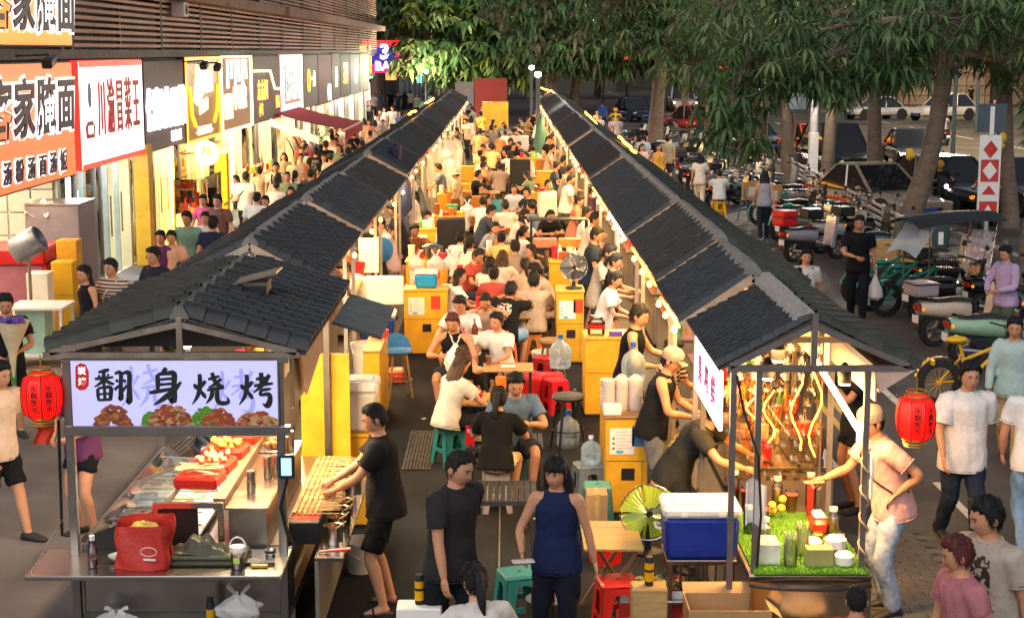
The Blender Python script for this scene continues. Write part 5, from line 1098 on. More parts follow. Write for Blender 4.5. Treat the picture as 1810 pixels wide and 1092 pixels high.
# coolers
def cooler(x,y,z,w_,d_,h,c,lab,lid=FOAM,rz=0.):
 t=thing('cool_box',lab,'cool box',(x,y,z),rz);k=plastic(c,.4)
 vs=[(-w_/2*s_,-d_/2*s2,0)for s_,s2 in((.92,.92),)]
 b=MB();b.box(-w_/2,w_/2,-d_/2,d_/2,0,h*.78,.03);b.v=[(a*(1-.07*(1-c_/(h*.78))),e*(1-.07*(1-c_/(h*.78))),c_)for a,e,c_ in b.v];b.build('tub',k,t)
 MB().box(-w_/2-.012,w_/2+.012,-d_/2-.012,d_/2+.012,h*.785,h,.028).build('lid',lid,t);MB().box(-w_*.38,w_*.4,-d_*.32,d_*.36,h+.001,h+.008,.004).build('lid_panel',lid,t)
 for sx in(-.25,.25):MB().box(sx*w_-.025,sx*w_+.025,-d_/2-.018,-d_/2-.012,h*.83,h*.9,.002).build('latch',lid,t)
 for i in range(3):MB().box(-w_*.4,w_*.4,-d_/2-.001+.012,-d_/2+.006+.004,h*(.18+.06*i),h*(.195+.06*i)).build('groove',k,t)
 MB().tube([(-w_/2-.01,-.07,h*.5),(-w_/2-.05,-.06,h*.52),(-w_/2-.05,.06,h*.52),(-w_/2-.01,.07,h*.5)],.012,6).build('handle',lid,t)
 return t
t=thing('steel_rack','steel tube rack carrying the big blue cool box','rack',(1.5,11.9,0))
for sx in(-.24,.24):
 for sy in(-.18,.18):MB().box(sx-.016,sx+.016,sy-.016,sy+.016,0,.62).build('leg',STEEL,t)
MB().box(-.27,.27,-.21,.21,.60,.64,.004).build('shelf',STEEL,t);MB().box(-.27,.27,-.21,.21,.28,.31,.004).build('shelf',STEEL,t)
for i in range(6):MB().tube([(-.2+i*.07,.1,.31),(-.2+i*.07,.1,.6)],.012,6).build('rod',STEELD,t)
cooler(1.5,11.9,.641,.58,.42,.42,'#0b2f8a','large blue cool box with white lid in the foreground')
cooler(-1.20,23.5,1.005,.34,.26,.26,'#1a86c8','light blue and white cool box on yellow cabinet');cooler(-1.8,21.8,.55,.5,.4,.38,'#12347a','dark blue cool box under its open white lid')
o=MB().box(-.27,.27,-.02,.02,0,.42,.02).box(-.22,.22,-.026,-.02,.04,.38,.01).build('lid',FOAM,None,(-1.72,22.15,.95));tag(o,'raised white lid of the dark blue cool box','lid')
cooler(-.86,24.4,.45,.3,.3,.45,'#0f2f8a','blue cool box with white top beside the light blue one');cooler(-1.44,14.85,.93,.42,.42,.48,'#c8c4ba','white foam box on the yellow cabinet behind the cook')
# fans
def desk_fan(x,y,z,lab,r=.20,rz=0.,blade=plastic('#4a5058'),cage=True):
 t=thing('electric_fan',lab,'fan',(x,y,z),rz);c=r+.12;Mx=Matrix.Translation((0,0,c))@Matrix.Rotation(R(90),4,'X')
 MB().lathe([(.001,0),(.13,.0),(.12,.025),(.03,.04),(.018,c-.1),(.001,c-.1)],16).build('stand',BLACKM,t);MB().lathe([(.001,-.09),(.05,-.08),(.055,0),(.04,.03),(.001,.035)],12,(0,0,0),0,Mx).build('motor',BLACKM,t)
 for i in range(5):
  a=i*1.257;M=Mx@Matrix.Rotation(a,4,'Z');MB().grid(lambda u,v:(.03+u*(r-.05),(v-.5)*(.06+.18*u),.03+(v-.5)*.05),5,4,0,M).build('blade',blade,t)
 if cage:
  q=MB()
  for i in range(36):a=i*pi/18;q.tube([(.03*cos(a),.03*sin(a),.085),(r*.8*cos(a),r*.8*sin(a),.075),(r*cos(a),r*sin(a),.03),(r*.8*cos(a),r*.8*sin(a),-.02)],.0016,4,0,True,Mx)
  q.tube([(r*cos(i*.262),r*sin(i*.262),.03)for i in range(25)],.005,5,0,True,Mx);o=q.build('wire_guard',STEEL,t);o['kind']='stuff'
 return t
desk_fan(.98,22.8,1.09,'clear desk fan with black motor on yellow cabinet');desk_fan(1.14,12.3,.50,'lime green fan behind the blue cool box',.23,0,glass('lime_plastic',(.5,.75,.05),.3,.6))
t=thing('blue_fan','round blue fan disc hung in front of the vendor in black cap','fan',(-1.98,24.7,1.42));MB().lathe([(.001,.05),(.12,.045),(.2,.02),(.21,0),(.19,-.02),(.001,-.03)],26,(0,0,0),0,Matrix.Rotation(R(80),4,'X')).build('disc',plastic('#1a6aa8'),t);MB().tube([(0,0,0),(-.1,.2,.6)],.012,6).build('arm',BLACKM,t)
# bottles, tubs, buckets
def bottle(x,y,z,lab,r=.14,h=.42,m=None,cap='#1f5fb0'):
 t=thing('water_bottle',lab,'bottle',(x,y,z));MB().lathe([(r*.9,0),(r,.03),(r,h*.28),(r*.95,h*.31),(r,h*.34),(r,h*.6),(r*.8,h*.75),(r*.22,h*.9),(r*.2,h)],18,cap=True).build('shell',m or glass('blue_water_plastic',(.72,.84,.9),.05,.22),t);MB().lathe([(r*.26,h*.97),(r*.26,h*1.08),(.001,h*1.09)],12).build('cap',plastic(cap),t);return t
bottle(.71,17.75,.004,'large water bottle inside the black stool frame',.13,.40);bottle(.70,20.2,.44,'large blue water bottle on red stool',.14,.4);bottle(1.38,16.9,.9,'upturned blue water bottle behind paper cups',.13,.45);bottle(.84,15.3,.455,'clear water jug with handle on grey stool',.10,.26,None,'#e8e8e8')
bottle(-.42,20.6,.69,'cola bottle with red label on the table',.045,.3,mat('cola',(.12,.02,.015),.15),'#c8201a')
def bucket(x,y,z,lab,c,r=.17,h=.28,full=None):
 t=thing('bucket',lab,'bucket',(x,y,z));m=plastic(c);MB().lathe([(.001,0),(r*.78,0),(r,h),(r*1.06,h),(r*1.06,h-.02),(r*.98,h-.005),(r*.76,.01),(.001,.012)],24,cap=False).build('pail',m,t)
 MB().tube([(r*1.05,0,h-.02),(r*.8,-r*.6,h*.72),(0,-r*1.05,h*.55),(-r*.8,-r*.6,h*.72),(-r*1.05,0,h-.02)],.005,6).build('handle',PAPER,t)
 if full:MB().ball((0,0,h*.8),(r*.8,r*.8,h*.22),12,8,0,None,.12).build('contents',full,t)
 return t
bucket(.88,13.6,.004,'red plastic bucket with white handle by yellow cabinet','#b8141e',.18,.3,CARD);bucket(.55,21.4,.004,'white plastic bin in front of the fan cabinet','#d8cfc4',.2,.42);bucket(-1.28,13.35,.004,'translucent white tub on the ground by the cook','#c2beb4',.15,.28);bucket(-1.75,19.25,.56,'white tub on grey metal stool','#dcd2c6',.17,.38)
for i,(x,y,c,lab)in enumerate([(.58,19.9,'#c81e22','red upturned crate under the blue water bottle'),(.30,19.75,'#c81e22','red upturned crate beside the wooden table'),(-1.55,21.4,'#d8402a','red basin on the ground by the blue stool')]):one(MB().box(-.15,.15,-.13,.13,0,.42 if i<2 else.18,.03),'plastic_crate',plastic(c),lab,'crate',(x,y,.005))
# paper cups stacked on the near cabinet
CUPW=mat('paper_cup',(.74,.70,.66),.6,var=.05);CUPP=mat('peach_cup',(.78,.46,.34),.5,var=.08)
t=thing('cup_stack','tall white stack of paper bowls in plastic on the near cabinet','cups',(1.0,15.25,1.004))
for i in range(9):MB().lathe([(.055,0),(.075,.05),(.078,.055),(.07,.05),(.05,.005)],16,(0,0,i*.032),cap=False).build('cup',CUPW,t)
for x,lab in((1.13,'peach cup tower with red band, left of two'),(1.27,'peach cup tower with red band, right of two')):
 t=thing('cup_stack',lab,'cups',(x,15.28,1.004));MB().lathe([(.06,0),(.065,.24),(.066,.25),(.001,.25)],18).build('sleeve',CUPP,t);MB().lathe([(.068,.22),(.068,.265),(.001,.268)],18).build('red_band',plastic('#c8281c'),t);MB().lathe([(.07,0),(.075,.02),(.073,.31),(.02,.36)],12,cap=False).build('bag',BAGP,t)
one(MB().box(-.09,.09,-.07,.07,0,.10,.012),'food_box',FOAM,'white takeaway box lying in front of the paper bowls','box',(1.03,15.08,1.004))
one(MB().lathe([(.10,0),(.11,.02),(.11,.17),(.08,.2),(.085,.24),(.001,.245)],18).lathe([(.112,.09),(.112,.14)],18,(0,0,0),1,cap=False),'plastic_jar',[CLEAR,plastic('#c02018')],'clear jar with red band on the second yellow cabinet','jar',(1.12,19.45,1.004));one(MB().box(-.08,.08,-.05,.05,0,.06,.006),'tissue_box',plastic('#5a3fae'),'small purple box beside the clear jar','box',(1.36,19.4,1.004))
# goods on the barbecue stall
t=thing('shopping_bag','red shopping bag standing on the barbecue stall board','bag',(-2.62,11.02,.832),-.12)
def bag(u,v):a=u*2*pi;w_,d_=.19*(1+.12*v),.13*(1-.25*v);p_=4;c,s2=cos(a),sin(a);c=math.copysign(abs(c)**(2/p_),c);s2=math.copysign(abs(s2)**(2/p_),s2);return(c*w_+.012*sin(v*9+u*20)+.02*v,s2*d_+.01*sin(u*31+v*5),.34*v*(1+.10*sin(u*6+1)))
MB().grid(bag,40,14).build('bag_body',mat('red_bag',(.50,.03,.02),.55,var=.15,scale=6,bump=.4,bscale=20),t);MB().ball((0.02,0,.26),(.14,.08,.06),10,6,0,None,.25).build('contents',mat('yellow_contents',(.5,.35,.05),.6,var=.4,scale=30),t);MB().tube([(.09+.06*cos(i*.42),-.150,.15+.032*sin(i*.42))for i in range(16)],.003,4).build('logo_ring',PAPER,t);MB().box(.05,.14,-.150,-.146,.085,.10).build('logo_bar',PAPER,t)
one(MB().lathe([(.033,0),(.036,.01),(.036,.13),(.016,.17),(.016,.2)],14).lathe([(.034,.005),(.034,.06),(.001,.06)],14,(0,0,0),1).lathe([(.02,.2),(.02,.235),(.001,.236)],12,(0,0,0),2),'sauce_bottle',[CLEAR,mat('dark_sauce',(.25,.03,.02),.2),FOAM],'small bottle with red sauce and pale cap at the left of the board','bottle',(-2.98,10.98,.832))
t=thing('iced_drink','clear iced drink cup with dome lid on the barbecue board','cup',(-1.93,10.95,.832));MB().lathe([(.042,0),(.055,.13)],18,cap=False).build('cup',CLEAR,t);MB().lathe([(.001,.005),(.040,.006),(.047,.085),(.001,.086)],18).build('drink',mat('brown_drink',(.10,.05,.04),.3,var=.4,scale=30),t);MB().lathe([(.058,.128),(.060,.14),(.058,.165),(.02,.17),(.001,.17)],18).build('lid',glass('lid_plastic',(.95,.9,.88),.15,.45),t);MB().tube([(.058*cos(a*.31),0,.155+.075*sin(a*.31))for a in range(11)],.006,6).build('handle',FOAM,t);MB().box(-.025,.02,-.052,-.049,.05,.09).build('label_print',mat('lime_print',(.5,.6,.1),.5),t)
one(MB().lathe([(.03,0),(.042,.09),(.044,.092),(.04,.088),(.028,.004),(.001,.004)],16,cap=False).lathe([(.001,.06),(.037,.06)],16,(0,0,0),1,cap=False),'small_cup',[CLEAR,FOAM],'small clear cup of white sauce at the right post','cup',(-1.72,11.1,.832))
t=thing('folded_tarp','olive folded tarpaulin on the barbecue board','tarpaulin',(-2.22,11.12,.832));OLV=mat('olive_tarp',(.055,.06,.035),.6,var=.2,bump=.5,bscale=15);MB().box(-.33,.34,-.14,.16,0,.035,.012).box(-.32,.33,-.13,.15,.037,.07,.012).build('folds',OLV,t)
MB().grid(lambda u,v:((u-.5)*.42,(v-.5)*.2,.07+.12*sin(pi*u)*sin(pi*v)+.02*sin(u*23)*sin(pi*v)+.012*sin(v*19+u*7)),26,14).build('crumpled_cover',OLV,t)
one(MB().ball((0,0,.035),(.10,.06,.035),12,8,0,None,.1).ball((.09,.03,.03),(.05,.035,.028),10,6),'work_glove',mat('glove',(.5,.5,.44),.8,var=.2),'pale work glove lying left of the red bag','glove',(-2.80,11.12,.832));one(MB().box(-.06,.06,-.02,.02,0,.02,.004),'lighter_box',mat('amber_box',(.5,.3,.06),.5),'small amber packet before the right post','packet',(-1.78,10.97,.832))
GLV=mat('grey_cloth',(.2,.19,.18),.85,var=.3);one(MB().grid(lambda u,v:((u-.5)*.2,(v-.5)*.09,.012+.02*sin(u*9)*sin(v*3)),12,6),'rag',GLV,'striped grey rag near the right post','rag',(-1.78,11.06,.84))
for i,(x,y,h)in enumerate(((-1.97,11.85,.17),(-1.90,12.25,.18),(-1.85,12.35,.17),(-1.86,12.95,.17),(-1.84,13.15,.17))):one(MB().lathe([(.032,0),(.034,.01),(.034,h-.02),(.030,h),(.001,h)],16),'spice_shaker',STEEL,'steel spice shaker on the warm counter, %s from the front'%['first','second','third','fourth','fifth'][i],'shaker',(x,y,1.142),0,'steel spice shakers')
FOODM=[mat('skewer_bundle',(.55,.38,.12),.6,var=.4,scale=60),mat('green_chili',(.35,.42,.06),.5,var=.4,scale=50),mat('fish_ball',(.6,.42,.2),.5,var=.3,scale=40),mat('tofu',(.62,.45,.22),.6,var=.25,scale=40)]
for i,(y,x,lab)in enumerate(((11.95,-2.38,'front red basket of pale fried pieces'),(12.35,-2.36,'second red basket of fish balls'),(12.8,-2.33,'third red basket of green chillies'),(13.3,-2.30,'fourth red basket of bamboo skewers'))):
 t=thing('food_basket',lab,'basket',(x,y,1.17),-.1,'red food baskets');MB().box(-.17,.17,-.16,.16,0,.10,.02).build('basket',plastic('#d8281a'),t)
 q=MB()
 for k in range(26):
  a,b=rnd.uniform(-.14,.14),rnd.uniform(-.13,.13)
  if i in(1,2):q.ball((a,b,.11+rnd.random()*.03),.022,7,5)
  else:q.bar((a-.06,b,.11+rnd.random()*.03),(a+.06,b+rnd.uniform(-.05,.05),.12+rnd.random()*.03),.02,.014)
 q.build('food',FOODM[3-i]if i!=3 else FOODM[0],t)['kind']='stuff'
t=thing('meat_tray','tray of glazed brown sausages at the end of the warm counter','tray',(-1.98,13.2,1.142));MB().box(-.12,.14,-.16,.16,0,.02,.006).build('tray',STEEL,t);q=MB()
for k in range(16):q.ball((rnd.uniform(-.09,.1),rnd.uniform(-.12,.12),.04+rnd.random()*.04),(.035,.024,.022),8,6)
q.build('sausages',mat('glazed_sausage',(.24,.07,.015),.25,var=.3),t)['kind']='stuff'
for i,(x,y)in enumerate(((-1.34,11.85),(-1.34,12.1),(-1.33,12.33),(-1.33,12.55),(-1.32,13.2))):
 t=thing('steel_pot','steel sauce pot on the grill ledge, %s from the front'%['first','second','third','fourth','fifth'][i],'pot',(x,y,.732),0,'steel sauce pots');MB().lathe([(.001,0),(.07,0),(.075,.14),(.08,.143),(.072,.14),(.067,.008),(.001,.008)],20,cap=False).build('pot',STEEL,t);MB().lathe([(.001,.09),(.069,.09)],16,cap=False).build('sauce',mat('chili_oil',(.18,.06,.02),.2,var=.3),t);MB().tube([(0,0,.1),(.10,-.05,.19)],.006,6).build('brush_handle',WOOD,t)
one(MB().tube([(0,0,0),(.24,-.04,.03)],[.008,.016],8),'red_handled_tongs',plastic('#c8301a'),'red-handled tongs lying on the grill ledge','tongs',(-1.42,11.6,.745))
# under the barbecue board, bottom edge of the picture
def crumple(x,y,z,lab,sx,sy,sz,m=BAGP):
 ph=rnd.uniform(0,6);h=sz*1.7
 def f(u,v):
  a=u*2*pi;r=(.55+.45*sin(min(1,v*1.6)*pi*.62))*(1-.86*max(0,(v-.55)/.45)**.8);r*=1+.13*sin(a*5+v*9+ph)+.08*sin(a*9-v*14)
  return(sx*r*cos(a),sy*r*sin(a),h*v+.02*sin(a*3+ph)*v)
 q=MB().grid(f,22,14)
 for s2 in(-1,1):q.tube([(s2*.01,0,h*.95),(s2*sx*.3,.01,h*1.12),(s2*sx*.5,0,h*1.3),(s2*sx*.25,0,h*1.2)],[.012,.03,.02,.008],6,flat=.3)
 return one(q,'plastic_bag',m,lab,'bag',(x,y,z))
crumple(-1.95,11.05,.40,'crumpled clear plastic bag under the front panel, right',.16,.09,.12);crumple(-2.85,11.08,.36,'crumpled clear plastic bag under the front panel, left',.16,.08,.06)
one(MB().lathe([(.032,0),(.032,.16),(.026,.18),(.026,.22),(.001,.22)],14).lathe([(.033,.05),(.033,.13)],14,(0,0,0),1,cap=False),'aerosol_can',[BLACKM,plastic('#c89a1a')],'black and yellow can under the barbecue board','can',(-2.16,11.06,.36))
def bollard(x,y,z,lab):one(MB().lathe([(.033,0),(.033,.20),(.027,.215),(.001,.215)],14).lathe([(.034,.03),(.034,.1)],14,(0,0,0),1,cap=False).lathe([(.034,.12),(.034,.17)],14,(0,0,0),1,cap=False),'torch_can',[BLACKM,plastic('#d8a010')],lab,'can',(x,y,z))
bollard(-.62,10.8,.62,'black and yellow gas can at the bottom centre edge');bollard(1.05,11.2,.62,'black and yellow gas can before the fruit box')
for(x,y,lab,w_,m)in((-.62,10.8,'pale plastic tray under the gas can at the bottom edge',.16,FOAM),(1.05,11.2,'small wooden crate under the right gas can',.13,WOOD)):one(MB().box(-w_,w_,-.1,.1,0,.61,.01),'side_crate',m,lab,'crate',(x,y,.005))
one(MB().prism([(0,0),(.10,0),(.10,.2),(0,.2)],-.012,.012,'y'),'table_number',plastic('#c8141e'),'red table number stand reading 02','number stand',(.26,11.3,.46));text('02',.06,PAPER,bpy.data.objects['table_number'],(.05,-.014,.15),bold=.02,ext=.001)
t=one(MB().prism([(0,0),(.09,0),(.09,.2),(0,.2)],-.012,.012,'y'),'table_number',plastic('#c8141e'),'red table number stand reading 03 on slatted table','number stand',(-.42,15.85,.505));text('03',.055,PAPER,t,(.045,-.014,.15),bold=.02,ext=.001)
one(MB().lathe([(.16,.0),(.16,.455),(.001,.455)],20),'side_drum',STEELD,'steel drum under the red 02 stand','drum',(.30,11.36,.003))
# boxes of fruit and cardboard before the drinks stall
t=thing('fruit_box','white and red carton of cut melon rinds','box',(1.14,11.95,.005));MB().box(-.26,.26,-.18,-.165,0,.36).box(-.26,.26,.165,.18,0,.36).box(-.26,-.245,-.165,.165,0,.36).box(.245,.26,-.165,.165,0,.36).build('carton',[mat('red_white_carton',(.6,.04,.04),.6,var=.1)],t);MB().box(-.262,.262,-.19,-.182,.27,.362).build('white_band',FOAM,t);q=MB()
for k in range(14):q.grid(lambda u,v,a=rnd.uniform(0,6),x=rnd.uniform(-.18,.18),y=rnd.uniform(-.1,.1):(x+.09*cos(u*2.6+a),y+(v-.5)*.09,.30+.09*sin(u*2.6)*(1 if True else 0)),8,3,k%3)
q.build('melon_rinds',[mat('melon_orange',(.65,.3,.06),.5),mat('rind_green',(.08,.22,.03),.5),mat('rind_pale',(.5,.55,.2),.5)],t)['kind']='stuff'
t=thing('cardboard_box','open brown cardboard box at the bottom edge','box',(1.62,11.15,.005));MB().box(-.3,.3,-.2,-.19,0,.5).box(-.3,.3,.19,.2,0,.5).box(-.3,-.29,-.19,.19,0,.5).box(.29,.3,-.19,.19,0,.5).box(-.29,.29,-.19,.19,.02,.03).build('box_walls',CARD,t);MB().grid(lambda u,v:(-.3+.6*u,.2+.10*v,.5+.05*v),2,2).build('flap',CARD,t);MB().grid(lambda u,v:(.3+.08*v,-.2+.4*u,.5-.06*v),2,2).build('flap',CARD,t)
one(MB().box(-.1,.1,-.12,.12,0,.45,.008).box(-.02,.02,-.122,.122,0,.452,.0,1),'taped_carton',[CARD,mat('tape',(.5,.33,.12),.3)],'taped brown carton beside the nearest yellow cabinet','box',(.84,14.3,.004))
t=thing('round_bin_lid','pale round drum lid at the bottom right of the drinks stall','lid',(2.22,10.75,.0));MB().lathe([(.26,0),(.27,.3),(.28,.32),(.26,.34),(.02,.35),(.001,.35)],28).build('drum',mat('cream_drum',(.55,.42,.24),.5),t)
for i in range(4):MB().bar((.05*cos(i*pi/2),.05*sin(i*pi/2),.352),(.24*cos(i*pi/2),.24*sin(i*pi/2),.348),.012).build('lid_rib',mat('rib_brown',(.3,.2,.1),.5),t)
MB().tube([(.18*cos(i*.3),.18*sin(i*.3),.352)for i in range(22)],.006,5).build('lid_ring',mat('rib_brown',(.3,.2,.1),.5),t)
# on the drinks counter (top z .67)
Z=.668
def cupd(x,y,lab,c,h=.13,r=.045,nm='drink_cup'):
 t=thing(nm,lab,'cup',(x,y,Z));MB().lathe([(r*.75,0),(r,h),(r*1.05,h)],16,cap=False).build('cup',CLEAR,t);MB().lathe([(.001,.004),(r*.72,.004),(r*.93,h*.82),(.001,h*.82)],16).build('juice',mat('juice_'+c,c,.25,var=.15),t)
 return t
cupd(2.10,12.55,'red watermelon juice cup on the grass mat','#d8301a',.15,.06);cupd(2.40,12.9,'tall red juice cup with pale foam top','#e0502a',.18,.055);cupd(2.02,12.9,'dark red juice jar at the rear of the drinks counter','#8a1a12',.22,.05);cupd(2.45,12.0,'orange juice cup near the rope post','#e08a1a',.1,.04);cupd(2.60,11.95,'peach drink cup at the right corner','#e8906a',.1,.05)
for i,(x,y,z0)in enumerate(((2.38,11.85,0),(2.52,11.75,0),(2.58,11.9,0),(2.55,11.5,0),(2.50,11.62,.09))):one(MB().lathe([(.055,0),(.072,.012),(.074,.075),(.05,.10),(.001,.105)],14),'bowl_stack',CUPW,'stack of white paper bowl lids on the drinks counter, %s from the left'%['first','third','fifth','fourth','second'][i],'bowls',(x,y,Z+z0))
for i,(x,y)in enumerate(((2.14,11.48),(2.28,11.75))):
 t=thing('straw_jar','clear jar of drinking straws, %s on the grass mat'%('nearer one' if i==0 else 'farther one'),'jar',(x,y,Z));MB().lathe([(.05,0),(.052,.02),(.05,.22)],14,cap=True).build('jar',CLEAR,t)
 for k in range(10):a=k*.63;MB().tube([(.03*cos(a),.03*sin(a),.01),(.042*cos(a+.5),.042*sin(a+.5),.26)],.005,5).build('straw',[PAPER,mat('lime_straw',(.5,.7,.1),.5)][k%2],t)
t=thing('cup_holder','white slatted basket of cup lids at the left of the grass mat','basket',(1.98,11.62,Z));
for i in range(8):MB().box(-.09,.09,-.12+i*.032,-.112+i*.032,0,.16,.003).build('lid_slice',mat('lid_white',(.7,.66,.58),.4),t)
one(MB().box(-.1,.1,-.06,.06,0,.14,.004),'kraft_box',mat('olive_carton',(.30,.27,.10),.7),'olive cardboard box in front of the bowls','box',(2.36,11.5,Z));one(MB().box(-.07,.07,-.12,.12,0,.12,.03).box(-.05,.05,-.09,.09,.122,.16,.02,1),'snack_pack',[plastic('#c8301a'),BAGP],'red and yellow bagged snack pack on the drinks counter','packet',(2.52,12.35,Z));one(MB().box(-.03,.03,-.012,.012,0,.34,.01),'red_bottle',mat('red_syrup',(.5,.03,.02),.3),'tall red syrup bottle leaning at the drinks stall','bottle',(2.52,12.7,Z+.02))
for i,(x,y,z)in enumerate(((2.22,12.75,.02),(2.28,12.7,.06),(2.2,12.68,.09),(2.3,12.76,.12))):one(MB().ball((0,0,.03),.035,12,8),'lemon',mat('lemon_skin',(.7,.45,.05),.45,bump=.2),'glossy orange fruit in the heap beside the foam cup, %s up'%['lowest','second','third','topmost'][i],'fruit',(x,y,Z+z),0,'oranges on the drinks counter')
one(MB().grid(lambda u,v:((u-.5)*.16,.02*sin(u*8),.34*(1-v)+.03*sin(u*5)),8,10),'hanging_bag',BAGP,'clear plastic bags hanging from the left drinks stall post','bag',(1.86,11.40,1.0))
# middle distance: speaker box, pot, shelves, rack, chair, boxes
t=thing('speaker_box','tall black loudspeaker box among the left tables','speaker',(-1.02,29.0,0));MB().box(-.26,.26,0,.4,0,1.45,.02).build('cabinet',mat('black_box',(.014,.015,.017),.55,var=.2),t);MB().box(-.22,.22,-.012,-.002,.8,1.38,.006).build('grille',BLACKM,t);MB().box(-.26,.26,-.005,-.002,.72,.74).build('trim',STEELD,t)
t=thing('stock_pot','big aluminium stock pot on the left yellow cabinet','pot',(-1.25,26.7,1.005));MB().lathe([(.16,0),(.17,.22),(.18,.225),(.17,.23),(.08,.26),(.001,.262)],22).build('pot',STEEL,t);MB().tube([(-.03,0,.26),(0,0,.29),(.03,0,.26)],.01,6).build('knob',BLACKM,t)
for i,(x,y,lab)in enumerate([(-1.45,25.4,'white carrier bag by the left stock pot'),(-1.15,25.5,'white carrier bag right of another on left cabinet'),(-.92,25.6,'third white carrier bag beside the table'),(.42,30.0,'white carrier bag hanging from the metal rack'),(-.85,34.4,'white carrier bag by the green basket')]):crumple(x,y,.98 if y<29 or y>33 else 1.0,lab,.13,.1,.15)
t=thing('metal_rack','black metal rack with pink and orange crates and red bowls','rack',(.95,28.6,0))
for sx in(-.5,.5):
 for sy in(-.2,.2):MB().box(sx-.02,sx+.02,sy-.02,sy+.02,0,1.5).build('upright',BLACKM,t)
for z in(.45,.95,1.48):MB().box(-.5,.5,-.2,.2,z,z+.025).build('shelf',BLACKM,t)
MB().bar((-.5,-.2,.5),(.5,-.2,.95),.015).build('brace',BLACKM,t);MB().bar((.5,-.2,.5),(-.5,-.2,.95),.015).build('brace',BLACKM,t)
for x,z,c in((-.25,.98,'#e0805a'),(.22,.98,'#e8903a')):MB().box(x-.22,x+.22,-.17,.17,z,z+.16,.02).build('crate',plastic(c),t)
for x,z in((.1,.48),(.33,.48),(.33,.60),(.1,.60)):MB().lathe([(.07,0),(.11,.11),(.115,.115),(.1,.11),(.001,.02)],16,(x,0,z),cap=False).build('red_bowl',plastic('#c81a1a'),t)
t=thing('folding_chair','black folding chair beside the yellow cabinet','chair',(.62,37.0,0),.4);MB().box(-.2,.2,-.2,.2,.43,.46,.01).build('seat',BLACKM,t);MB().box(-.2,.2,.19,.21,.62,.92,.01).build('backrest',BLACKM,t)
for sx in(-.19,.19):MB().tube([(sx,.2,.92),(sx,-.18,0)],.012,6).build('leg',STEELD,t);MB().tube([(sx,-.15,.45),(sx,.2,0)],.012,6).build('leg',STEELD,t)
for i,(x,y,z,a,h,c,lab)in enumerate([(-1.15,38.9,.6,.3,.5,'#b0702a','large cardboard box on the left behind green basket'),(-.75,40.2,0,.22,.85,'#a8651f','upright cardboard box at the left aisle edge'),(1.15,49.0,.7,.26,.5,'#c07830','orange-brown cardboard box near the far right stall'),(-1.2,35.2,1.005,.12,.12,'#2a8a5a','green plastic basket on the left cabinet'),(.4,46.0,.3,.3,1.1,'#14161a','dark speaker cabinet in mid alley'),(-.3,43,0,.18,.5,'#4a9aa0','turquoise stool box in mid alley'),(.3,41.5,0,.07,.75,'#9a9a98','grey gas cylinder in mid alley'),(-.95,53,.8,.16,.3,'#d8d4cc','white foam box in the far left stalls'),(.5,60.5,.8,.35,.5,'#b8b4b0','heap of white foam boxes near green umbrella')]):
 one(MB().box(-a,a,-a*.8,a*.8,0,h,.015).box(-a*1.01,a*1.01,-.02,.02,h*.1,h+.004,0,1),'carton',[mat('carton_'+c,c,.7,var=.1),CARD],lab,'box',(x,y,z+.004))
# clear sheet and blue curtain hung from left stalls
one(MB().grid(lambda u,v:(.9*u-.45+.03*sin(v*8),.12*sin(u*19)*v*.5,1.5-1.5*v),24,10),'plastic_sheet',BAGP,'translucent plastic sheet hanging from a left stall roof','sheet',(-1.62,41.5,.7));one(MB().tube([(0,0,2.1),(.02,0,1.9),(.03,0,1.4),(0,0,1.25),(.02,0,.9),(0,0,.3)],[.03,.13,.15,.07,.16,.12],14),'parasol_cover',mat('navy_fabric',(.02,.025,.07),.6,var=.25),'navy blue tied-up curtain at a left stall','curtain',(-2.05,31.6,0));one(MB().tube([(0,0,0),(0,0,.1),(.01,0,.4)],[.03,.1,.13],12).ball((0,0,.45),.05,10,6),'blue_bundle',mat('navy_fabric',(.02,.025,.07),.6),'small navy bundle lying on a left stall roof','bundle',(-2.08,29.6,2.35))
t=thing('price_poster','white price poster and red menu beside the stall post','poster',(-2.12,22.6,1.35));MB().box(0,.28,0,.012,0,.5).build('poster_sheet',PAPER,t)
for k in range(7):MB().box(.03,.25-.05*(k%3),-.002,-.001,.43-k*.055,.445-k*.055).build('print_line',mat('print_blue',(.15,.3,.5),.6),t)
MB().box(-.12,.08,-.25,-.235,-.12,.2,0,0,Matrix.Rotation(.2,4,'Y')).build('red_menu',plastic('#c0181c'),t)
# foil and food on the slatted table
for i,(x,y,z,lab)in enumerate([(-.28,16.0,.505,'foil dish with leftovers on slatted table'),(.12,16.1,.505,'round plate of skewers on slatted table')]):
 t=thing('food_dish',lab,'dish',(x,y,z));MB().lathe([(.001,0),(.06,0),(.10,.025),(.105,.026),(.06,.006)],16,cap=False).build('dish',STEEL if i==0 else FOAM,t);q=MB()
 for k in range(14):q.tube([(rnd.uniform(-.08,.08),rnd.uniform(-.06,.06),.03),(rnd.uniform(-.12,.16),rnd.uniform(-.1,.1),.035)],.004,5)
 q.build('skewers',WOOD,t)['kind']='stuff'
one(MB().box(-.09,.09,-.05,.05,0,.02,.004),'napkin_pack',PAPER,'white napkins on the small wooden table','napkins',(.02,19.1,.668));cc=cupd(0,0,'iced tea cup with straw beside the red-haired youth','#c87820',.13,.04);cc.location=(-.22,19.25,.668)
crumple(-.62,18.9,.62,'white carrier bag held up before the red-haired youth',.13,.08,.22,mat('white_bag',(.7,.68,.66),.6,bump=.5,bscale=14))
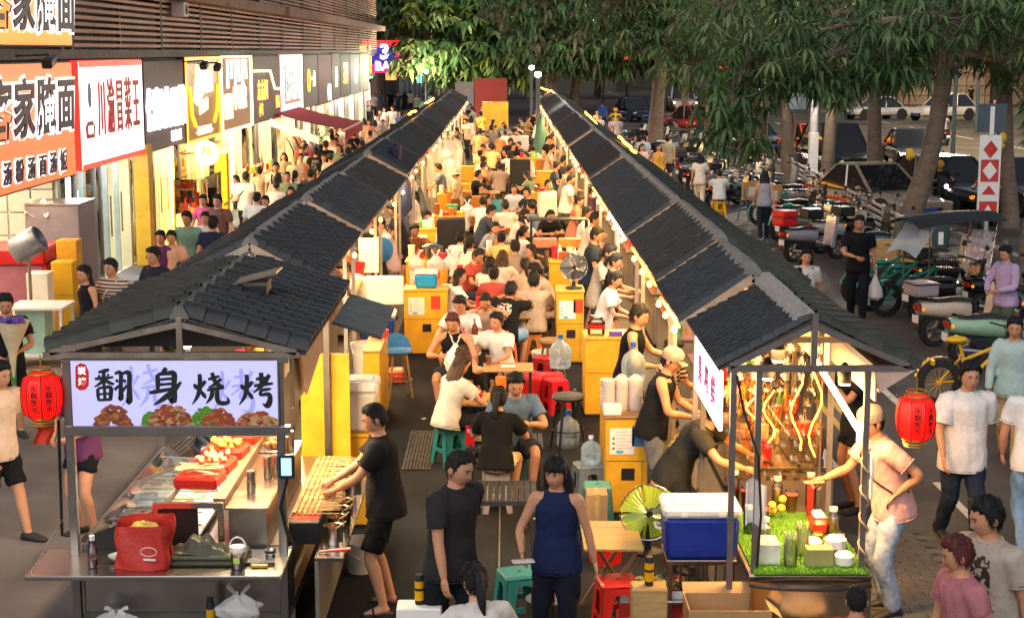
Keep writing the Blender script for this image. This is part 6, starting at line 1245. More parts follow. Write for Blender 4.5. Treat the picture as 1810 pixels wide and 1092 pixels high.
# left walkway front: red cart, fridge, tables, yellow box
t=thing('vending_cart','red-framed snack cart with purple sunset poster','cart',(-7.55,24.7,0));MB().box(-.5,.42,-.5,.5,.1,1.25,.02).build('body',mat('sunset_poster',(.28,.10,.16),.5,var=.3,scale=2),t);MB().box(-.55,.47,-.56,.56,1.25,1.5,.03).build('hood',plastic('#a8141c'),t);MB().box(.42,.46,-.5,.5,.1,1.25).build('red_edge',plastic('#b8141c'),t);text('饭团',.3,PAPER,t,(-.1,-.52,.5),bold=.02)
t=thing('fridge_cabinet','grey-purple metal cabinet with a cloth thrown on top','cabinet',(-7.45,26.4,0));MB().box(-.45,.45,-.5,.5,0,2.0,.02).build('body',mat('mauve_metal',(.22,.2,.25),.45,var=.12),t);MB().box(-.45,.46,-.51,.5,2.0,2.03).build('top',STEELD,t);MB().grid(lambda u,v:(-.45+.4*u,-.52-.04*sin(u*9)+.3*v,2.05-(.2*(1-v))+.04*sin(u*12+v*7)),12,8).build('cloth',mat('red_white_cloth',(.6,.42,.42),.8,var=.4,scale=20),t)
t=thing('duct_lamp','grey metal barrel fan on a pole above the red cart','fan',(-6.95,22.9,0));MB().lathe([(.17,-.24),(.2,-.2),(.2,.2),(.17,.22),(.16,.2),(.16,-.2)],20,(0,0,0),0,Matrix.Translation((0,0,1.72))@Matrix.Rotation(R(60),4,'Y'),cap=False).build('barrel',mat('blue_grey_metal',(.2,.22,.28),.4,.5),t);MB().lathe([(.03,0),(.15,.0),(.15,.01)],16,(0,0,0),0,Matrix.Translation((.02,0,1.72))@Matrix.Rotation(R(60),4,'Y')).build('inner_disc',BLACKM,t);MB().tube([(0,0,0),(0,0,1.6)],.025,8).build('pole',STEELD,t)
t=thing('white_table','white marble-topped table standing before the yellow pillar','table',(-6.6,22.2,0));MB().box(-.4,.4,-.35,.35,.92,.96,.006).build('top',FOAM,t);MB().box(-.38,.38,-.32,.32,.25,.28).build('shelf',FOAM,t)
for sx in(-.36,.36):
 for sy in(-.3,.3):MB().box(sx-.018,sx+.018,sy-.018,sy+.018,0,.92).build('leg',FOAM,t)
MB().box(-.3,.1,-.2,.2,.28,.9).build('green_bin',mat('mint',(.32,.48,.38),.6),t)
for(x,y,c,h,lab)in((-6.95,23.4,'#e8e4dc',1.25,'white product box stacked beside white table'),(-6.72,23.9,'#d8a81a',1.35,'yellow product box stacked beside the white one')):one(MB().box(-.16,.16,-.16,.16,0,h,.01).box(-.161,.161,-.161,.161,h*.62,h*.63,0,1),'product_box',[plastic(c),STEELD],lab,'box',(x,y,.003))
# pastry display shelves and showcase at the warm shops
t=thing('glass_showcase','gold-framed glass showcase in the warm lit shop front','showcase',(-7.3,37.5,.1));
for sx in(-.3,.3):
 for sy in(-1.3,1.3):MB().box(sx-.02,sx+.02,sy-.02,sy+.02,0,1.5).build('post',mat('brass',(.6,.4,.12),.3,.8),t)
MB().box(-.31,.31,-1.3,1.3,0,.7,.01).build('base',CREAM,t);MB().box(-.3,.3,-1.3,1.3,1.48,1.5).build('glass_top',GLASS,t);MB().box(-.3,-.29,-1.28,1.28,.7,1.48).build('glass_back',GLASS,t);MB().box(.29,.3,-1.28,1.28,.7,1.48).build('glass_front',GLASS,t);goods(t,-.25,.25,-1.2,1.2,.702,14,.4)
t=thing('pastry_shelf','wooden display shelf of pastries and bowls by the walkway','shelf',(-6.75,43.2,.1))
for z in(.3,.75,1.2):MB().box(-.4,.4,-1.3,1.3,z,z+.03).build('shelf_board',WOOD,t);goods(t,-.35,.35,-1.2,1.2,z+.031,16,.22)
for sx in(-.38,.38):
 for sy in(-1.28,1.28):MB().box(sx-.02,sx+.02,sy-.02,sy+.02,0,1.75).build('post',FOAM,t)
t=thing('snack_table','red-draped snack table with trays under the red awning','table',(-6.4,47.5,.1));MB().box(-.5,.5,-1.0,1.0,0,.8,.01).build('red_drape',cloth('#a81a20'),t);MB().box(-.52,.52,-1.02,1.02,.8,.84).build('top',FOAM,t);goods(t,-.45,.45,-.9,.9,.841,18,.15)
t=thing('clothes_rail','clothes rail with hanging shirts and dresses beneath the awning','clothes rail',(-7.2,53.5,.1));MB().tube([(0,-1.8,0),(0,-1.8,1.6),(0,1.8,1.6),(0,1.8,0)],.02,6).build('rail',STEEL,t)
for i in range(11):c=['#c9a58a','#2a2a30','#d8c9a8','#8aa0c0','#e0d8cc','#c9b060','#3a3a40','#b8887a'][i%8];MB().grid(lambda u,v:((.10+.14*min(1,v*2.5))*(2*u-1),.03*sin(u*5),-.9*v-.1*abs(2*u-1)*(1-v)),6,8).build('garment',cloth(c),t,(0,-1.6+i*.32,1.56))
# potted plants by the shops
LEAFM=mat('plant_leaf',(.06,.14,.03),.5,var=.4,scale=3,obj_var=.2)
def bush(x,y,z,r,h,n,lab,pot=True):
 t=thing('potted_plant',lab,'plant',(x,y,z));q=MB()
 for i in range(n):
  a,b=rnd.uniform(0,6.28),rnd.uniform(-.2,1.3);rr=r*rnd.uniform(.4,1);c=Vector((rr*cos(a)*cos(b),rr*sin(a)*cos(b),.35+h*.5+h*.5*sin(b)*rnd.random()));d=Vector((cos(a),sin(a),rnd.uniform(-.3,.8))).normalized();s_=d.cross(Vector((0,0,1))).normalized()*.035;q.add([c,c+d*.08+s_,c+d*.18,c+d*.08-s_],[(0,1,2,3)])
 q.build('foliage',LEAFM,t,smooth=False);MB().lathe([(.12,0),(.17,.35),(.001,.33)],14).build('pot',plastic('#7a4a30'),t);MB().tube([(0,0,.3),(0,0,h)],.015,6).build('stem',WOODD,t);return t
bush(-6.9,58.5,.1,.45,1.3,260,'leafy potted shrub beneath the awning corner');bush(-7.0,64.5,.1,.35,1.5,200,'potted plant past the awning, lit from the shop');bush(-7.1,69,.1,.35,1.3,160,'smaller potted plant farther along the shops')
# end of the alley: red banner wall, umbrella, lamp post
t=thing('banner_wall','tall red event banner closing the end of the alley','banner',(-2.9,91,0));MB().box(1.1,2.95,0,.1,0,2.95).build('red_panel',mat('red_banner',(.45,.06,.04),.6,var=.1),t);MB().box(0,1.05,0,.1,0,2.75).build('grey_panel',mat('grey_banner',(.28,.23,.22),.6,var=.2),t);text('为你',.62,PAPER,t,(2.0,-.02,1.0),bold=.02);lamp('banner_lamp',t,(1.8,-1.6,3.2),60,(1,.8,.6),.5,rot=(R(-50),0,0))
t=thing('patio_umbrella','closed dark green umbrella beside the lamp post','umbrella',(1.22,56.5,0));MB().tube([(0,0,2.3),(0,0,2.1),(0,0,1.5),(0,0,.85)],[.04,.10,.22,.34],12).build('canopy',mat('green_canvas',(.03,.11,.09),.7,var=.2),t);MB().tube([(0,0,0),(0,0,2.4)],.025,8).build('pole',STEELD,t)
def street_lamp(x,y,h,lab,e=120,col=(1,.92,.8)):
 t=thing('street_lamp',lab,'street lamp',(x,y,0));MB().tube([(0,0,0),(0,0,.4),(0,0,h)],[.13,.09,.075],10).build('pole',mat('lamp_post_paint',(.07,.09,.09),.5,var=.15),t);MB().lathe([(.02,0),(.12,.05),(.11,.16),(.02,.2)],14,(0,0,h)).build('lamp_globe',glow('lamp_white','#fff4e0',14),t);lamp('lamp_light',t,(0,0,h+.35),e,col,.15,'POINT');return t
street_lamp(1.15,58.0,3.55,'dark green lamp post with bright white head in the alley')

t=thing('drain_grate','black slotted drain grating in the alley behind the cook','grating',(-.98,17.6,.005))
for i in range(9):MB().box(-.16+i*.036,-.136+i*.036,-.9,.9,0,.012).build('grating_bar',BLACKM,t)
def jars(lst):
 for x,y,c,h,lab in lst:t=thing('syrup_jar',lab,'jar',(x,y,.668));MB().lathe([(.04,0),(.045,.01),(.045,h*.8),(.03,h*.9),(.03,h)],14).build('jar',CLEAR,t);MB().lathe([(.001,.004),(.039,.004),(.039,h*.7),(.001,h*.7)],14).build('filling',mat('filling'+c,c,.3,var=.3,scale=30),t);MB().lathe([(.034,h),(.034,h+.03),(.001,h+.03)],12).build('lid',plastic('#d8d0c0'),t)
jars([(1.93,13.0,'#7a1c10',.30,'tall dark red jar at the back left of drinks counter'),(2.12,13.02,'#c86a18',.26,'amber jar at the back of the drinks counter'),(2.30,13.02,'#d8b04a',.24,'pale yellow jar at the back of drinks counter'),(1.95,12.3,'#2f6a2a',.2,'green jar beside the hanging bags'),(2.58,13.0,'#a83a2a',.28,'brick red jar at the back right of drinks counter'),(2.05,12.1,'#e8e0d0',.16,'milk white jar on the grass mat'),(2.62,12.25,'#e0a040',.2,'golden jar by the right post')])
street_lamp(-4.6,92.0,3.2,'white lamp added to light the far left tree from below',1300,(1,.9,.62));street_lamp(1.2,76,3.6,'white lamp added to light the darker far tree from below',600)  # both lamps are added to brighten the undersides of the far trees

COLN=['red','amber','white','blue','green','brown','orange','cream','crimson']
def clutter(x0,x1,y0,y1,z,n,where):
 for i in range(n):
  x,y,k,c,h=x0+(x1-x0)*(i+.5)/n,rnd.uniform(y0,y1),i%3,rnd.randrange(9),rnd.uniform(.1,.26);q=MB()
  if k==0:q.lathe([(.04,0),(.055,.01),(.06,h*.9),(.062,h),(.001,h)],10)
  elif k==1:q.lathe([(.035,0),(.038,h*.7),(.014,h*.9),(.016,h*1.1),(.001,h*1.1)],9)
  else:q.box(-.09,.09,-.07,.07,0,h*.6,.01)
  one(q,('tub','bottle','carton')[k],GOODM[c],'%s %s, %s from the left %s'%(COLN[c],('tub','bottle','carton')[k],('first','second','third','fourth','fifth','sixth','seventh')[i],where),('tub','bottle','carton')[k],(x,y,z),rnd.uniform(-.5,.5))
for a in((-1.65,-1.05,26.55,26.9,1.006,6,'on the stock pot cabinet'),(-1.85,-1.15,31.5,31.8,1.006,7,'on the cabinet behind the black speaker'),(-1.55,-.95,33.9,34.2,1.006,6,'on the green basket cabinet'),(-1.65,-1.25,39.1,39.4,1.006,4,'on the cardboard-fronted cabinet'),(.7,1.2,39.6,39.9,1.006,5,'on the cabinet by the black chair'),(.45,1.05,52.6,52.9,1.006,5,'on the cabinet before the orange box'),(.78,1.2,26.5,26.8,1.006,5,'on the cabinet under the red bowls'),(-.75,0,20.45,20.8,.69,6,'on the cola bottle table'),(-.45,.25,22.75,23.05,.69,6,'on the table behind the printed back'),(-.85,-.15,26.4,26.8,.69,6,'on the table before the off-white dress'),(-.4,.4,30.0,30.4,.69,6,'on the table before the grey sleeves'),(-.3,.5,33.2,33.6,.69,6,'on the table by the paper menu'),(-1.66,-1.54,18.7,19.6,1.006,3,'on the narrow cabinet at left'),(-.5,0,17.35,17.5,.63,4,'on the table of the cream t-shirt woman')):clutter(*a)
# ------------------------------------------------------------------ trees
def bark_mat():
 m=mat('ringed_bark',(.17,.125,.09),.85,var=.3,scale=5,bump=.8,bscale=16,dirt=.5,stretch=(1,1,2.2));return m
BARK=bark_mat()
def leaf_mat(k,c,tr=.25):
 m=mat(k,c,.42,var=.35,scale=2.5,spec=.4);b=m.node_tree.nodes['Principled BSDF'];n=m.node_tree.nodes;l=m.node_tree.links
 t=n.new('ShaderNodeBsdfTranslucent');t.inputs[0].default_value=(c[0]*1.6,c[1]*1.5,c[2],1);mx=n.new('ShaderNodeMixShader');mx.inputs[0].default_value=tr
 l.new(b.outputs[0],mx.inputs[1]);l.new(t.outputs[0],mx.inputs[2]);l.new(mx.outputs[0],n['Material Output'].inputs[0]);return m
LEAF=[leaf_mat('leaf_dark',(.048,.100,.040)),leaf_mat('leaf_mid',(.082,.150,.052)),leaf_mat('leaf_light',(.14,.19,.08)),leaf_mat('leaf_brown',(.085,.085,.045)),leaf_mat('leaf_lit',(.20,.22,.05))]  # last, yellowish tone brightens the far left crown as if lit
def leaf_arr(R_,base,d,L,w_,droop):
 """long narrow leaf, folded along the midrib: two quads per half -> vertices, faces"""
 up=Vector((0,0,1));s_=d.cross(up);s_=s_.normalized()if s_.length>.05 else Vector((1,0,0));n_=s_.cross(d)
 m1=base+d*L*.45-up*L*droop*.12;tip=base+d*L*.98-up*L*droop*.55
 k=n_*w_*.25
 return[base,m1+s_*w_+k,tip,m1-s_*w_+k,m1]
LF=[(0,4,1),(4,2,1),(0,3,4),(4,3,2)]
def foliage(boughs,L,w_,per,seed,pal,n_leaf=8,droop=1.):
 """boughs: (centre, radii, number of whorls). Returns MB of leaves and list of whorl centres"""
 r=random.Random(seed);q=MB();cs=[]
 for(c,rad,n)in boughs:
  for i in range(int(n*(2.0 if L<.35 else 1.3))):
   while True:
    p=Vector((r.uniform(-1,1),r.uniform(-1,1),r.uniform(-1,1)))
    if p.length<=1:break
   if r.random()<.5 and p.length>.05:p=p.normalized()*r.uniform(.65,1.)
   p=Vector(c)+Vector((p.x*rad[0],p.y*rad[1],p.z*rad[2]));cs.append(p)
   a0=r.uniform(0,6.28);mi=r.choice(pal);el=r.uniform(-.75,.35)
   for k in range(n_leaf):
    a=a0+k*2*pi/n_leaf+r.uniform(-.3,.3);e=el+r.uniform(-.35,.35);d=Vector((cos(a)*cos(e),sin(a)*cos(e),sin(e)));s=r.uniform(.7,1.25)
    q.add(leaf_arr(r,p+d*.02,d,L*s,w_*s,droop*r.uniform(.6,1.4)),LF,mi)
 return q,cs
def tree(x,y,lab,trunk_pts,rads,boughs,L,w_,seed,pal=(0,0,1,1,2),singles=0,n_leaf=8,grp='street trees along the kerb'):
 t=thing('street_tree',lab,'tree',(x,y,0),0,grp);T=[Vector(p)for p in trunk_pts]
 P_,r_=fine([np.array(p)for p in trunk_pts],rads,5);q=MB();q.tube([tuple(p)for p in P_],[a*rnd.uniform(.95,1.06)for a in r_],14);q.build('trunk',BARK,t,angle=60)
 f,cs=foliage(boughs,L,w_,0,seed,pal,n_leaf);o=f.build('crown',LEAF,t,smooth=False);o['kind']='stuff'
 top=T[-1];rr=random.Random(seed)
 for(c,rad,n)in boughs:
  c=Vector(c);src=top-Vector((0,0,.4));ups=[Vector(b[0])for b in boughs if b[0][2]>c.z+.25]
  if ups and(c-src).length>2.2:src=min(ups,key=lambda b:(b-c).length)
  m=(src+c)/2+Vector((rr.uniform(-.2,.2),rr.uniform(-.2,.2),.1));MB().tube([tuple(src),tuple(m),tuple(c)],[rads[-1]*.45,.035,.015],7).build('branch',BARK,t)
 q=MB()
 for p in cs[::3]:
  b=min((Vector(c)for c,_,_ in boughs),key=lambda c:(c-p).length);q.tube([tuple(b),tuple((b+p)/2+Vector((0,0,-.05))),tuple(p)],[.016,.011,.006],4)
 if cs:q.build('twigs',BARK,t)['kind']='stuff'
 if singles:
  me=MB().add([tuple(v)for v in leaf_arr(rr,Vector((0,0,0)),Vector((1,0,0)),L,w_,.9)],LF)
  ms=[me.mesh('leaf',LEAF[k])for k in(0,1,2)]
  for i in range(singles):
   p=cs[rr.randrange(len(cs))];link('leaf',ms[i%3],t,p+Vector((rr.uniform(-.05,.05),rr.uniform(-.05,.05),rr.uniform(-.06,.0))),(rr.uniform(-.5,.5),rr.uniform(-.3,.9),rr.uniform(0,6.28)))
 return t
def B(x,y,z,rx,ry,rz,n,ox,oy):return((x-ox,y-oy,z),(rx,ry,rz),n)
# two near trees whose trunks stand outside the frame on the right; their boughs reach over the walkway
def near(ox,oy,lst):return[B(*a,ox,oy)for a in lst]
tree(9.6,22.5,'near tree whose leafy boughs hang over the right walkway',[(0,0,0),(-.1,0,1.5),(-.2,.1,3.2),(-.6,.2,4.4)],[.34,.27,.24,.2],near(9.6,22.5,[
 (3.3,21.5,4.55,1.0,1.3,.55,46),(4.6,21.8,4.5,1.1,1.4,.6,56),(5.9,22.0,4.95,1.0,1.4,.45,50),(7.2,22.2,5.05,1.0,1.4,.4,44),(3.0,21.2,3.85,.55,.8,.30,18),(4.0,21.4,4.1,.8,.9,.3,24),(5.1,21.6,4.3,.6,.8,.25,18),(2.75,20.8,3.42,.30,.4,.16,6),(3.3,21.0,3.35,.22,.3,.12,4),(7.6,22.4,3.6,.35,.6,.55,20),(8.0,22.0,4.6,.5,1.0,.7,26)]),.25,.028,11,(0,0,1,1,2),280,9)
tree(10.2,30.5,'second near tree with drooping leaf whorls at upper right',[(0,0,0),(.1,0,1.5),(0,.1,3.2),(-.3,0,4.6)],[.33,.26,.22,.18],near(10.2,30.5,[
 (4.2,30,5.3,1.4,1.6,.8,46),(6.2,30,5.2,1.4,1.6,.8,52),(8.2,30.5,5.4,1.3,1.6,.6,44),(3.5,29.5,4.3,.9,1.,.5,26),(5.4,29.8,4.5,.9,1.2,.35,20),(6.9,30,4.9,.7,1.,.3,16),(9.8,30,4.8,.7,1.2,.8,24),(9.9,29.4,3.4,.35,.5,.5,12)]),.30,.036,12,(0,1,1,2),160,9)
kerb_trees=[(10.08,39.4,.46,.5,'bent ringed-bark tree trunk with yellow ribbon beside the black car'),(10.69,45.8,.40,-.1,'straight grey trunk in front of the tan car'),(12.98,40.7,.40,-.2,'tree trunk at right behind the diamond sign'),(10.5,52.,.36,.1,'slim trunk beside the white pole'),(9.56,53.6,.42,-.1,'thick trunk with a small notice, left of the white pole'),(9.14,57.5,.36,.15,'reddish trunk with white paper tag'),(8.97,59.9,.34,-.1,'trunk directly behind the tagged one'),(10.2,80,.4,0,'dark trunk far along the kerb'),(10.3,92,.4,0,'next dark trunk farther along the kerb'),(10.2,108,.4,0,'distant trunk before the traffic lights')]
for i,(x,y,r,ln,lab)in enumerate(kerb_trees):
 h=4.2 if y<70 else 4.6
 bs=[((rnd.uniform(-2.4,2.2),rnd.uniform(-2,2),h+rnd.uniform(.2,1.8)),(1.7,1.7,.75),26 if y<62 else 22)for k in range(8)]
 if y<62:bs+=[((rnd.uniform(-1.5,1.2),rnd.uniform(-1.5,.5),h-.35),(.9,.9,.35),8)]
 tree(x,y,lab,[(0,0,0),(ln*.2*r,0,.5),(ln*.9,0,2.0),(ln*1.5,0,h)],[r*.72,r*.62,r*.52,r*.42],bs,.42 if y<62 else.6,.05 if y<62 else.085,20+i,(0,0,0,1,3,3,2),0,7)
rib=mat('yellow_ribbon',(.7,.42,.03),.5);one(MB().ball((0,0,0),(.13,.08,.14),10,6,0,None,.2),'yellow_balloon',rib,'shiny yellow ornament tied to the bent trunk','ornament',(9.9,38.9,2.0));one(MB().ball((0,0,0),(.14,.06,.1),10,6,0,None,.2).ball((.06,0,.22),(.1,.05,.14),10,6,0,None,.2),'yellow_balloon',rib,'shiny yellow ornament on the trunk behind the diamond sign','ornament',(12.4,39.9,2.15));one(MB().ball((0,0,0),(.12,.06,.2),10,6,0,None,.2),'yellow_balloon',rib,'yellow ornament high on the thick trunk left of the pole','ornament',(9.3,52.8,3.2))
one(MB().box(-.1,.1,-.01,.01,-.15,.15),'paper_tag',PAPER,'white paper tag pinned on the reddish trunk','tag',(9.05,57.05,2.7))
# big crowns closing the end of the street
def far_tree(x,y,h,lab,boughs,L,w_,seed,pal):return tree(x,y,lab,[(0,0,0),(.1,0,1.8),(.3,0,h)],[.4,.32,.25],[((a-x,b-y,c),r_,n)for a,b,c,r_,n in boughs],L,w_,seed,pal,0,7,'trees at the end of the alley')
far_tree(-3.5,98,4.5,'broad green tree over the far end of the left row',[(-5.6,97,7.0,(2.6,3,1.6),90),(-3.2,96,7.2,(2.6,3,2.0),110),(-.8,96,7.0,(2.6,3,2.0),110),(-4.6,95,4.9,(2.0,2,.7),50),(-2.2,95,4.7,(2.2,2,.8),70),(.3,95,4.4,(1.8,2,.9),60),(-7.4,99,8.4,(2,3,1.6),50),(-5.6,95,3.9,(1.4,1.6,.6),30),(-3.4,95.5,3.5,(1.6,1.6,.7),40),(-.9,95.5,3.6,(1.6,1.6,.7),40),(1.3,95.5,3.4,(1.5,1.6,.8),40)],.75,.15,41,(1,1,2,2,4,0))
far_tree(2.2,84,4.5,'darker tree above the alley lamp post',[(.6,83,7.2,(2.2,3,1.5),90),(2.8,82,7.0,(2.4,3,1.7),110),(5.0,82,6.8,(2.4,3,1.6),110),(1.6,82,5.2,(1.8,2,.9),70),(3.8,81,4.9,(1.9,2,.9),80),(6.2,81,5.1,(1.6,2,.8),60),(2.6,82,4.0,(1.5,1.8,.6),40),(4.8,82,3.9,(1.6,1.8,.6),40)],.6,.10,42,(3,3,0,0,1))
far_tree(6.5,70,4.5,'brown-green tree beyond the right stalls',[(4.6,69,6.6,(2.0,2.4,1.4),90),(6.6,69,6.6,(2.0,2.4,1.4),90),(8.6,70,6.6,(2.0,2.4,1.4),90),(5.6,68,5.2,(1.5,2,.7),50),(7.6,68,5.3,(1.5,2,.7),50)],.5,.08,43,(3,0,0,1,2))
for i,(x,y,lab)in enumerate([(-1.5,112,'dark tree mass behind the red banner'),(5,118,'dark tree mass right of the red banner'),(13,125,'dark tree above distant traffic'),(20,128,'dark tree across the road'),(27,126,'tree behind the parked white car'),(46,128,'tree at the right of the stone wall'),(-9,108,'tree beside the pink neon sign')]):
 far_tree(x,y,5,lab,[(x+rnd.uniform(-2,2)+k*1.6-4,y,6.2+rnd.uniform(-1.0,2.8),(3.0,3,2.2),60)for k in range(6)],1.0,.22,60+i,(0,0,1,3))
for i in range(9):far_tree(-30+i*13,150+8*(i%2),6,'far dark tree in the background belt, %s from the left'%['first','second','third','fourth','fifth','sixth','seventh','eighth','ninth'][i],[(-30+i*13+rnd.uniform(-7,7),150,rnd.uniform(5,12),(4.5,4,3),45)for k in range(8)],1.6,.4,80+i,(0,0,3))
# ------------------------------------------------------------------ poles, sign, railing
t=thing('white_pole','tall white pole with grey signal box among the trees','pole',(9.95,51.5,0));MB().tube([(0,0,0),(0,0,5.2)],.13,12).build('pole',mat('white_paint',(.6,.57,.55),.5,var=.15),t);MB().box(-.9,-.2,-.25,.1,2.6,3.5,.03).build('signal_box',mat('slate_box',(.07,.085,.10),.5),t);MB().box(-.14,.14,-.14,.14,.2,1.9).build('poster_wrap',FOAM,t);MB().lathe([(.02,0),(.1,.05),(.1,.12),(.02,.16)],12,(0,-.5,4.62)).build('lamp_globe',glow('lamp_white','#fff4e0',14),t);MB().tube([(0,0,4.9),(0,-.5,4.8)],.03,6).build('lamp_arm',ALU,t);lamp('pole_lamp',t,(0,-.5,4.5),1500,(1,.85,.7),.2,'POINT')
t=thing('diamond_sign','white guide board with red diamonds on a post','sign',(11.35,37.2,0));MB().tube([(0,.06,0),(0,.06,3.0)],.05,8).build('post',mat('grey_post',(.4,.38,.36),.5),t);MB().box(-.26,.26,.0,.03,.55,2.55,.02).build('board',PAPER,t);MB().box(-.34,.34,-.01,.02,2.62,3.28,.01).build('upper_plate',mat('slate_plate',(.06,.085,.10),.5),t);MB().box(-.05,.05,-.02,-.012,2.56,3.22).build('white_bar',PAPER,t)
RD=mat('sign_red',(.5,.035,.03),.5);Dm=lambda z,r:[(0,z-r*1.25),(r,z),(0,z+r*1.25),(-r,z)]
MB().prism(Dm(2.22,.17),-.008,-.003,'y').build('red_diamond',RD,t);MB().box(-.21,.21,-.006,-.003,1.46,1.98).build('red_square',RD,t);MB().prism(Dm(1.72,.17),-.011,-.007,'y').build('white_diamond',PAPER,t);MB().prism([(-.17,1.16),(.17,1.16),(0,1.38)],-.008,-.003,'y').build('red_triangle',RD,t);MB().box(-.21,.21,-.006,-.003,.6,1.0).build('red_square',RD,t);MB().prism([(-.15,.68),(.15,.68),(0,.92)],-.011,-.007,'y').build('white_triangle',PAPER,t)
WR=mat('white_rail',(.5,.47,.45),.5,var=.15)
for i in range(6):
 a=Vector((8.75+i*.14,34.0+i*3.2,0));t=thing('guard_rail','white horizontal-bar railing between scooters and traffic, section %s from the near end'%['one','two','three','four','five','six'][i],'railing',a,0,'white railing sections');b=Vector((.14,3.15,0))
 for z in(.25,.4,.55,.7,.85):MB().bar((0,0,z),(b.x,b.y,z),.03,.07).build('bar',WR,t)
 for k in(0,1):MB().box(b.x*k-.03,b.x*k+.03,b.y*k-.03,b.y*k+.03,0,.95).build('post',WR,t)
# ------------------------------------------------------------------ vehicles
TYRE=RUBBER;RIM=mat('alloy_rim',(.35,.35,.36),.35,.9,var=.1);CHROME=mat('chrome',(.7,.7,.7),.12,1.,var=.05);SEATL=mat('black_seat',(.018,.018,.019),.5,var=.15)
HEADL=glow('headlight_lit','#fff4e8',18);TAILR=glow('tail_light','#ff1808',2.5);TAILD=mat('tail_lens',(.4,.02,.015),.2);LENS=mat('lamp_lens',(.6,.6,.58),.1,var=0);AMBL=glow('amber_lens','#ff8a10',.7)
def wheel(par,x,y,z,r,w_,rz=0.,spokes=0,m=None,name='wheel'):
 """axle along local x of the vehicle"""
 M=Matrix.Rotation(R(90),4,'Y');we=link(name,None,par,(x,y,z),(0,0,rz))
 a=w_/2;MB().lathe([(r*.66,-a*.9),(r*.92,-a),(r,-a*.55),(r,a*.55),(r*.92,a),(r*.66,a*.9)],22,(0,0,0),0,M,cap=False).build('tyre',TYRE,we)
 if spokes<20:
  q=MB();q.lathe([(.001,-a*.5),(r*.22,-a*.75),(r*.24,a*.75),(.001,a*.8)],12,(0,0,0),0,M);q.lathe([(r*.62,-a*.85),(r*.68,-a*.85),(r*.68,a*.85),(r*.62,a*.85),(r*.62,-a*.85)],22,(0,0,0),0,M,cap=False)
  for i in range(spokes or 6):c=2*pi*i/(spokes or 6);q.bar((0,.15*r*cos(c),.15*r*sin(c)),(0,.66*r*cos(c),.66*r*sin(c)),a*.9,r*.13)
  q.build('rim',m or RIM,we)
 else:
  q=MB();q.lathe([(r*.90,-a*.6),(r*.94,-a*.6),(r*.94,a*.6),(r*.90,a*.6)],28,(0,0,0),0,M,cap=False);q.tube([(-.04,0,0),(.04,0,0)],.025,8)
  for i in range(spokes):c=2*pi*i/spokes;q.tube([((-1)**i*.03,.02*cos(c),.02*sin(c)),(0,r*.91*cos(c+.2),r*.91*sin(c+.2))],.0022,4)
  q.build('rim',m or RIM,we)
 return we
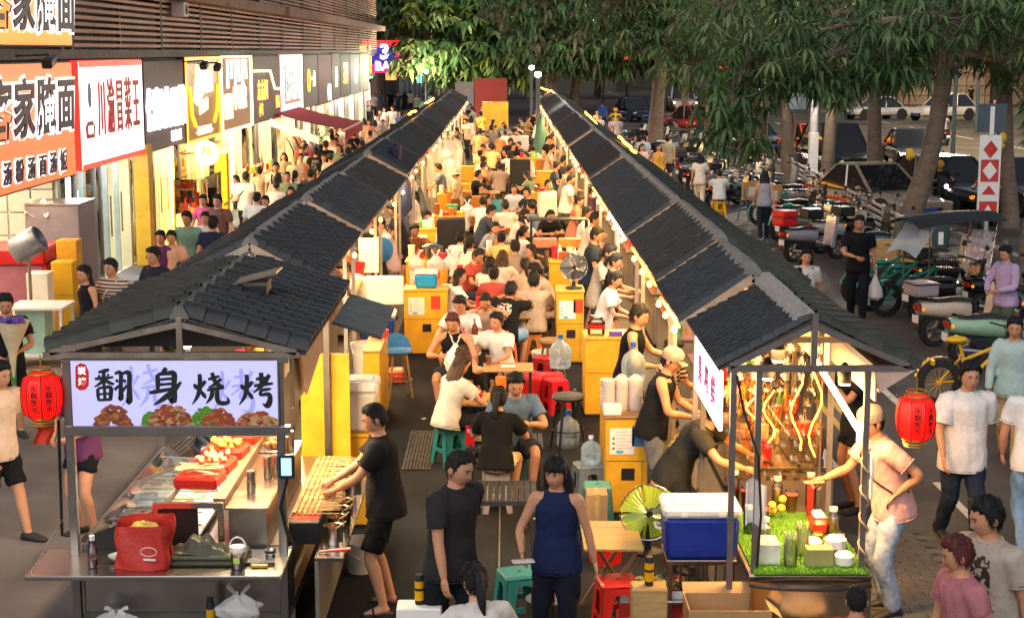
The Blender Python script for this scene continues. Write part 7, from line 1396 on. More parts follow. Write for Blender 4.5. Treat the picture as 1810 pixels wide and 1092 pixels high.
def scooter(label,x,y,rz,c,c2='#1b1b1d',box=None,style=0,shield=None,grp='scooters and motorbikes parked along the pavement',head=False):
 """front toward -y"""
 t=thing('motor_scooter',label,'scooter',(x,y,0),rz,grp);P1=mat('scooter_paint_'+c,c,.3,var=.06,coat=.4);P2=plastic(c2,.4)
 wheel(t,0,-.62,.25,.25,.11);wheel(t,0,.58,.25,.25,.13)
 def body(u,v): # rear fairing, u round, v along
  yy=.0+v*.86;a=u*2*pi;w_=.17*(1-.5*abs(v-.5)**1.6*2**.8);zc=.56+.05*v;hh=.15*(1-.35*v*v);return(w_*cos(a),yy,zc+hh*sin(a)*(1.0 if sin(a)>0 else 1.15))
 MB().grid(body,20,10).build('rear_fairing',P1,t);MB().grid(lambda u,v:(.15*cos(pi*u)*(1-.3*v),-.02+v*.78,.68+.05*sin(pi*u)+.05*v+.02*sin(v*6)),10,10).build('seat',SEATL,t)
 MB().box(-.14,.14,-.42,.06,.26,.33,.03).build('footboard',P2,t);MB().prism([(-.42,.28),(-.34,.28),(-.46,.95),(-.54,.93)],-.16,.16,'x').build('leg_shield',P1,t);MB().box(-.12,.12,.05,.5,.25,.42,.03).build('engine',P2,t)
 MB().grid(lambda u,v:(.075*cos(pi*u),-.62+.31*sin((v-.5)*2.4),.25+.30*cos((v-.5)*2.4)+.02*sin(pi*u)),6,8).build('front_mudguard',P1,t);MB().grid(lambda u,v:(.08*cos(pi*u),.58+.31*sin((v-.2)*2.0),.25+.31*cos((v-.2)*2.0)+.02*sin(pi*u)),6,8).build('rear_mudguard',P2,t)
 MB().tube([(0,-.62,.3),(0,-.47,.98)],.035,8).build('steering_column',STEELD,t);MB().tube([(-.34,-.36,1.04),(-.2,-.44,1.03),(0,-.47,1.0),(.2,-.44,1.03),(.34,-.36,1.04)],.014,7).build('handlebar',BLACKM,t)
 for s_ in(-1,1):MB().tube([(s_*.24,-.42,1.03),(s_*.34,-.36,1.04)],.022,8).build('grip',RUBBER,t);m_=MB().tube([(s_*.26,-.42,1.04),(s_*.30,-.44,1.22)],.006,5).ball((s_*.32,-.45,1.25),(.065,.014,.045),12,6,1).build('mirror',[BLACKM,BLACKM],t)
 MB().ball((0,-.55,.93),(.10,.07,.085),14,8).build('headlight_housing',P1 if style else P2,t);MB().ball((0,-.60,.93),(.06,.03,.055),12,6).build('headlight',HEADL if head else LENS,t)
 MB().box(-.08,.08,.86,.90,.58,.66,.01).build('tail_light',TAILD,t);MB().box(-.09,.09,.90,.906,.38,.50).build('number_plate',PAPER,t)
 for s_ in(-1,1):MB().ball((s_*.13,.84,.6),.028,8,6).build('indicator',AMBL,t)
 MB().tube([(-.1,.2,.2),(-.17,.5,.24),(-.17,.75,.27)],.04,8).build('silencer',CHROME,t);MB().tube([(.06,.1,.25),(.16,.15,.03)],.012,6).build('kickstand',BLACKM,t)
 if box:b=MB().box(-.21,.21,.62,1.02,.80,1.13 if box[1]=='d' else 1.02,.03).build('delivery_box' if box[1]=='d' else 'top_box',plastic(box[0],.45),t);MB().box(-.215,.215,.615,1.025,.98,1.0).build('box_band',BLACKM,t)
 if shield:MB().grid(lambda u,v:((u-.5)*.6+.03*sin(v*17),-.58-.12*v+.1*(2*u-1)**2+.035*sin(v*23+u*9)+.03*sin(u*31-v*11),.7+.8*v),26,22).build('windscreen',shield,t)
 return t
protos={}
def sc(label,x,y,rz,c,c2='#1b1b1d',box=None,style=0,shield=None,head=False,scale=None):
 k=(box,style,shield,head)
 if k not in protos:protos[k]=(scooter(label,x,y,R(rz),c,c2,box,style,shield,head=head),c,c2);return protos[k][0]
 p,pc,pc2=protos[k];rc={mat('scooter_paint_'+pc):mat('scooter_paint_'+c,c,.3,var=.06,coat=.4),plastic(pc2,.4):plastic(c2,.4)}
 return dup(p,(x,y,0),R(rz),label,None,rc)
IRID=glass('crumpled_film',(.9,.85,.92),.12,.45)
sc('cream scooter with white and black top box in the parking row',7.15,24.2,105,'#c9b8a4','#22262c',('#8f868c','t'),1)
o=sc('mint green retro scooter at the right edge behind yellow bicycle',7.2,22.6,100,'#8fae94','#1f2226',None,1)
sc('silver grey scooter with red delivery box',6.7,34.2,118,'#9a94a4','#1d1e22',('#c8201e','d'),0)
sc('black scooter with crumpled rain film and dark canopy',7.5,26.4,110,'#1a1a1e','#15161a',None,0,IRID)
t=bpy.data.objects[[o.name for o in bpy.data.objects if o.get('label','').startswith('black scooter with crumpled')][0]]
MB().grid(lambda u,v:((u-.5)*.95,-.75+1.75*v,1.72+.14*sin(pi*u)-.10*(v-.35)**2*2),10,10).build('rain_canopy',mat('black_canopy',(.02,.021,.024),.5,var=.2,bump=.4,bscale=12),t);MB().grid(lambda u,v:((u-.5)*.85,.62+.4*v,1.70-.55*v+.1*sin(pi*u)),8,6).build('canopy_rear_window',glass('blue_film',(.6,.72,.85),.2,.4),t)
for s_ in(-.36,.36):MB().tube([(s_,-.5,.95),(s_,-.62,1.75)],.012,6).build('canopy_stay',STEEL,t);MB().tube([(s_,.7,.7),(s_*1.1,.75,1.7)],.012,6).build('canopy_stay',STEEL,t)
cols=[('#17181b','black'),('#b8b2a6','pale cream'),('#5a6a58','grey-green'),('#4a6a7c','steel blue'),('#8a8078','taupe'),('#6f7074','mid grey'),('#c2bcb0','off-white'),('#2a4a44','dark teal'),('#a89c8c','beige'),('#9aa0a4','silver')]
lst=[(7.6,35.6,115,1),(7.1,36.8,112,2),(7.9,37.6,116,0),(7.3,38.9,110,5),(8.0,33.2,112,3),(8.2,28.6,106,0),(8.5,30.4,108,8),(7.7,40.6,115,0),(7.4,47.2,112,4),(7.7,48.6,112,0),(7.3,50.2,112,5),(7.8,51.6,112,6),(7.2,53.6,110,0),(7.6,55.2,112,7),(7.1,57.0,112,3),(7.5,58.8,112,9),(6.9,61.4,108,5),(7.4,63.4,112,2),(6.6,66.5,110,0),(7.3,69,112,6),(6.5,72,112,5),(7.2,75,112,0),(6.4,78,112,3),(8.4,45.2,112,0),(8.6,49.5,112,5),(8.7,56,112,0),(8.9,24.6,100,3),(8.6,26.6,104,0),(6.5,45.6,110,0),(6.75,46.6,112,3),(6.6,48.1,112,5),(6.9,49.3,110,4),(6.5,50.9,112,0),(6.8,52.4,114,6),(6.6,54.3,112,5),(6.9,56.1,112,0),(6.4,59.3,112,8),(6.7,62.4,112,0),(8.2,43.7,112,4),(8.5,60.3,112,2),(8.3,64.6,112,5),(8.2,67.3,112,0),(8.1,70.2,112,9),(8.2,73.4,112,0),(8.3,52.8,112,8),(8.4,36.2,112,0),(8.6,39.9,112,5)]
wh=['beside the guard rail','behind the red delivery box','next to the reddish trunk','near the man on the yellow stool','in front of the white pole','at the dark end of the row']
for i,(x,y,a,k)in enumerate(lst):sc('%s scooter in the parking row, %s in order of distance'%(cols[k][1],['%dst'%n if n in(1,21)else '%dnd'%n if n in(2,22)else '%drd'%n if n in(3,23)else '%dth'%n for n in(sorted(q[1]for q in lst).index(y)+1,)][0]),x,y,a+rnd.uniform(-6,6),cols[k][0],'#16171a',None if i%5 else('#1d1e22','t'),0)
sc('dark scooter parked on the shop walkway beside the striped t-shirt man',-5.6,24.2,60,'#1b1c20');sc('scooter ridden by the person in yellow vest',5.67,82.7,180,'#30343a');sc('scooter ridden by the man in black with yellow helmet',11.74,42.8,0,'#22252a',head=True);sc('scooter ridden across the road by the person in pale shirt',21.19,77.1,180,'#3a3c44');sc('scooter ridden by the person in orange-red jacket',12.32,40.4,-30,'#2a2a2c',head=True)
def bicycle(label,x,y,rz,c,grp='hire bicycles standing in a row'):
 t=thing('bicycle',label,'bicycle',(x,y,0),rz,grp);m=plastic(c,.35)
 wheel(t,0,-.52,.31,.31,.045,0,24,m,'wheel');wheel(t,0,.52,.31,.31,.045,0,24,m,'wheel')
 for a,b,r in(((0,-.36,.78),(0,.10,.34),.024),((0,.10,.34),(0,.26,.80),.020),((0,.10,.32),(0,.52,.31),.015),((0,.24,.62),(0,.52,.31),.013),((0,-.38,.85),(0,-.52,.31),.018),((0,-.37,.80),(0,.22,.58),.022)):MB().tube([a,b],r,8).build('frame_tube',m,t)
 MB().tube([(-.27,-.28,1.02),(-.1,-.38,1.0),(0,-.40,.98),(.1,-.38,1.0),(.27,-.28,1.02)],.012,7).build('handlebar',BLACKM,t);MB().tube([(0,-.38,.84),(0,-.40,.98)],.014,6).build('stem',BLACKM,t);MB().ball((0,.30,.86),(.10,.15,.05),12,8).build('saddle',m,t);MB().tube([(0,.26,.78),(0,.28,.84)],.013,6).build('seat_post',STEELD,t)
 MB().grid(lambda u,v:((u-.5)*.07,.52+.34*sin(-1.1+2.4*v),.31+.34*cos(-1.1+2.4*v)),3,12).build('rear_mudguard',m,t);MB().grid(lambda u,v:((u-.5)*.07,-.52+.34*sin(-1.2+2.0*v),.31+.34*cos(-1.2+2.0*v)),3,12).build('front_mudguard',m,t)
 q=MB();q.box(-.15,.15,-.72,-.46,.80,.82)
 for i in range(7):q.bar((-.15+i*.05,-.72,.81),(-.17+i*.057,-.74,1.0),.008);q.bar((-.15,-.72+i*.043,.81),(-.17,-.74+i*.05,1.0),.008);q.bar((.15,-.72+i*.043,.81),(.17,-.74+i*.05,1.0),.008)
 q.tube([(-.17,-.74,1.0),(.17,-.74,1.0),(.17,-.44,1.0),(-.17,-.44,1.0),(-.17,-.74,1.0)],.009,5);q.build('basket',BLACKM,t)
 MB().tube([(-.09,.1,.32),(.09,.1,.32)],.02,8).lathe([(.09,-.005),(.09,.005)],20,(0,0,0),0,Matrix.Translation((.05,.1,.33))@Matrix.Rotation(R(90),4,'Y')).build('crank',STEELD,t);MB().box(-.09,.09,.62,.66,.55,.62,.008).build('rear_lock',m,t)
 return t
b0=bicycle('teal hire bicycle, leftmost of three standing side by side',6.75,28.3,R(112),'#1d7a6c')
bicycle('yellow hire bicycle at the right with blue pedal',6.05,19.95,R(100),'#d8a410')
dup(b0,(6.85,27.5,0),R(110),'teal hire bicycle, middle of three standing side by side');dup(b0,(7.0,26.9,0),R(106),'teal hire bicycle, rightmost of three standing side by side');dup(b0,(7.05,41.5,0),R(118),'teal bicycle behind the woman in grey tank top');dup(b0,(7.0,37.9,0),R(116),'teal bicycle half hidden behind silver grey scooter');dup(b0,(8.2,38.7,0),R(100),'teal bicycle leaning near the straight grey trunk')
# cars: lengthwise profile with wheel arches, cabin above
def car(label,x,y,rz,c,L=4.5,W=1.8,H=1.48,suv=False,lights='off',grp='cars on the road',c2=None):
 """front toward -y"""
 t=thing('car',label,'car',(x,y,0),rz,grp);PM=mat('car_paint_'+c,c,.25,.1,var=.03,coat=.7);h=L/2;r=.34 if not suv else.37;bz=.86 if not suv else.98
 def body(u,v):
  # v along length, u around the section
  yy=-h+L*v;e=abs(2*v-1);taper=1-.16*e**5;a=u*2*pi;cx,sz=cos(a),sin(a);p_=4.5
  cx=math.copysign(abs(cx)**(2/p_),cx);sz=math.copysign(abs(sz)**(2/p_),sz);top=bz-(.20 if not suv else.13)*max(0,1-v*3.6)**1.3-.06*max(0,v*5-4)**1.5;bot=.24+.12*e**6;zc,hh=(top+bot)/2,(top-bot)/2
  return(W/2*taper*cx*(1-.05*max(0,sz)),yy,zc+hh*sz)
 b=MB();b.grid(body,28,26);b.add([body(i/28,0)for i in range(28)],[tuple(range(28))]);b.add([body(i/28,1)for i in range(28)],[tuple(range(27,-1,-1))]);b.build('body',PM,t,angle=50)
 f0,f1,r1,r0=(-.55,-.12,.95,1.55)if not suv else(-.55,-.15,1.45,2.02)
 if not suv and L<4.2:r1,r0=1.1,1.6
 def sec(yy,z,k):return[(-W/2*k,yy,z),(W/2*k,yy,z)]
 base=[(-W/2*.93,f0-.35,bz-.04),(W/2*.93,f0-.35,bz-.04),(W/2*.92,r0,bz),(-W/2*.92,r0,bz)];top=[(-W/2*.74,f1+.1,H),(W/2*.74,f1+.1,H),(W/2*.74,r1-.1,H-.02),(-W/2*.74,r1-.1,H-.02)]
 GLZ=mat('car_glass',(.012,.014,.017),.06,var=0,spec=.7);V_=[Vector(p)for p in base+top]
 MB().box(0,1,0,1,0,1).build # noqa
 MB().add([V_[4],V_[5],V_[6],V_[7],V_[4]+Vector((.02,.03,.05)),V_[5]+Vector((-.02,.03,.05)),V_[6]+Vector((-.02,-.03,.05)),V_[7]+Vector((.02,-.03,.05))],[(0,4,5,1),(1,5,6,2),(2,6,7,3),(3,7,4,0),(4,7,6,5),(0,1,2,3)]).build('roof',PM,t)
 for nm,idx in(('windscreen',(0,1,5,4)),('rear_window',(2,3,7,6)),('side_window',(1,2,6,5)),('side_window',(3,0,4,7))):MB().add([V_[i]for i in idx],[(0,1,2,3)]).build(nm,GLZ,t,smooth=False)
 for a,b_ in((0,4),(1,5),(2,6),(3,7)):MB().bar(V_[a],V_[b_],.07,.05).build('pillar',PM,t)
 for s_ in(-1,1):
  k=.45;a=V_[1 if s_>0 else 0]*(1-k)+V_[2 if s_>0 else 3]*k;b_=V_[5 if s_>0 else 4]*(1-k)+V_[6 if s_>0 else 7]*k;MB().bar(a,b_,.06,.04).build('pillar',PM,t)
  MB().ball((s_*(W/2+.07),f0+.02,bz+.06),(.10,.06,.07),12,8).build('mirror',PM,t)
  for yy in(-h+.85,h-.85):wheel(t,s_*(W/2-.09),yy,r,r,.2);MB().lathe([(r*1.16,-.02),(r*1.16,.03),(r*.9,.03)],22,(0,0,0),0,Matrix.Translation((s_*(W/2-.015),yy,r))@Matrix.Rotation(R(90*s_),4,'Y')).build('wheel_arch',RUBBER,t)
  hl={'on':HEADL,'off':LENS,'amber':AMBL,'tail':LENS}[lights];MB().ball((s_*W*.36,-h+.10,bz-.26),(.20,.09,.065),12,8).build('headlight',hl,t);MB().ball((s_*W*.37,h-.06,bz-.1),(.17,.06,.07),12,8).build('tail_light',TAILR if lights=='tail' else TAILD,t)
  MB().box(s_*W/2-.012,s_*W/2+.012,.1,.28,bz-.16,bz-.13,.004).build('door_handle',CHROME,t)
  for yy in(-.45,.45,1.2 if not suv else 1.3):MB().box(s_*(W/2+.002)-.003,s_*(W/2+.002)+.003,yy-.006,yy+.006,.34,bz-.06).build('door_seam',BLACKM,t)
 MB().box(-W*.25,W*.25,-h-.012,-h+.05,.36,.52,.02).build('grille',BLACKM,t);MB().box(-.26,.26,-h-.02,-h-.012,.40,.50).build('number_plate',mat('plate_blue',(.03,.09,.35),.4),t);MB().box(-.26,.26,h+.012,h+.02,.62,.74).build('number_plate',mat('plate_blue',(.03,.09,.35),.4),t);MB().box(-W*.45,W*.45,h-.02,h+.03,.30,.46,.03).build('rear_bumper',BLACKM,t)
 if lights=='on':lamp('headlight_beam',t,(0,-h-.35,.65),30,(1,.95,.9),1.2,rot=(R(80),0,pi),size_y=.1)
 if c2:MB().box(-W/2-.004,W/2+.004,-1.7,1.75,.32,.62,.02).build('lower_panel',plastic(c2),t)
 return t
car('tan and orange two-tone taxi behind the straight trunk',9.95,42.6,R(24),'#9a8a78',4.5,c2='#c8501e');car('large black car with amber lights behind the railing',12.2,43.6,R(18),'#101214',4.7,1.85,1.6,True,'amber')
car('black sedan facing the camera with headlights on',16.0,62.5,R(-4),'#1a1718',4.6,1.85,1.45,False,'on');car('dark green van beyond the slim trunk',11.9,57.0,R(10),'#0e1a12',4.8,1.8,1.9,True)
car('white four-wheel-drive car parked by the stone wall',28.6,104.5,R(-62),'#cfc6b4',4.6,1.9,1.7,True,'off');car('silver sedan ahead of the white four-wheel-drive',24.6,106,R(-70),'#b8b4b0',4.5)
car('red car with black roof far right of the stalls',10.6,88,R(30),'#a8201a',4.3);car('dark blue car in the far queue',8.3,103,R(15),'#1a2438',4.4);car('white van in the far queue with lit headlights',13.2,120,R(0),'#b8b0a0',4.9,1.9,2.0,True,'on');car('grey car next to the far pillar',13.2,97,R(10),'#55565a',4.4);car('black car between the far trunks',10.9,71,R(14),'#0f1012',4.5);car('orange-red taxi beyond the white pole',12.8,66,R(12),'#b03a1e',4.5,c2='#8a8a80');car('dark car at the right edge of the road',14.6,44.8,R(10),'#141416',4.5);car('pale car driving away with red tail lights',16.8,118,R(180),'#a8a098',4.4,lights='tail')
# distant traffic lights and lamps
def signal(x,y,z,c,lab):
 t=thing('traffic_light',lab,'traffic light',(x,y,0));MB().tube([(0,.1,0),(0,.1,z+.3)],.07,8).build('pole',BLACKM,t);MB().box(-.35,.35,-.1,.1,z-.2,z+.2,.03).build('case',BLACKM,t);MB().ball((-.15,-.12,z),(.14,.05,.14),12,8).build('lens',c,t);MB().ball((.18,-.12,z+.05),(.12,.04,.12),10,6).build('lens',c,t)
RL=glow('red_signal','#ff1a08',10);AL=glow('amber_signal','#ff7a08',10);WL=glow('white_far_lamp','#fff0dc',16);BL=glow('cyan_far_lamp','#40c8ff',5)
for x,y,z,c,lab in((8.2,135,3.9,AL,'amber traffic light in the far distance'),(10.6,140,3.9,RL,'red traffic light in the far distance beside blue panel'),(13.6,140,3.6,RL,'red traffic light above the white van'),(14.9,138,3.7,RL,'red traffic light right of the white van'),(16.0,118.5,3.2,RL,'red brake signal gantry right of the trees'),(-.1,105,2.6,RL,'red traffic light beyond the banner')):signal(x,y,z,c,lab)
for i,(x,y,z,c,lab)in enumerate([(9.6,128,3.4,WL,'white far street light left of the van'),(9.9,60,3.5,None,''),(12.6,92,2.6,WL,'white lamp between the kerb trunks'),(12.4,78,2.7,BL,'cyan lamp between the kerb trunks'),(14.3,74,2.5,WL,'small warm lamp over a pale notice'),(-3.8,125,4.2,WL,'white lamp behind the left far tree'),(-6.2,118,4.0,WL,'white lamp beside pink neon sign'),(22,95,2.4,AL,'amber lamp by the silver sedan')]):
 if c is None:continue
 t=thing('distant_lamp',lab,'lamp',(x,y,0));MB().tube([(0,.08,0),(0,.08,z)],.05,6).build('pole',BLACKM,t);MB().ball((0,0,z),(.2,.12,.2)if y>100 else(.13,.1,.13),12,8).build('lamp_head',c,t)
# wall of far shop lights to the left behind the tree
for i in range(16):
 x=-9.6+i*.3+rnd.uniform(-.1,.1);z=rnd.uniform(2.2,5.2);c=rnd.choice(['#ffffff','#ff4060','#ffd060','#60e0d0','#ff8040']);t=thing('far_shop_sign','small glowing far shop sign behind the left tree, %s from the left, %s'%(('first','second','third','fourth','fifth','sixth','seventh','eighth','ninth','tenth','eleventh','twelfth','thirteenth','fourteenth','fifteenth','sixteenth')[i],{'#ffffff':'white','#ff4060':'pink','#ffd060':'yellow','#60e0d0':'turquoise','#ff8040':'orange'}[c]),'sign',(x,112+i*.8,0),0,'far glowing shop signs');MB().box(-.4,.4,0,.1,z-.3,z+.3,.02).build('face',glow('far_sign_'+c,c,2.2),t);MB().tube([(0,.1,0),(0,.1,z)],.04,6).build('bracket',BLACKM,t)
# wooden planter box, orange barrier
t=thing('wooden_crate','pale plywood crate beside the teal bicycles','crate',(7.35,29.2,0));
for i in range(3):MB().box(-.55,.55,-.02,0,.62+i*.13,.74+i*.13,.004).build('board',WOOD,t);MB().box(-.56,-.54,0,.5,.62+i*.13,.74+i*.13).build('board',WOOD,t);MB().box(-.55,.55,.5,.52,.62+i*.13,.74+i*.13,.004).build('board',WOOD,t)
MB().box(-.5,.5,.05,.45,.3,.62).build('carrier',STEELD,t);
for s_ in(-.45,.45):MB().tube([(s_,.05,0),(s_,.05,.7),(s_,.2,.85)],.02,6).build('leg',STEEL,t)
t=thing('utility_box','dark teal street utility box with poster','utility box',(8.3,31.5,0));MB().box(-.5,.5,-.25,.25,0,1.25,.03).build('case',mat('teal_box',(.03,.06,.065),.5,var=.15),t);MB().box(-.1,.14,-.258,-.252,.6,.98).build('poster',mat('ochre_poster',(.4,.28,.15),.6,var=.3,scale=12),t);MB().box(.28,.38,-.258,-.252,.7,.95).build('red_label',FOAM,t)
for i,(x,y,lab)in enumerate(((6.55,42.4,'orange and blue barrier board beside yellow stool'),(6.95,41.2,'second orange barrier board with blue legs'))):
 t=thing('barrier_board',lab,'barrier',(x,y,0),.7);MB().box(-.35,.35,-.015,.015,.55,1.05,.01).build('board',mat('orange_board',(.55,.3,.1),.6),t);MB().box(-.1,.15,-.018,-.015,.65,.9).build('print_panel',FOAM,t)
 for s_ in(-.28,.28):MB().bar((s_,-.2,0),(s_,0,.9),.025).build('leg',plastic('#3a6a88'),t);MB().bar((s_,.2,0),(s_,0,.9),.025).build('leg',plastic('#3a6a88'),t)
# overhead street lighting of the pavement
for x,y,h,e,lab in((18,64,6,3600,'tall street lamp over the road'),(26,88,8,4500,'sodium street lamp by the stone wall'),(9.6,75,7,1500,'tall street lamp above the far kerb trees')):
 street_lamp(x,y,h,lab,e,(1,.80,.58)if y<80 else(1,.66,.36))
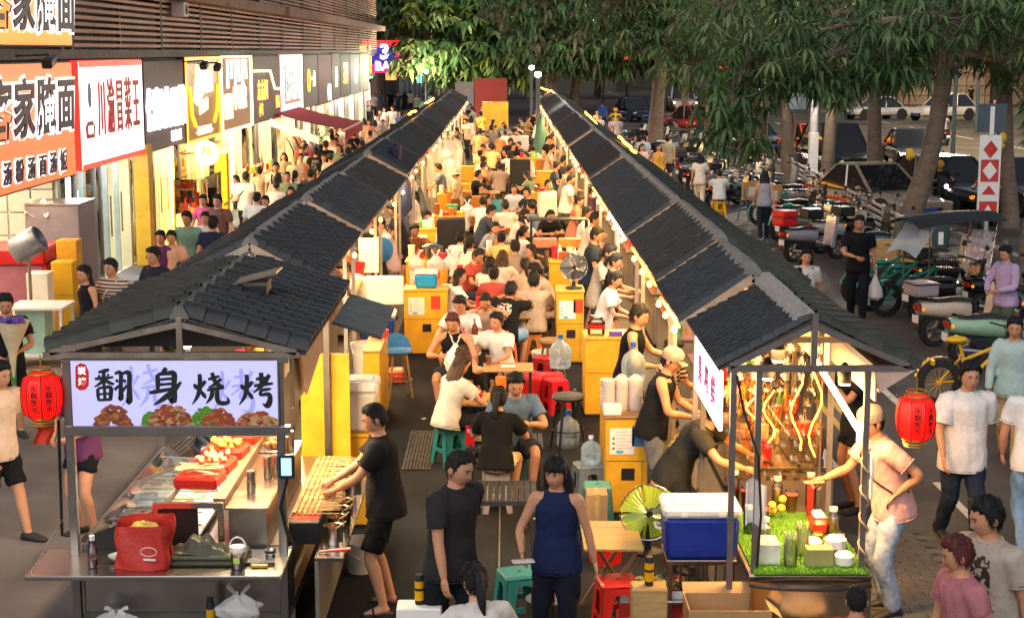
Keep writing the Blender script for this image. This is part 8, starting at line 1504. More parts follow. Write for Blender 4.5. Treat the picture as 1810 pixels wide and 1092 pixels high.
# ------------------------------------------------------------------ who stands where (metres)
WHO={};ROWS="""cook in black t-shirt and shorts turning skewers at the grill;-0.98;12.40;-88;grill;mTS;#1d1c1b;#131313;c;1.71;;shoe='f', build=1.02
man in charcoal v-neck t-shirt walking past the front of the alley;-0.40;10.88;48;walkr;mTS;#2b2a2c;#1b1c20;c;1.72;;build=1.05
woman in navy sleeveless blouse looking down at her phone;0.37;11.14;-12;phone;fKP;#1c2646;#161822;f;1.60;hphone;build=1.0
girl with dark ponytail seen from behind at the bottom edge;-0.15;9.70;-160;sit2;fTS;#c9c4bc;#33333a;p;1.62;;skin=2
seated woman with ponytail, black t-shirt and pale floral shorts;-0.10;15.15;172;sit2;fTS;#191919;#b9a894|fl|#3a3a40;p;1.62;;
seated man in grey-blue t-shirt eating, facing the camera;0.07;15.91;8;sit2;mTS;#5b7082;#30343c;s;1.70;;build=1.08
seated woman in cream t-shirt with long brown hair on green stool;-0.62;16.93;130;sit2;fTP;#cfc6b4;#1c2024;l;1.62;;hc='brown'
seated diner in black vest resting head on one hand;-0.39;17.99;-25;sit_head;fKP;#15171a;#3d4c5c;s;1.62;;hc='brown'
young diner with dyed red hair and black vest;-0.64;19.62;-10;sit2;mKS;#1a1b20;#2a2c33;s;1.70;;hc='red'
seated woman in white t-shirt under a black strap dress;-0.08;19.74;-35;sit;fTN;#d8d5cf;#22232a;b;1.62;;
diner in black t-shirt with white and red print on the back;-0.02;22.05;160;sit3;mTS;#17181b|PB|#d8b0a8;#6d8cab;s;1.70;;build=1.1
diner in white t-shirt behind the red-haired youth;-0.56;21.02;-20;sit2;mTS;#d6d4d0;#39414d;s;1.70;;
woman in dusty pink t-shirt eating with both hands;-0.29;21.83;0;sit3;fTS;#b49a8d;#33333a;b;1.62;;
broad back of diner in beige-grey t-shirt;0.39;22.82;175;sit;mTS;#a2917f;#2a2b30;s;1.70;;build=1.1
small diner in tan top behind the beige-grey t-shirt man;0.33;24.96;190;sit2;fTS;#bda58b;#333333;p;1.62;;
woman with long brown hair and pale top seen from behind at table;-0.08;25.81;165;sit;fTS;#c6b6a6;#333333;l;1.62;;hc='brown'
woman with very long dark hair seated sideways near table;-0.30;24.96;150;sit;fTS;#cfc8c0;#333333;l;1.62;;
woman in off-white sleeveless dress with long ponytail;-0.69;27.78;150;sit;fDN;#d9d2c4;#d9d2c4;p;1.62;;
woman in pale yellow top seen from behind with hair clip;-0.09;28.65;178;sit;fTS;#d8bd77;#444444;b;1.62;;
man in cream t-shirt leaning over bench to the right;0.20;32.53;70;sit2;mTS;#d3c5b2;#55504a;s;1.70;;
woman in white t-shirt and black shorts sitting on stool end;0.26;29.57;120;sit;fTS;#d9d0ca;#1d1d22;p;1.62;;
woman in grey long sleeves propping head on hand;-0.21;30.77;0;sit_face;fLS;#8d8d8a;#444444;b;1.62;;
diner in off-white t-shirt seen from behind by metal rack;-0.02;34.13;185;sit;mTS;#d6cabc;#444444;s;1.70;;
diner in white top beside the woman in off-white dress;-0.85;28.65;170;sit;fTS;#d3d0c8;#333333;s;1.62;;
vendor in white sleeveless shirt bent behind stall post;-2.01;22.38;-60;bend;mKS;#d9d7d2;#7e7468;s;1.72;;build=1.1
vendor in black apron and black cap behind blue fan;-2.03;25.39;-75;work;fTS;#1b1b1e;#1b1b1e;p;1.64;;cap=('#161616', 'cap')
vendor in mauve-grey t-shirt and black cap;-1.96;26.63;-70;work;mTS;#9c8ea0;#55504a;s;1.74;;cap=('#1a1918', 'cap')
cook in slate-blue t-shirt with forearms over yellow counter;-1.99;36.46;-75;work;mTS;#4d5666;#444444;c;1.74;;
woman helper in teal-grey top beside slate-blue cook;-2.21;35.83;-40;work2;fTS;#6e7d80;#444444;b;1.66;;
seated man stretching arms over yellow table left of black speaker;-1.70;29.61;-10;sit_arm;mTS;#7a4d28;#333333;s;1.70;;
woman in tan top behind the black speaker box;-1.58;32.60;-20;sit_arm;fTS;#b7a083;#333333;b;1.62;;
vendor in cream bucket hat at bright stall;-1.55;45.86;-60;work;fTS;#c9bfae;#555555;s;1.68;;cap=('#d8cdb8', 'bucket')
customer in bucket hat with white backpack;-1.19;38.41;-100;stand;fTS;#c8b58e;#555555;s;1.66;;cap=('#c9bea6', 'bucket')
man in stone-grey t-shirt standing behind bucket hat vendor;-1.42;49.85;-80;stand;mTS;#8e8784;#555555;s;1.70;;
vendor in black vest, grey shorts, cap and face mask;1.42;15.00;75;work;mKS;#1e2022;#6c6e70;s;1.70;;cap=('#8b8781', 'cap')
woman in striped t-shirt working behind the masked vendor;1.62;16.00;60;work2;fTS;#241c18|st|#c8a890;#333333;b;1.58;;
vendor in dark t-shirt with yellow print bending over drinks counter;1.52;13.40;70;bend;mTP;#33332f|pb|#d8b04a;#26262a;s;1.70;;
tall vendor in black tank top behind stacked cups;1.35;17.20;70;work2;mKS;#14181b;#2c2c2c;s;1.75;;
woman in white t-shirt, black arm cover and face mask at stall;1.29;21.01;80;work;fTS;#d8d2cc;#3b3f52;b;1.60;;
vendor with black ponytail and black t-shirt leaning to stall;1.47;22.65;75;work2;fTS;#1d1d20;#333333;p;1.62;;
tall vendor in grey t-shirt reaching into stall;1.32;22.88;75;work;mTS;#9a938a;#444444;s;1.74;;
vendor in dark blue t-shirt under string lights;1.32;24.97;75;work2;mTS;#26303f;#333333;s;1.74;;
woman in rust apron over white t-shirt with hair bun;1.36;31.77;80;work2;fTS;#b06a58;#444444;b;1.64;;
man in purple t-shirt and dark cap at stall;1.72;33.11;75;work2;mTS;#4a3358;#444444;s;1.72;;cap=('#3a3b35', 'cap')
man in white t-shirt with shaved head reaching into stall;1.37;36.46;85;work2;mTS;#d8d5cd;#444444;c;1.70;;build=1.1
man in pale long-sleeved shirt turning to camera;0.90;35.09;40;stand;mLP;#c8cbbd;#444444;c;1.68;;
vendor in black sports jersey with white stripes;1.38;43.04;85;work;mTS;#20242b|st|#3a3f48;#444444;s;1.70;;
seated woman in black holding white paper menu;0.87;33.17;20;sit2;fTS;#1a1a1c;#444444;l;1.62;;
man in ochre t-shirt near green furled umbrella;2.45;63.92;60;stand;mTS;#a9823d;#444444;s;1.70;;
young man in black t-shirt carrying a wrapped flower bouquet;-5.85;18.28;20;hold;mTS;#1b1c20;#15161a;s;1.70;bouquet;
man in peach t-shirt cut off by the left edge;-4.71;14.29;60;walk;mTS;#d2b8a6;#1b1b1e;s;1.68;;
woman in purple t-shirt and black shorts behind red lantern;-3.95;14.40;-30;hold;fTS;#5d3358;#17181d;b;1.62;;
woman in black sleeveless dress wearing headband;-5.63;21.19;-45;walk2;fDN;#1b1c22;#1b1c22;l;1.64;;
man in cream and brown striped t-shirt;-5.34;21.43;-25;walk;mTP;#c4b4a8|st|#5a4238;#333333;s;1.70;;
woman with glasses in purple dress raising one hand;-5.62;25.76;-10;walk;fTN;#57305a;#57305a;b;1.60;;
woman with pale shoulders walking beside woman with glasses;-5.46;25.76;0;walk2;fTP;#c69a83;#57305a;b;1.60;;
man in navy t-shirt looking left near roof edge;-4.99;22.53;-35;walk;mTP;#202636;#333333;s;1.72;;
man in sage green t-shirt on the shop walkway;-5.55;27.60;-15;walk2;mTP;#6f9483;#333333;s;1.72;;
woman in hot pink top beside taller man in brown;-6.11;32.02;-10;walk;fTP;#d05a76;#333333;p;1.62;;
tall man in brown t-shirt beside woman in pink;-5.57;30.68;-15;walk2;mTP;#6a4a40;#333333;s;1.74;;
man in dark navy t-shirt below man in brown, seen from behind;-5.05;27.03;170;walk;mTP;#222c44;#333333;s;1.68;;
woman in white top half hidden by sage green t-shirt man;-5.44;28.60;0;walk;fTP;#d8d2cc;#333333;p;1.62;;
woman in white and pale blue striped dress at display shelves;-6.29;37.18;-60;hold;fTN;#d8dadc|st|#8aa8c8;#cfd6dc;l;1.62;;
man with backpack straps and white face mask lowered;-5.78;39.92;0;walk;mTP;#d2c6b8;#333333;s;1.72;pack;
woman in beige flat cap and pale top;-5.83;43.75;10;walk2;fTP;#d0bda8;#333333;s;1.64;;cap=('#b49a6c', 'cap')
short-haired boy in white t-shirt seen from behind;-5.22;35.79;170;walk;mTP;#d8d4cf;#333333;c;1.60;;
woman in white t-shirt with black braid seen from behind;-5.14;38.41;170;walk2;fTP;#d6d2ce;#333333;p;1.62;;
woman in tan sleeveless dress by crowd;-5.78;44.72;5;walk;fDN;#c68d6c;#c68d6c;b;1.64;;
man in black t-shirt with grey photo print on back;-5.49;45.69;175;walk;mTP;#17181c|pb|#8a8a8e;#333333;s;1.74;;
tall man in plain black t-shirt in crowd below awning;-5.55;48.80;178;walk2;mTP;#15161a;#333333;s;1.76;;
person in dark cap and cream t-shirt seen from behind;-4.93;44.41;180;walk;fTP;#d8c6b8;#333333;s;1.66;;cap=('#4a4548', 'cap')
woman with very long black hair near roof ridge;-5.11;48.82;175;walk2;fTP;#1b1b20;#333333;l;1.62;;
person in dark green cap low in the crowd;-4.81;39.24;180;walk;mTP;#3f5a50;#333333;s;1.60;;cap=('#3b5a4e', 'cap')
man in white t-shirt facing camera below red awning;-5.55;51.85;-5;walk;mTP;#d6d2cc;#333333;s;1.68;;
youth in blue top reaching toward snack table;-6.22;48.69;100;walk2;mTP;#2a3c6c;#333333;s;1.68;;
woman in violet top with bag below red awning;-6.49;52.91;0;walk;fTP;#6f6a88;#333333;s;1.66;;
man in sand t-shirt farther back below red awning;-5.96;54.33;180;walk2;mTP;#c9a78d;#333333;s;1.68;;
boy in terracotta t-shirt against roof ridge;-5.01;50.65;0;walk;mTP;#b98d78;#333333;s;1.62;;
man in dusty brown shirt walking away past plants;-5.69;58.76;-170;walk2;mTP;#8d6a5c;#333333;s;1.72;;
woman in salmon dress beside awning corner;-7.14;68.74;170;walk;fDN;#d2937c;#d2937c;b;1.66;;
shop worker in black at brightly lit shop entrance;-8.00;50.80;-100;work;mTP;#17181b;#333333;s;1.72;;
man in black printed t-shirt by clothes shop;-7.72;89.73;0;walk;mTP;#1b1c20|pf|#a8a8a0;#222222;s;1.74;;
woman in apricot dress at roof edge;-5.73;66.47;5;walk2;fTP;#c98e72;#333333;l;1.66;;
person in dark plum top near roof edge;-5.75;71.16;0;walk;fTP;#3b2f33;#333333;s;1.66;;
woman in cream top among walkway crowd;-6.21;81.19;10;walk2;fTP;#d2c3ac;#333333;b;1.66;;
man in pale grey t-shirt among walkway crowd;-5.82;81.69;-5;walk;mTP;#cfc8c0;#333333;s;1.70;;
person in sand top under ridge lamp;-4.95;57.84;180;walk;fTP;#c7b49c;#333333;s;1.62;;
man in slate t-shirt walking away near clothes shop;-9.03;114.55;0;walk2;fTN;#5a6478;#5a6478;l;1.70;;
man in black jacket walking away down the walkway;-8.30;114.54;180;walk;mTP;#14161b;#2a2c33;s;1.70;;
woman in dark green skirt walking away;-7.46;109.82;0;walk2;mTP;#2b3440;#2a2c33;s;1.70;;
woman in dark dress far along the walkway;-7.09;111.35;180;walk;fTN;#22262e;#22262e;l;1.70;;
man in sage t-shirt far along walkway;-5.89;105.46;0;walk2;mTP;#8a9a88;#2a2c33;s;1.70;;
person in white far along walkway;-6.89;114.54;180;walk;mTP;#c9c4bc;#2a2c33;s;1.70;;
person in blue far along walkway;-6.00;117.92;0;walk2;fTN;#3a62a0;#3a62a0;l;1.70;;
person in pale shirt before far shops;-5.10;108.32;180;walk;mTP;#cfc9c2;#2a2c33;s;1.70;;
person in tan before the far shops;-5.49;129.37;0;walk2;mTP;#d0b8a0;#2a2c33;s;1.70;;
person in teal near far roof edge;-5.08;97.71;180;walk;fTN;#5a7a70;#5a7a70;l;1.70;;
person in beige next to glass door;-8.89;106.88;0;walk2;mTP;#b8a898;#2a2c33;s;1.70;;
man in pink t-shirt and grey cap leaning at drinks stall, hand on hip;3.10;12.30;-80;hip;mTP;#cf9c96;#93a0b4;s;1.74;strap;cap=('#93857c', 'cap')
woman in dark top photographing the drinks stall with phone;3.45;15.20;-75;shoot;fTS;#23252b;#1c1d22;b;1.66;;
young man in loose white t-shirt and dark wide trousers;4.15;14.00;5;walk;mOP;#d3cfcf;#232c3c;s;1.74;;
man in white t-shirt and pale jeans at right edge;4.72;13.75;170;walk2;mTP;#d6d4d3|pb|#7a7a80;#6a86a8;s;1.72;;
man in taupe t-shirt with small chest print at lower right;3.08;9.62;-60;lookl;mTP;#a59a8d|pf|#3a3634;#333333;s;1.73;;build=1.08
woman with short auburn hair and dusty rose shirt;2.80;9.23;-75;lookl;fEP;#a86a70;#333333;s;1.60;;hc='red'
child with cropped black hair at the bottom edge;2.13;9.21;175;stand;mTS;#93333a;#333333;c;1.28;;
woman in pale blue blouse and khaki trousers beside yellow bicycle;5.55;17.00;-20;walk;fLP;#9fb4b4;#9c835e;s;1.64;;
man in black polo carrying a clear plastic bag;5.94;26.51;-8;belly;mTP;#17191e;#151823;s;1.75;bag1;
girl with glasses and long hair behind stall roof;4.41;23.17;0;walk;fTP;#c6c0bb;#333333;l;1.62;;
small child in front of girl with glasses;4.30;23.05;180;stand;mTS;#888888;#333333;c;1.35;;
woman in grey tank top and dark jeans carrying bag, walking away;6.22;38.11;172;walk2;fKP;#8d8f99;#1f2630;l;1.64;bag2;
man in pale t-shirt sitting on yellow stool beside motorbikes;5.82;43.26;175;sit;mTS;#c5cac2;#2a2a2c;s;1.70;;
woman in cream shirt and trousers walking away;5.46;44.68;170;walk;fTP;#d6cbbb;#cdbfa8;l;1.64;;
man in khaki t-shirt next to woman in yellow;5.31;52.42;170;stand;mTS;#8f8268;#333333;s;1.74;;
woman in yellow dress facing the camera;4.76;49.68;0;stand;fDN;#d8a332;#d8a332;l;1.62;;
woman in blush top behind stall roof;4.26;50.03;20;stand;fTP;#d6b4a4;#333333;l;1.60;;
man in light grey-blue t-shirt in front of scooters;4.64;53.91;175;stand;mTS;#9ba7b4|pb|#5a6470;#333333;s;1.70;;
man in black among parked scooters;5.26;61.95;175;stand;mTP;#191b20;#333333;s;1.72;;
man in grey t-shirt and light jeans on his phone by trees;6.95;65.02;-70;hold;mTP;#4f565a;#8ea0b4;s;1.72;;
woman in white top facing camera near yellow helmet rider;4.97;71.00;5;stand;fTP;#cfc3c0;#333333;s;1.64;;
girl in lilac top beside the woman in white;4.80;71.50;0;stand;fTP;#c9b8c0;#333333;s;1.62;;
woman in mustard top beyond right stall roofs;4.45;78.35;0;stand;fTP;#c8a862;#333333;s;1.62;;
woman in blush white beyond right stall roofs;4.29;73.28;0;stand;fTP;#e0d0c8;#333333;b;1.60;;
rider in yellow vest and yellow helmet on scooter;5.67;82.81;180;scoot;mTP;#c3a82a;#333333;s;1.68;;cap=('#d9a020', 'helmet')
man in bright blue jacket seen from behind;5.36;88.95;180;stand;mTP;#2b55a8;#333333;s;1.70;;
woman in lilac hooded jacket standing beside scooter;7.40;23.17;-60;hold;fLP;#a892b4;#4a5240;b;1.66;;
rider in black with yellow helmet in traffic;11.74;42.90;0;scoot;mTP;#22242a;#222222;s;1.68;;cap=('#d99a20', 'helmet')
rider in pale shirt on scooter crossing the road;21.19;77.20;180;scoot;mTP;#b8b0a4;#30405c;s;1.68;;
pedestrian in orange-lit pale shirt across the road;28.47;93.02;0;stand;mTP;#d9a05a;#1b1b20;s;1.70;;
person in black standing by the far wall;37.62;129.22;160;stand;mTP;#1b1b20;#1b1b20;s;1.70;;
person in beige by far gate pillar;35.42;131.07;0;stand;mTP;#b8a070;#30302c;s;1.66;;
person in black sitting by the far wall;37.09;130.40;0;sit;mTP;#23242a;#23242a;s;1.70;;
rider in orange-red jacket behind the diamond sign;12.32;40.47;-30;scoot;mTP;#b8402a;#222222;s;1.68;;
man in tan shirt bending at far stall;-0.97;57.87;170;stand;mTP;#c8a06a;#2c2c33;s;1.70;;
diner in white far down the left tables;-0.93;65.26;0;sit2;mTS;#d6d0c8;#2c2c33;s;1.70;;
man in grey-brown shirt back to camera far down alley;-0.58;60.52;180;work;mTP;#6f6a66;#2c2c33;s;1.70;;
diner in orange top far down alley;-0.29;62.59;180;sit;mTS;#d08050;#2c2c33;b;1.70;;
woman in white dress with long black hair far down alley;-1.57;70.53;180;stand;fDN;#d8d4d0;#d8d4d0;l;1.66;;
man in black with strap far down alley;-1.93;72.71;-20;stand;mTP;#2a2a30;#2c2c33;s;1.70;;
tall man in black suit before red banner;-1.85;83.06;10;stand;mTP;#22222c;#2c2c33;s;1.74;;
person in red-brown top before red banner;-2.27;80.03;-20;stand;fTP;#b87060;#2c2c33;b;1.70;;
person in lime green t-shirt before red banner;-1.18;74.07;190;stand;mTS;#a8b858;#2c2c33;s;1.70;;
vendor in white cap and pale shirt at far left stall;-1.98;61.39;-80;work;mTS;#c9c2b8;#2c2c33;s;1.66;;
diner in straw yellow t-shirt seen from behind;-0.49;54.92;170;sit;mTS;#d8c38a;#2c2c33;s;1.70;;
diner in tan top beside straw yellow diner;-0.73;55.59;-30;sit2;mTS;#c49a6a;#2c2c33;s;1.70;;
woman in sandy top sitting on left bench;-0.91;52.43;140;sit;fTS;#c9a870;#2c2c33;b;1.62;;
diner in black beside dark speaker;0.20;56.60;20;sit2;mTS;#1d1d22;#2c2c33;s;1.70;;
diner in charcoal behind woman in pale pink;0.04;59.13;30;sit2;mTS;#2a2a33;#2c2c33;s;1.70;;
diner in dark purple near green umbrella;0.40;65.86;0;sit;fTS;#5a3a5c;#2c2c33;b;1.62;;
diner in pale beige leaning over far table;0.51;62.31;-40;sit2;mTS;#d2bda6;#2c2c33;s;1.70;;
diner in off-white behind the yellow box;0.91;54.27;180;sit;mTS;#c9bfb2;#2c2c33;s;1.70;;
woman in pale pink with long dark braid;-0.25;46.60;175;sit;fTS;#d8c2bc;#2c2c33;p;1.62;;
diner in caramel top at left table;-0.83;46.61;120;sit2;mTS;#c8a070;#2c2c33;s;1.70;;
diner in grey-beige mid alley;-0.71;60.29;0;sit;mTS;#b8a898;#2c2c33;s;1.70;;
diner in mid grey far alley;-0.05;69.30;180;sit;mTS;#88868c;#2c2c33;s;1.70;;
vendor in olive shirt under far right roof;0.87;69.52;60;work2;mTP;#7a7050;#2c2c33;s;1.70;;
vendor in burnt orange shirt at far right stall;1.43;55.04;80;work;mTP;#c07a40;#2c2c33;s;1.70;;
woman in black top and apron at far right stall;1.50;53.95;-10;work;fTS;#1c1c20;#2c2c33;s;1.66;;
person in white beside far lamp post;1.70;80.02;0;stand;mTP;#c8c0b8;#2c2c33;s;1.70;;
vendor in amber light at far left stall;-1.86;49.85;-85;work;mTS;#c08a48;#2c2c33;s;1.70;;
vendor in black at far left stall under roof;-2.19;55.07;-80;work2;mTS;#26262a;#2c2c33;s;1.68;;
man in white top on the walkway under the white lightbox sign;-5.00;31.56;170;walk2;mTP;#d8d2c8;#2c2e36;c;1.71;;
woman in black top on the walkway level with the white lightbox sign;-4.85;32.04;-15;walk;fTP;#1c1d22;#2c2e36;b;1.60;;
man in chalk white top on the walkway just before the white lightbox sign;-4.32;28.14;180;walk2;mTP;#e0dcd4;#2c2e36;c;1.71;;
woman in slate blue top on the walkway under the optician sign;-4.65;34.20;0;walk2;fTP;#5a6a7c;#2c2e36;l;1.60;;
man in brick red top on the walkway level with the optician sign;-4.37;33.54;180;walk;mTP;#a84a40;#2c2e36;c;1.71;;
woman in charcoal top on the walkway just before the optician sign;-4.45;34.83;0;walk2;fTP;#2a2c34;#2c2e36;b;1.60;;
man in olive top on the walkway under the gold sign;-5.11;37.06;0;walk2;mTP;#7a8a70;#2c2e36;c;1.71;;
woman in blush top on the walkway level with the gold sign;-5.48;37.87;170;walk;fTP;#c8b0a8;#2c2e36;l;1.60;;
man in navy top on the walkway just before the gold sign;-4.68;37.77;170;walk2;mTP;#3a4250;#2c2e36;c;1.71;;
woman in stone top on the walkway close to the gold sign;-6.24;39.97;180;walk;fTP;#a89888;#2c2e36;b;1.60;;
man in pale grey top on the walkway just past the gold sign;-6.11;37.01;170;walk2;mTP;#c8ccd0;#2c2e36;c;1.71;;
woman in mud brown top on the walkway under the piano-bar sign;-6.39;45.71;0;walk2;fTP;#88786a;#2c2e36;l;1.60;;
man in white top on the walkway level with the piano-bar sign;-4.44;43.39;0;walk;mTP;#d8d2c8;#2c2e36;c;1.71;;
woman in black top on the walkway just before the piano-bar sign;-5.19;45.25;0;walk2;fTP;#1c1d22;#2c2e36;b;1.60;;
man in chalk white top on the walkway close to the piano-bar sign;-5.99;46.65;0;walk;mTP;#e0dcd4;#2c2e36;c;1.71;;
woman in slate blue top on the walkway just past the piano-bar sign;-4.23;46.29;180;walk2;fTP;#5a6a7c;#2c2e36;l;1.60;;
man in brick red top on the walkway under the stepped neon sign;-6.35;49.99;0;walk2;mTP;#a84a40;#2c2e36;c;1.71;;
woman in charcoal top on the walkway level with the stepped neon sign;-5.81;49.59;170;walk;fTP;#2a2c34;#2c2e36;b;1.60;;
man in olive top on the walkway just before the stepped neon sign;-5.04;48.02;-15;walk2;mTP;#7a8a70;#2c2e36;c;1.71;;
woman in blush top on the walkway close to the stepped neon sign;-4.81;48.32;180;walk;fTP;#c8b0a8;#2c2e36;l;1.60;;
man in navy top on the walkway just past the stepped neon sign;-4.56;50.31;180;walk2;mTP;#3a4250;#2c2e36;c;1.71;;
woman in stone top on the walkway under the red square sign;-5.98;56.27;0;walk2;fTP;#a89888;#2c2e36;b;1.60;;
man in pale grey top on the walkway level with the red square sign;-6.27;58.68;0;walk;mTP;#c8ccd0;#2c2e36;c;1.71;;
woman in mud brown top on the walkway just before the red square sign;-4.26;55.72;180;walk2;fTP;#88786a;#2c2e36;l;1.60;;
man in white top on the walkway close to the red square sign;-6.36;57.78;180;walk;mTP;#d8d2c8;#2c2e36;c;1.71;;
woman in black top on the walkway just past the red square sign;-5.55;58.04;180;walk2;fTP;#1c1d22;#2c2e36;b;1.60;;
man in chalk white top on the walkway under the round emblem sign;-6.29;60.87;0;walk2;mTP;#e0dcd4;#2c2e36;c;1.71;;
woman in slate blue top on the walkway level with the round emblem sign;-6.13;61.18;170;walk;fTP;#5a6a7c;#2c2e36;l;1.60;;
man in brick red top on the walkway just before the round emblem sign;-4.28;61.65;180;walk2;mTP;#a84a40;#2c2e36;c;1.71;;
woman in charcoal top on the walkway close to the round emblem sign;-4.39;61.20;180;walk;fTP;#2a2c34;#2c2e36;b;1.60;;
man in olive top on the walkway just past the round emblem sign;-6.16;63.59;170;walk2;mTP;#7a8a70;#2c2e36;c;1.71;;
woman in blush top on the walkway under the plum sign;-5.57;67.42;180;walk2;fTP;#c8b0a8;#2c2e36;l;1.60;;
man in navy top on the walkway level with the plum sign;-4.27;66.44;180;walk;mTP;#3a4250;#2c2e36;c;1.71;;
woman in stone top on the walkway just before the plum sign;-5.25;67.74;0;walk2;fTP;#a89888;#2c2e36;b;1.60;;
man in pale grey top on the walkway close to the plum sign;-5.64;70.44;10;walk;mTP;#c8ccd0;#2c2e36;c;1.71;;
woman in mud brown top on the walkway just past the plum sign;-6.19;69.29;180;walk2;fTP;#88786a;#2c2e36;l;1.60;;
man in white top on the walkway under the far signs;-6.00;76.38;0;walk2;mTP;#d8d2c8;#2c2e36;c;1.71;;
woman in black top on the walkway level with the far signs;-4.78;77.48;180;walk;fTP;#1c1d22;#2c2e36;b;1.60;;
man in chalk white top on the walkway just before the far signs;-6.04;76.23;10;walk2;mTP;#e0dcd4;#2c2e36;c;1.71;;
woman in slate blue top on the walkway close to the far signs;-5.20;77.95;0;walk;fTP;#5a6a7c;#2c2e36;l;1.60;;
man in brick red top on the walkway just past the far signs;-4.73;77.65;180;walk2;mTP;#a84a40;#2c2e36;c;1.71;;
woman in white top among the far left tables, number 1 counted from the front;-0.93;35.96;123;sit;fTS;#d8d2c8;#2c2e36;l;1.62;;
man in charcoal top among the far right tables, number 1 counted from the front;0.58;37.59;-51;sit_arm;mTS;#2a2c34;#2c2e36;s;1.70;;
woman in pale grey top near the alley centre, number 1 counted from the front;0.19;39.06;0;sit;fTS;#c8ccd0;#2c2e36;p;1.62;;
man in slate blue top by the far left stalls, number 1 counted from the front;-1.61;40.00;-101;work2;mTP;#5a6a7c;#2c2e36;s;1.70;;
woman in navy top by the far right stalls, number 1 counted from the front;1.22;41.74;87;work2;fTP;#3a4250;#2c2e36;b;1.62;;
man in black top among the far left tables, number 2 counted from the front;-0.84;42.90;88;sit;mTS;#1c1d22;#2c2e36;s;1.70;;
woman in olive top among the far right tables, number 2 counted from the front;0.71;43.79;-116;sit2;fTS;#7a8a70;#2c2e36;l;1.62;;
man in mud brown top near the alley centre, number 2 counted from the front;-0.20;45.74;180;sit;mTS;#88786a;#2c2e36;s;1.70;;
woman in brick red top by the far left stalls, number 2 counted from the front;-1.67;47.03;-72;work2;fTP;#a84a40;#2c2e36;p;1.62;;
man in stone top by the far right stalls, number 2 counted from the front;1.26;48.04;84;work2;mTP;#a89888;#2c2e36;s;1.70;;
woman in chalk white top among the far left tables, number 3 counted from the front;-0.88;49.87;118;sit2;fTS;#e0dcd4;#2c2e36;b;1.62;;
man in blush top among the far right tables, number 3 counted from the front;0.77;50.89;-93;sit_arm;mTS;#c8b0a8;#2c2e36;s;1.70;;
woman in white top near the alley centre, number 3 counted from the front;0.12;52.32;180;sit_arm;fTS;#d8d2c8;#2c2e36;l;1.62;;
man in charcoal top by the far left stalls, number 3 counted from the front;-1.58;53.90;-111;work2;mTP;#2a2c34;#2c2e36;s;1.70;;
woman in pale grey top by the far right stalls, number 3 counted from the front;1.36;55.28;87;work;fTP;#c8ccd0;#2c2e36;p;1.62;;
man in slate blue top among the far left tables, number 4 counted from the front;-0.61;56.01;73;sit;mTS;#5a6a7c;#2c2e36;s;1.70;;
woman in navy top among the far right tables, number 4 counted from the front;0.57;57.78;-68;sit_arm;fTS;#3a4250;#2c2e36;b;1.62;;
man in black top near the alley centre, number 4 counted from the front;0.18;58.96;180;sit_arm;mTS;#1c1d22;#2c2e36;s;1.70;;
woman in olive top by the far left stalls, number 4 counted from the front;-1.72;60.70;-75;work;fTP;#7a8a70;#2c2e36;l;1.62;;
man in mud brown top by the far right stalls, number 4 counted from the front;1.40;61.43;48;work2;mTP;#88786a;#2c2e36;s;1.70;;
woman in brick red top among the far left tables, number 5 counted from the front;-0.59;63.38;59;sit;fTS;#a84a40;#2c2e36;p;1.62;;
man in stone top among the far right tables, number 5 counted from the front;0.67;64.34;-102;sit_arm;mTS;#a89888;#2c2e36;s;1.70;;
woman in chalk white top near the alley centre, number 5 counted from the front;-0.05;65.79;180;sit;fTS;#e0dcd4;#2c2e36;b;1.62;;
man in blush top by the far left stalls, number 5 counted from the front;-1.61;66.93;-56;work2;mTP;#c8b0a8;#2c2e36;s;1.70;;
woman in white top by the far right stalls, number 5 counted from the front;1.27;68.77;69;work2;fTP;#d8d2c8;#2c2e36;l;1.62;;
man in charcoal top among the far left tables, number 6 counted from the front;-0.81;70.11;60;sit2;mTS;#2a2c34;#2c2e36;s;1.70;;
woman in pale grey top among the far right tables, number 6 counted from the front;0.65;71.35;-119;sit_arm;fTS;#c8ccd0;#2c2e36;p;1.62;;
man in slate blue top near the alley centre, number 6 counted from the front;-0.13;72.36;0;sit_arm;mTS;#5a6a7c;#2c2e36;s;1.70;;
woman in navy top by the far left stalls, number 6 counted from the front;-1.69;73.47;-94;work2;fTP;#3a4250;#2c2e36;b;1.62;;
man in black top by the far right stalls, number 6 counted from the front;1.21;75.20;95;work2;mTP;#1c1d22;#2c2e36;s;1.70;;
woman in olive top among the far left tables, number 7 counted from the front;-0.75;76.44;88;sit_arm;fTS;#7a8a70;#2c2e36;l;1.62;;
man in mud brown top among the far right tables, number 7 counted from the front;0.87;77.75;-82;sit2;mTS;#88786a;#2c2e36;s;1.70;;
woman in brick red top near the alley centre, number 7 counted from the front;-0.22;79.39;0;sit2;fTS;#a84a40;#2c2e36;p;1.62;;
man in stone top by the far left stalls, number 7 counted from the front;-1.58;80.91;-114;work;mTP;#a89888;#2c2e36;s;1.70;;
seated woman in chalk white top left of the printed-back man;-0.78;23.70;100;sit;fTS;#e0dcd4;#2c2e36;l;1.62;;
seated man in stone top right of the small diner in tan;0.62;24.10;-100;sit2;mTS;#a89888;#2c2e36;s;1.70;;
seated man in brick red top before the off-white dress;-0.62;26.00;60;sit2;mTS;#a84a40;#2c2e36;s;1.70;;
seated woman in mud brown top by the red bowls;0.50;26.80;-80;sit;fTS;#88786a;#2c2e36;l;1.62;;
seated woman in olive top by the black speaker;-0.98;30.40;80;sit;fTS;#7a8a70;#2c2e36;p;1.62;;
seated man in black top opposite the grey sleeves;0.52;31.00;-90;sit2;mTS;#1c1d22;#2c2e36;s;1.70;;
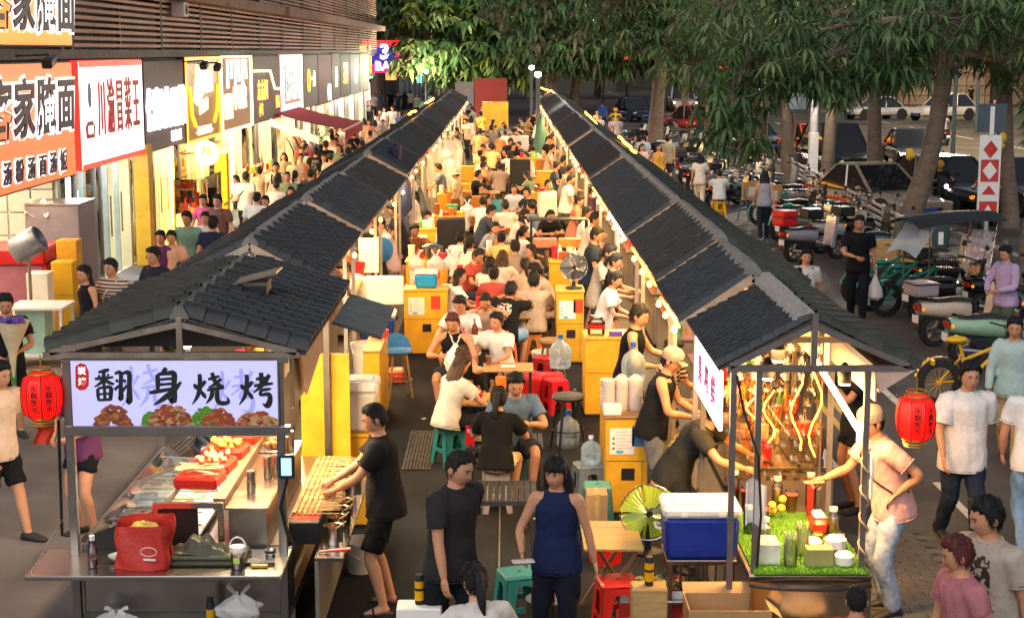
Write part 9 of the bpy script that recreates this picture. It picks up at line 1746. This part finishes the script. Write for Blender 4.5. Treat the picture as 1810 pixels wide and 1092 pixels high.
seated man in navy top left of the paper menu table;-0.50;33.30;100;sit2;mTS;#3a4250;#2c2e36;s;1.70;;
seated woman in slate blue top right of the paper menu table;0.60;34.60;-120;sit;fTS;#5a6a7c;#2c2e36;p;1.62;;
seated woman in pale grey top behind the paper menu table;-0.55;35.60;170;sit;fTS;#c8ccd0;#2c2e36;b;1.62;;
stall vendor in charcoal top under the third left roof gap;-1.95;29.50;-80;work;mTP;#2a2c34;#2c2e36;s;1.70;;
stall vendor in white top beside the navy curtain;-1.92;33.60;-80;work2;fTP;#d8d2c8;#2c2e36;p;1.60;;
stall vendor in blush top beside the metal rack;1.40;27.90;80;work;mTP;#c8b0a8;#2c2e36;s;1.70;;
stall vendor in chalk white top behind the metal rack;1.42;29.80;80;work2;fTP;#e0dcd4;#2c2e36;l;1.60;;
stall vendor in stone top past the black chair;1.42;39.80;80;work;mTP;#a89888;#2c2e36;s;1.70;;
seated woman in brick red top seen from behind mid table;-0.20;23.90;175;sit;fTS;#a84a40;#2c2e36;b;1.62;;
seated man in mud brown top seen from behind near the rack;0.15;26.90;180;sit2;mTS;#88786a;#2c2e36;s;1.70;;""".split(chr(10))
for row in ROWS:
 f=row.split(';');kw=eval('dict(%s)'%f[11]);pp=P(f[0],float(f[1]),float(f[2]),float(f[3]),f[4],f[5],f[6],f[7],f[8],height=float(f[9]),**kw)
 for n_ in f[10].split(','):
  if n_:WHO[n_]=pp
# ------------------------------------------------------------------ things people carry
def at_hand(key,k):
 t,g,s=WHO[key];w_,d=g['wrists'][k];rz=t.rotation_euler.z;p=Matrix.Rotation(rz,4,'Z')@(Vector(w_+d*.09)*s);return t.location+p,rz
p,rz=at_hand('bouquet','L');t=thing('flower_bouquet','bouquet of purple flowers in cream paper held by the young man','bouquet',p,rz)
MB().tube([(0,0,-.25),(0,-.02,.05),(.02,-.04,.42)],[.012,.05,.19],14,cap=False).build('paper_wrap',mat('cream_wrap',(.62,.5,.32),.7),t)
for i in range(9):MB().ball((rnd.uniform(-.12,.12),-.04+rnd.uniform(-.1,.1),.38+rnd.uniform(0,.08)),(.035,.035,.05),8,6).build('flower',mat('violet_petal',(.10,.04,.30),.6,var=.3),t)
for i in range(6):MB().tube([(rnd.uniform(-.02,.02),0,-.4),(rnd.uniform(-.08,.08),-.03,.34)],.006,5).build('stem',mat('stem_green',(.10,.22,.05),.6),t)
for key,k,lab,fill in(('bag1','L','clear plastic bag with yellow fruit carried by the man in black polo',1),('bag2','R','small clear bag in the hand of the woman in grey tank top',0)):
 p,rz=at_hand(key,k);t=thing('carrier_bag',lab,'bag',p,rz);MB().tube([(0,0,.02),(0,0,-.12),(0,0,-.25),(0,0,-.38),(0,0,-.43)],[.015,.06,.12,.14,.08],14).build('bag',BAGP,t)
 if fill:MB().ball((0,-.03,-.33),(.07,.06,.06),10,6).build('contents',mat('mango_yellow',(.7,.42,.05),.5),t)
p,rz=at_hand('hphone','R');one(MB().box(-.08,.08,-.04,.04,-.005,.005,.004),'mobile_phone',mat('phone_white',(.5,.47,.46),.3),'pale phone in the hand of the woman in navy blouse','phone',p+Vector((0,-.02,.02)),rz+.4)
# backpack straps, shoulder strap
t,g,s=WHO['pack'];pel,d2,sp=g['sp']
for sg in(-1,1):
 pts=[]
 for h,yo in((.49,.10),(.50,-.06),(.40,-.155),(.25,-.15),(.15,-.10)):c,x,y=sp(h);pts.append(tuple(c+x*sg*.10-y*0+np.array([0,yo,0])))
 MB().tube(pts,.02,6,flat=.4).build('backpack_strap',cloth('#18191c'),t)
c,x,y=sp(.32);MB().box(-.15,.15,.13,.27,c[2]-.2,c[2]+.2,.05).build('backpack',cloth('#1c1d20'),t)
t,g,s=WHO['strap'];pel,d2,sp=g['sp'];pts=[]
for h,xo,yo in((.10,.17,.06),(.25,.08,.15),(.40,-.04,.165),(.50,-.11,.05),(.49,-.12,-.05),(.36,-.05,-.165),(.18,.08,-.16),(.10,.17,-.06)):c,x,y=sp(h);pts.append(tuple(c+x*xo+np.array([0,yo,0])))
MB().tube(pts,.018,6,flat=.4).build('shoulder_strap',cloth('#1b1b1d'),t)
p,rz=at_hand('strap','R');one(MB().box(-.038,.038,-.08,.08,-.005,.005,.004),'mobile_phone',mat('phone_back',(.3,.22,.14),.3),'phone in the hand of the man in pink t-shirt','phone',p+Vector((0,0,.01)),rz)
bpy.data.objects.remove(_rt);bpy.data.scenes.remove(S2)
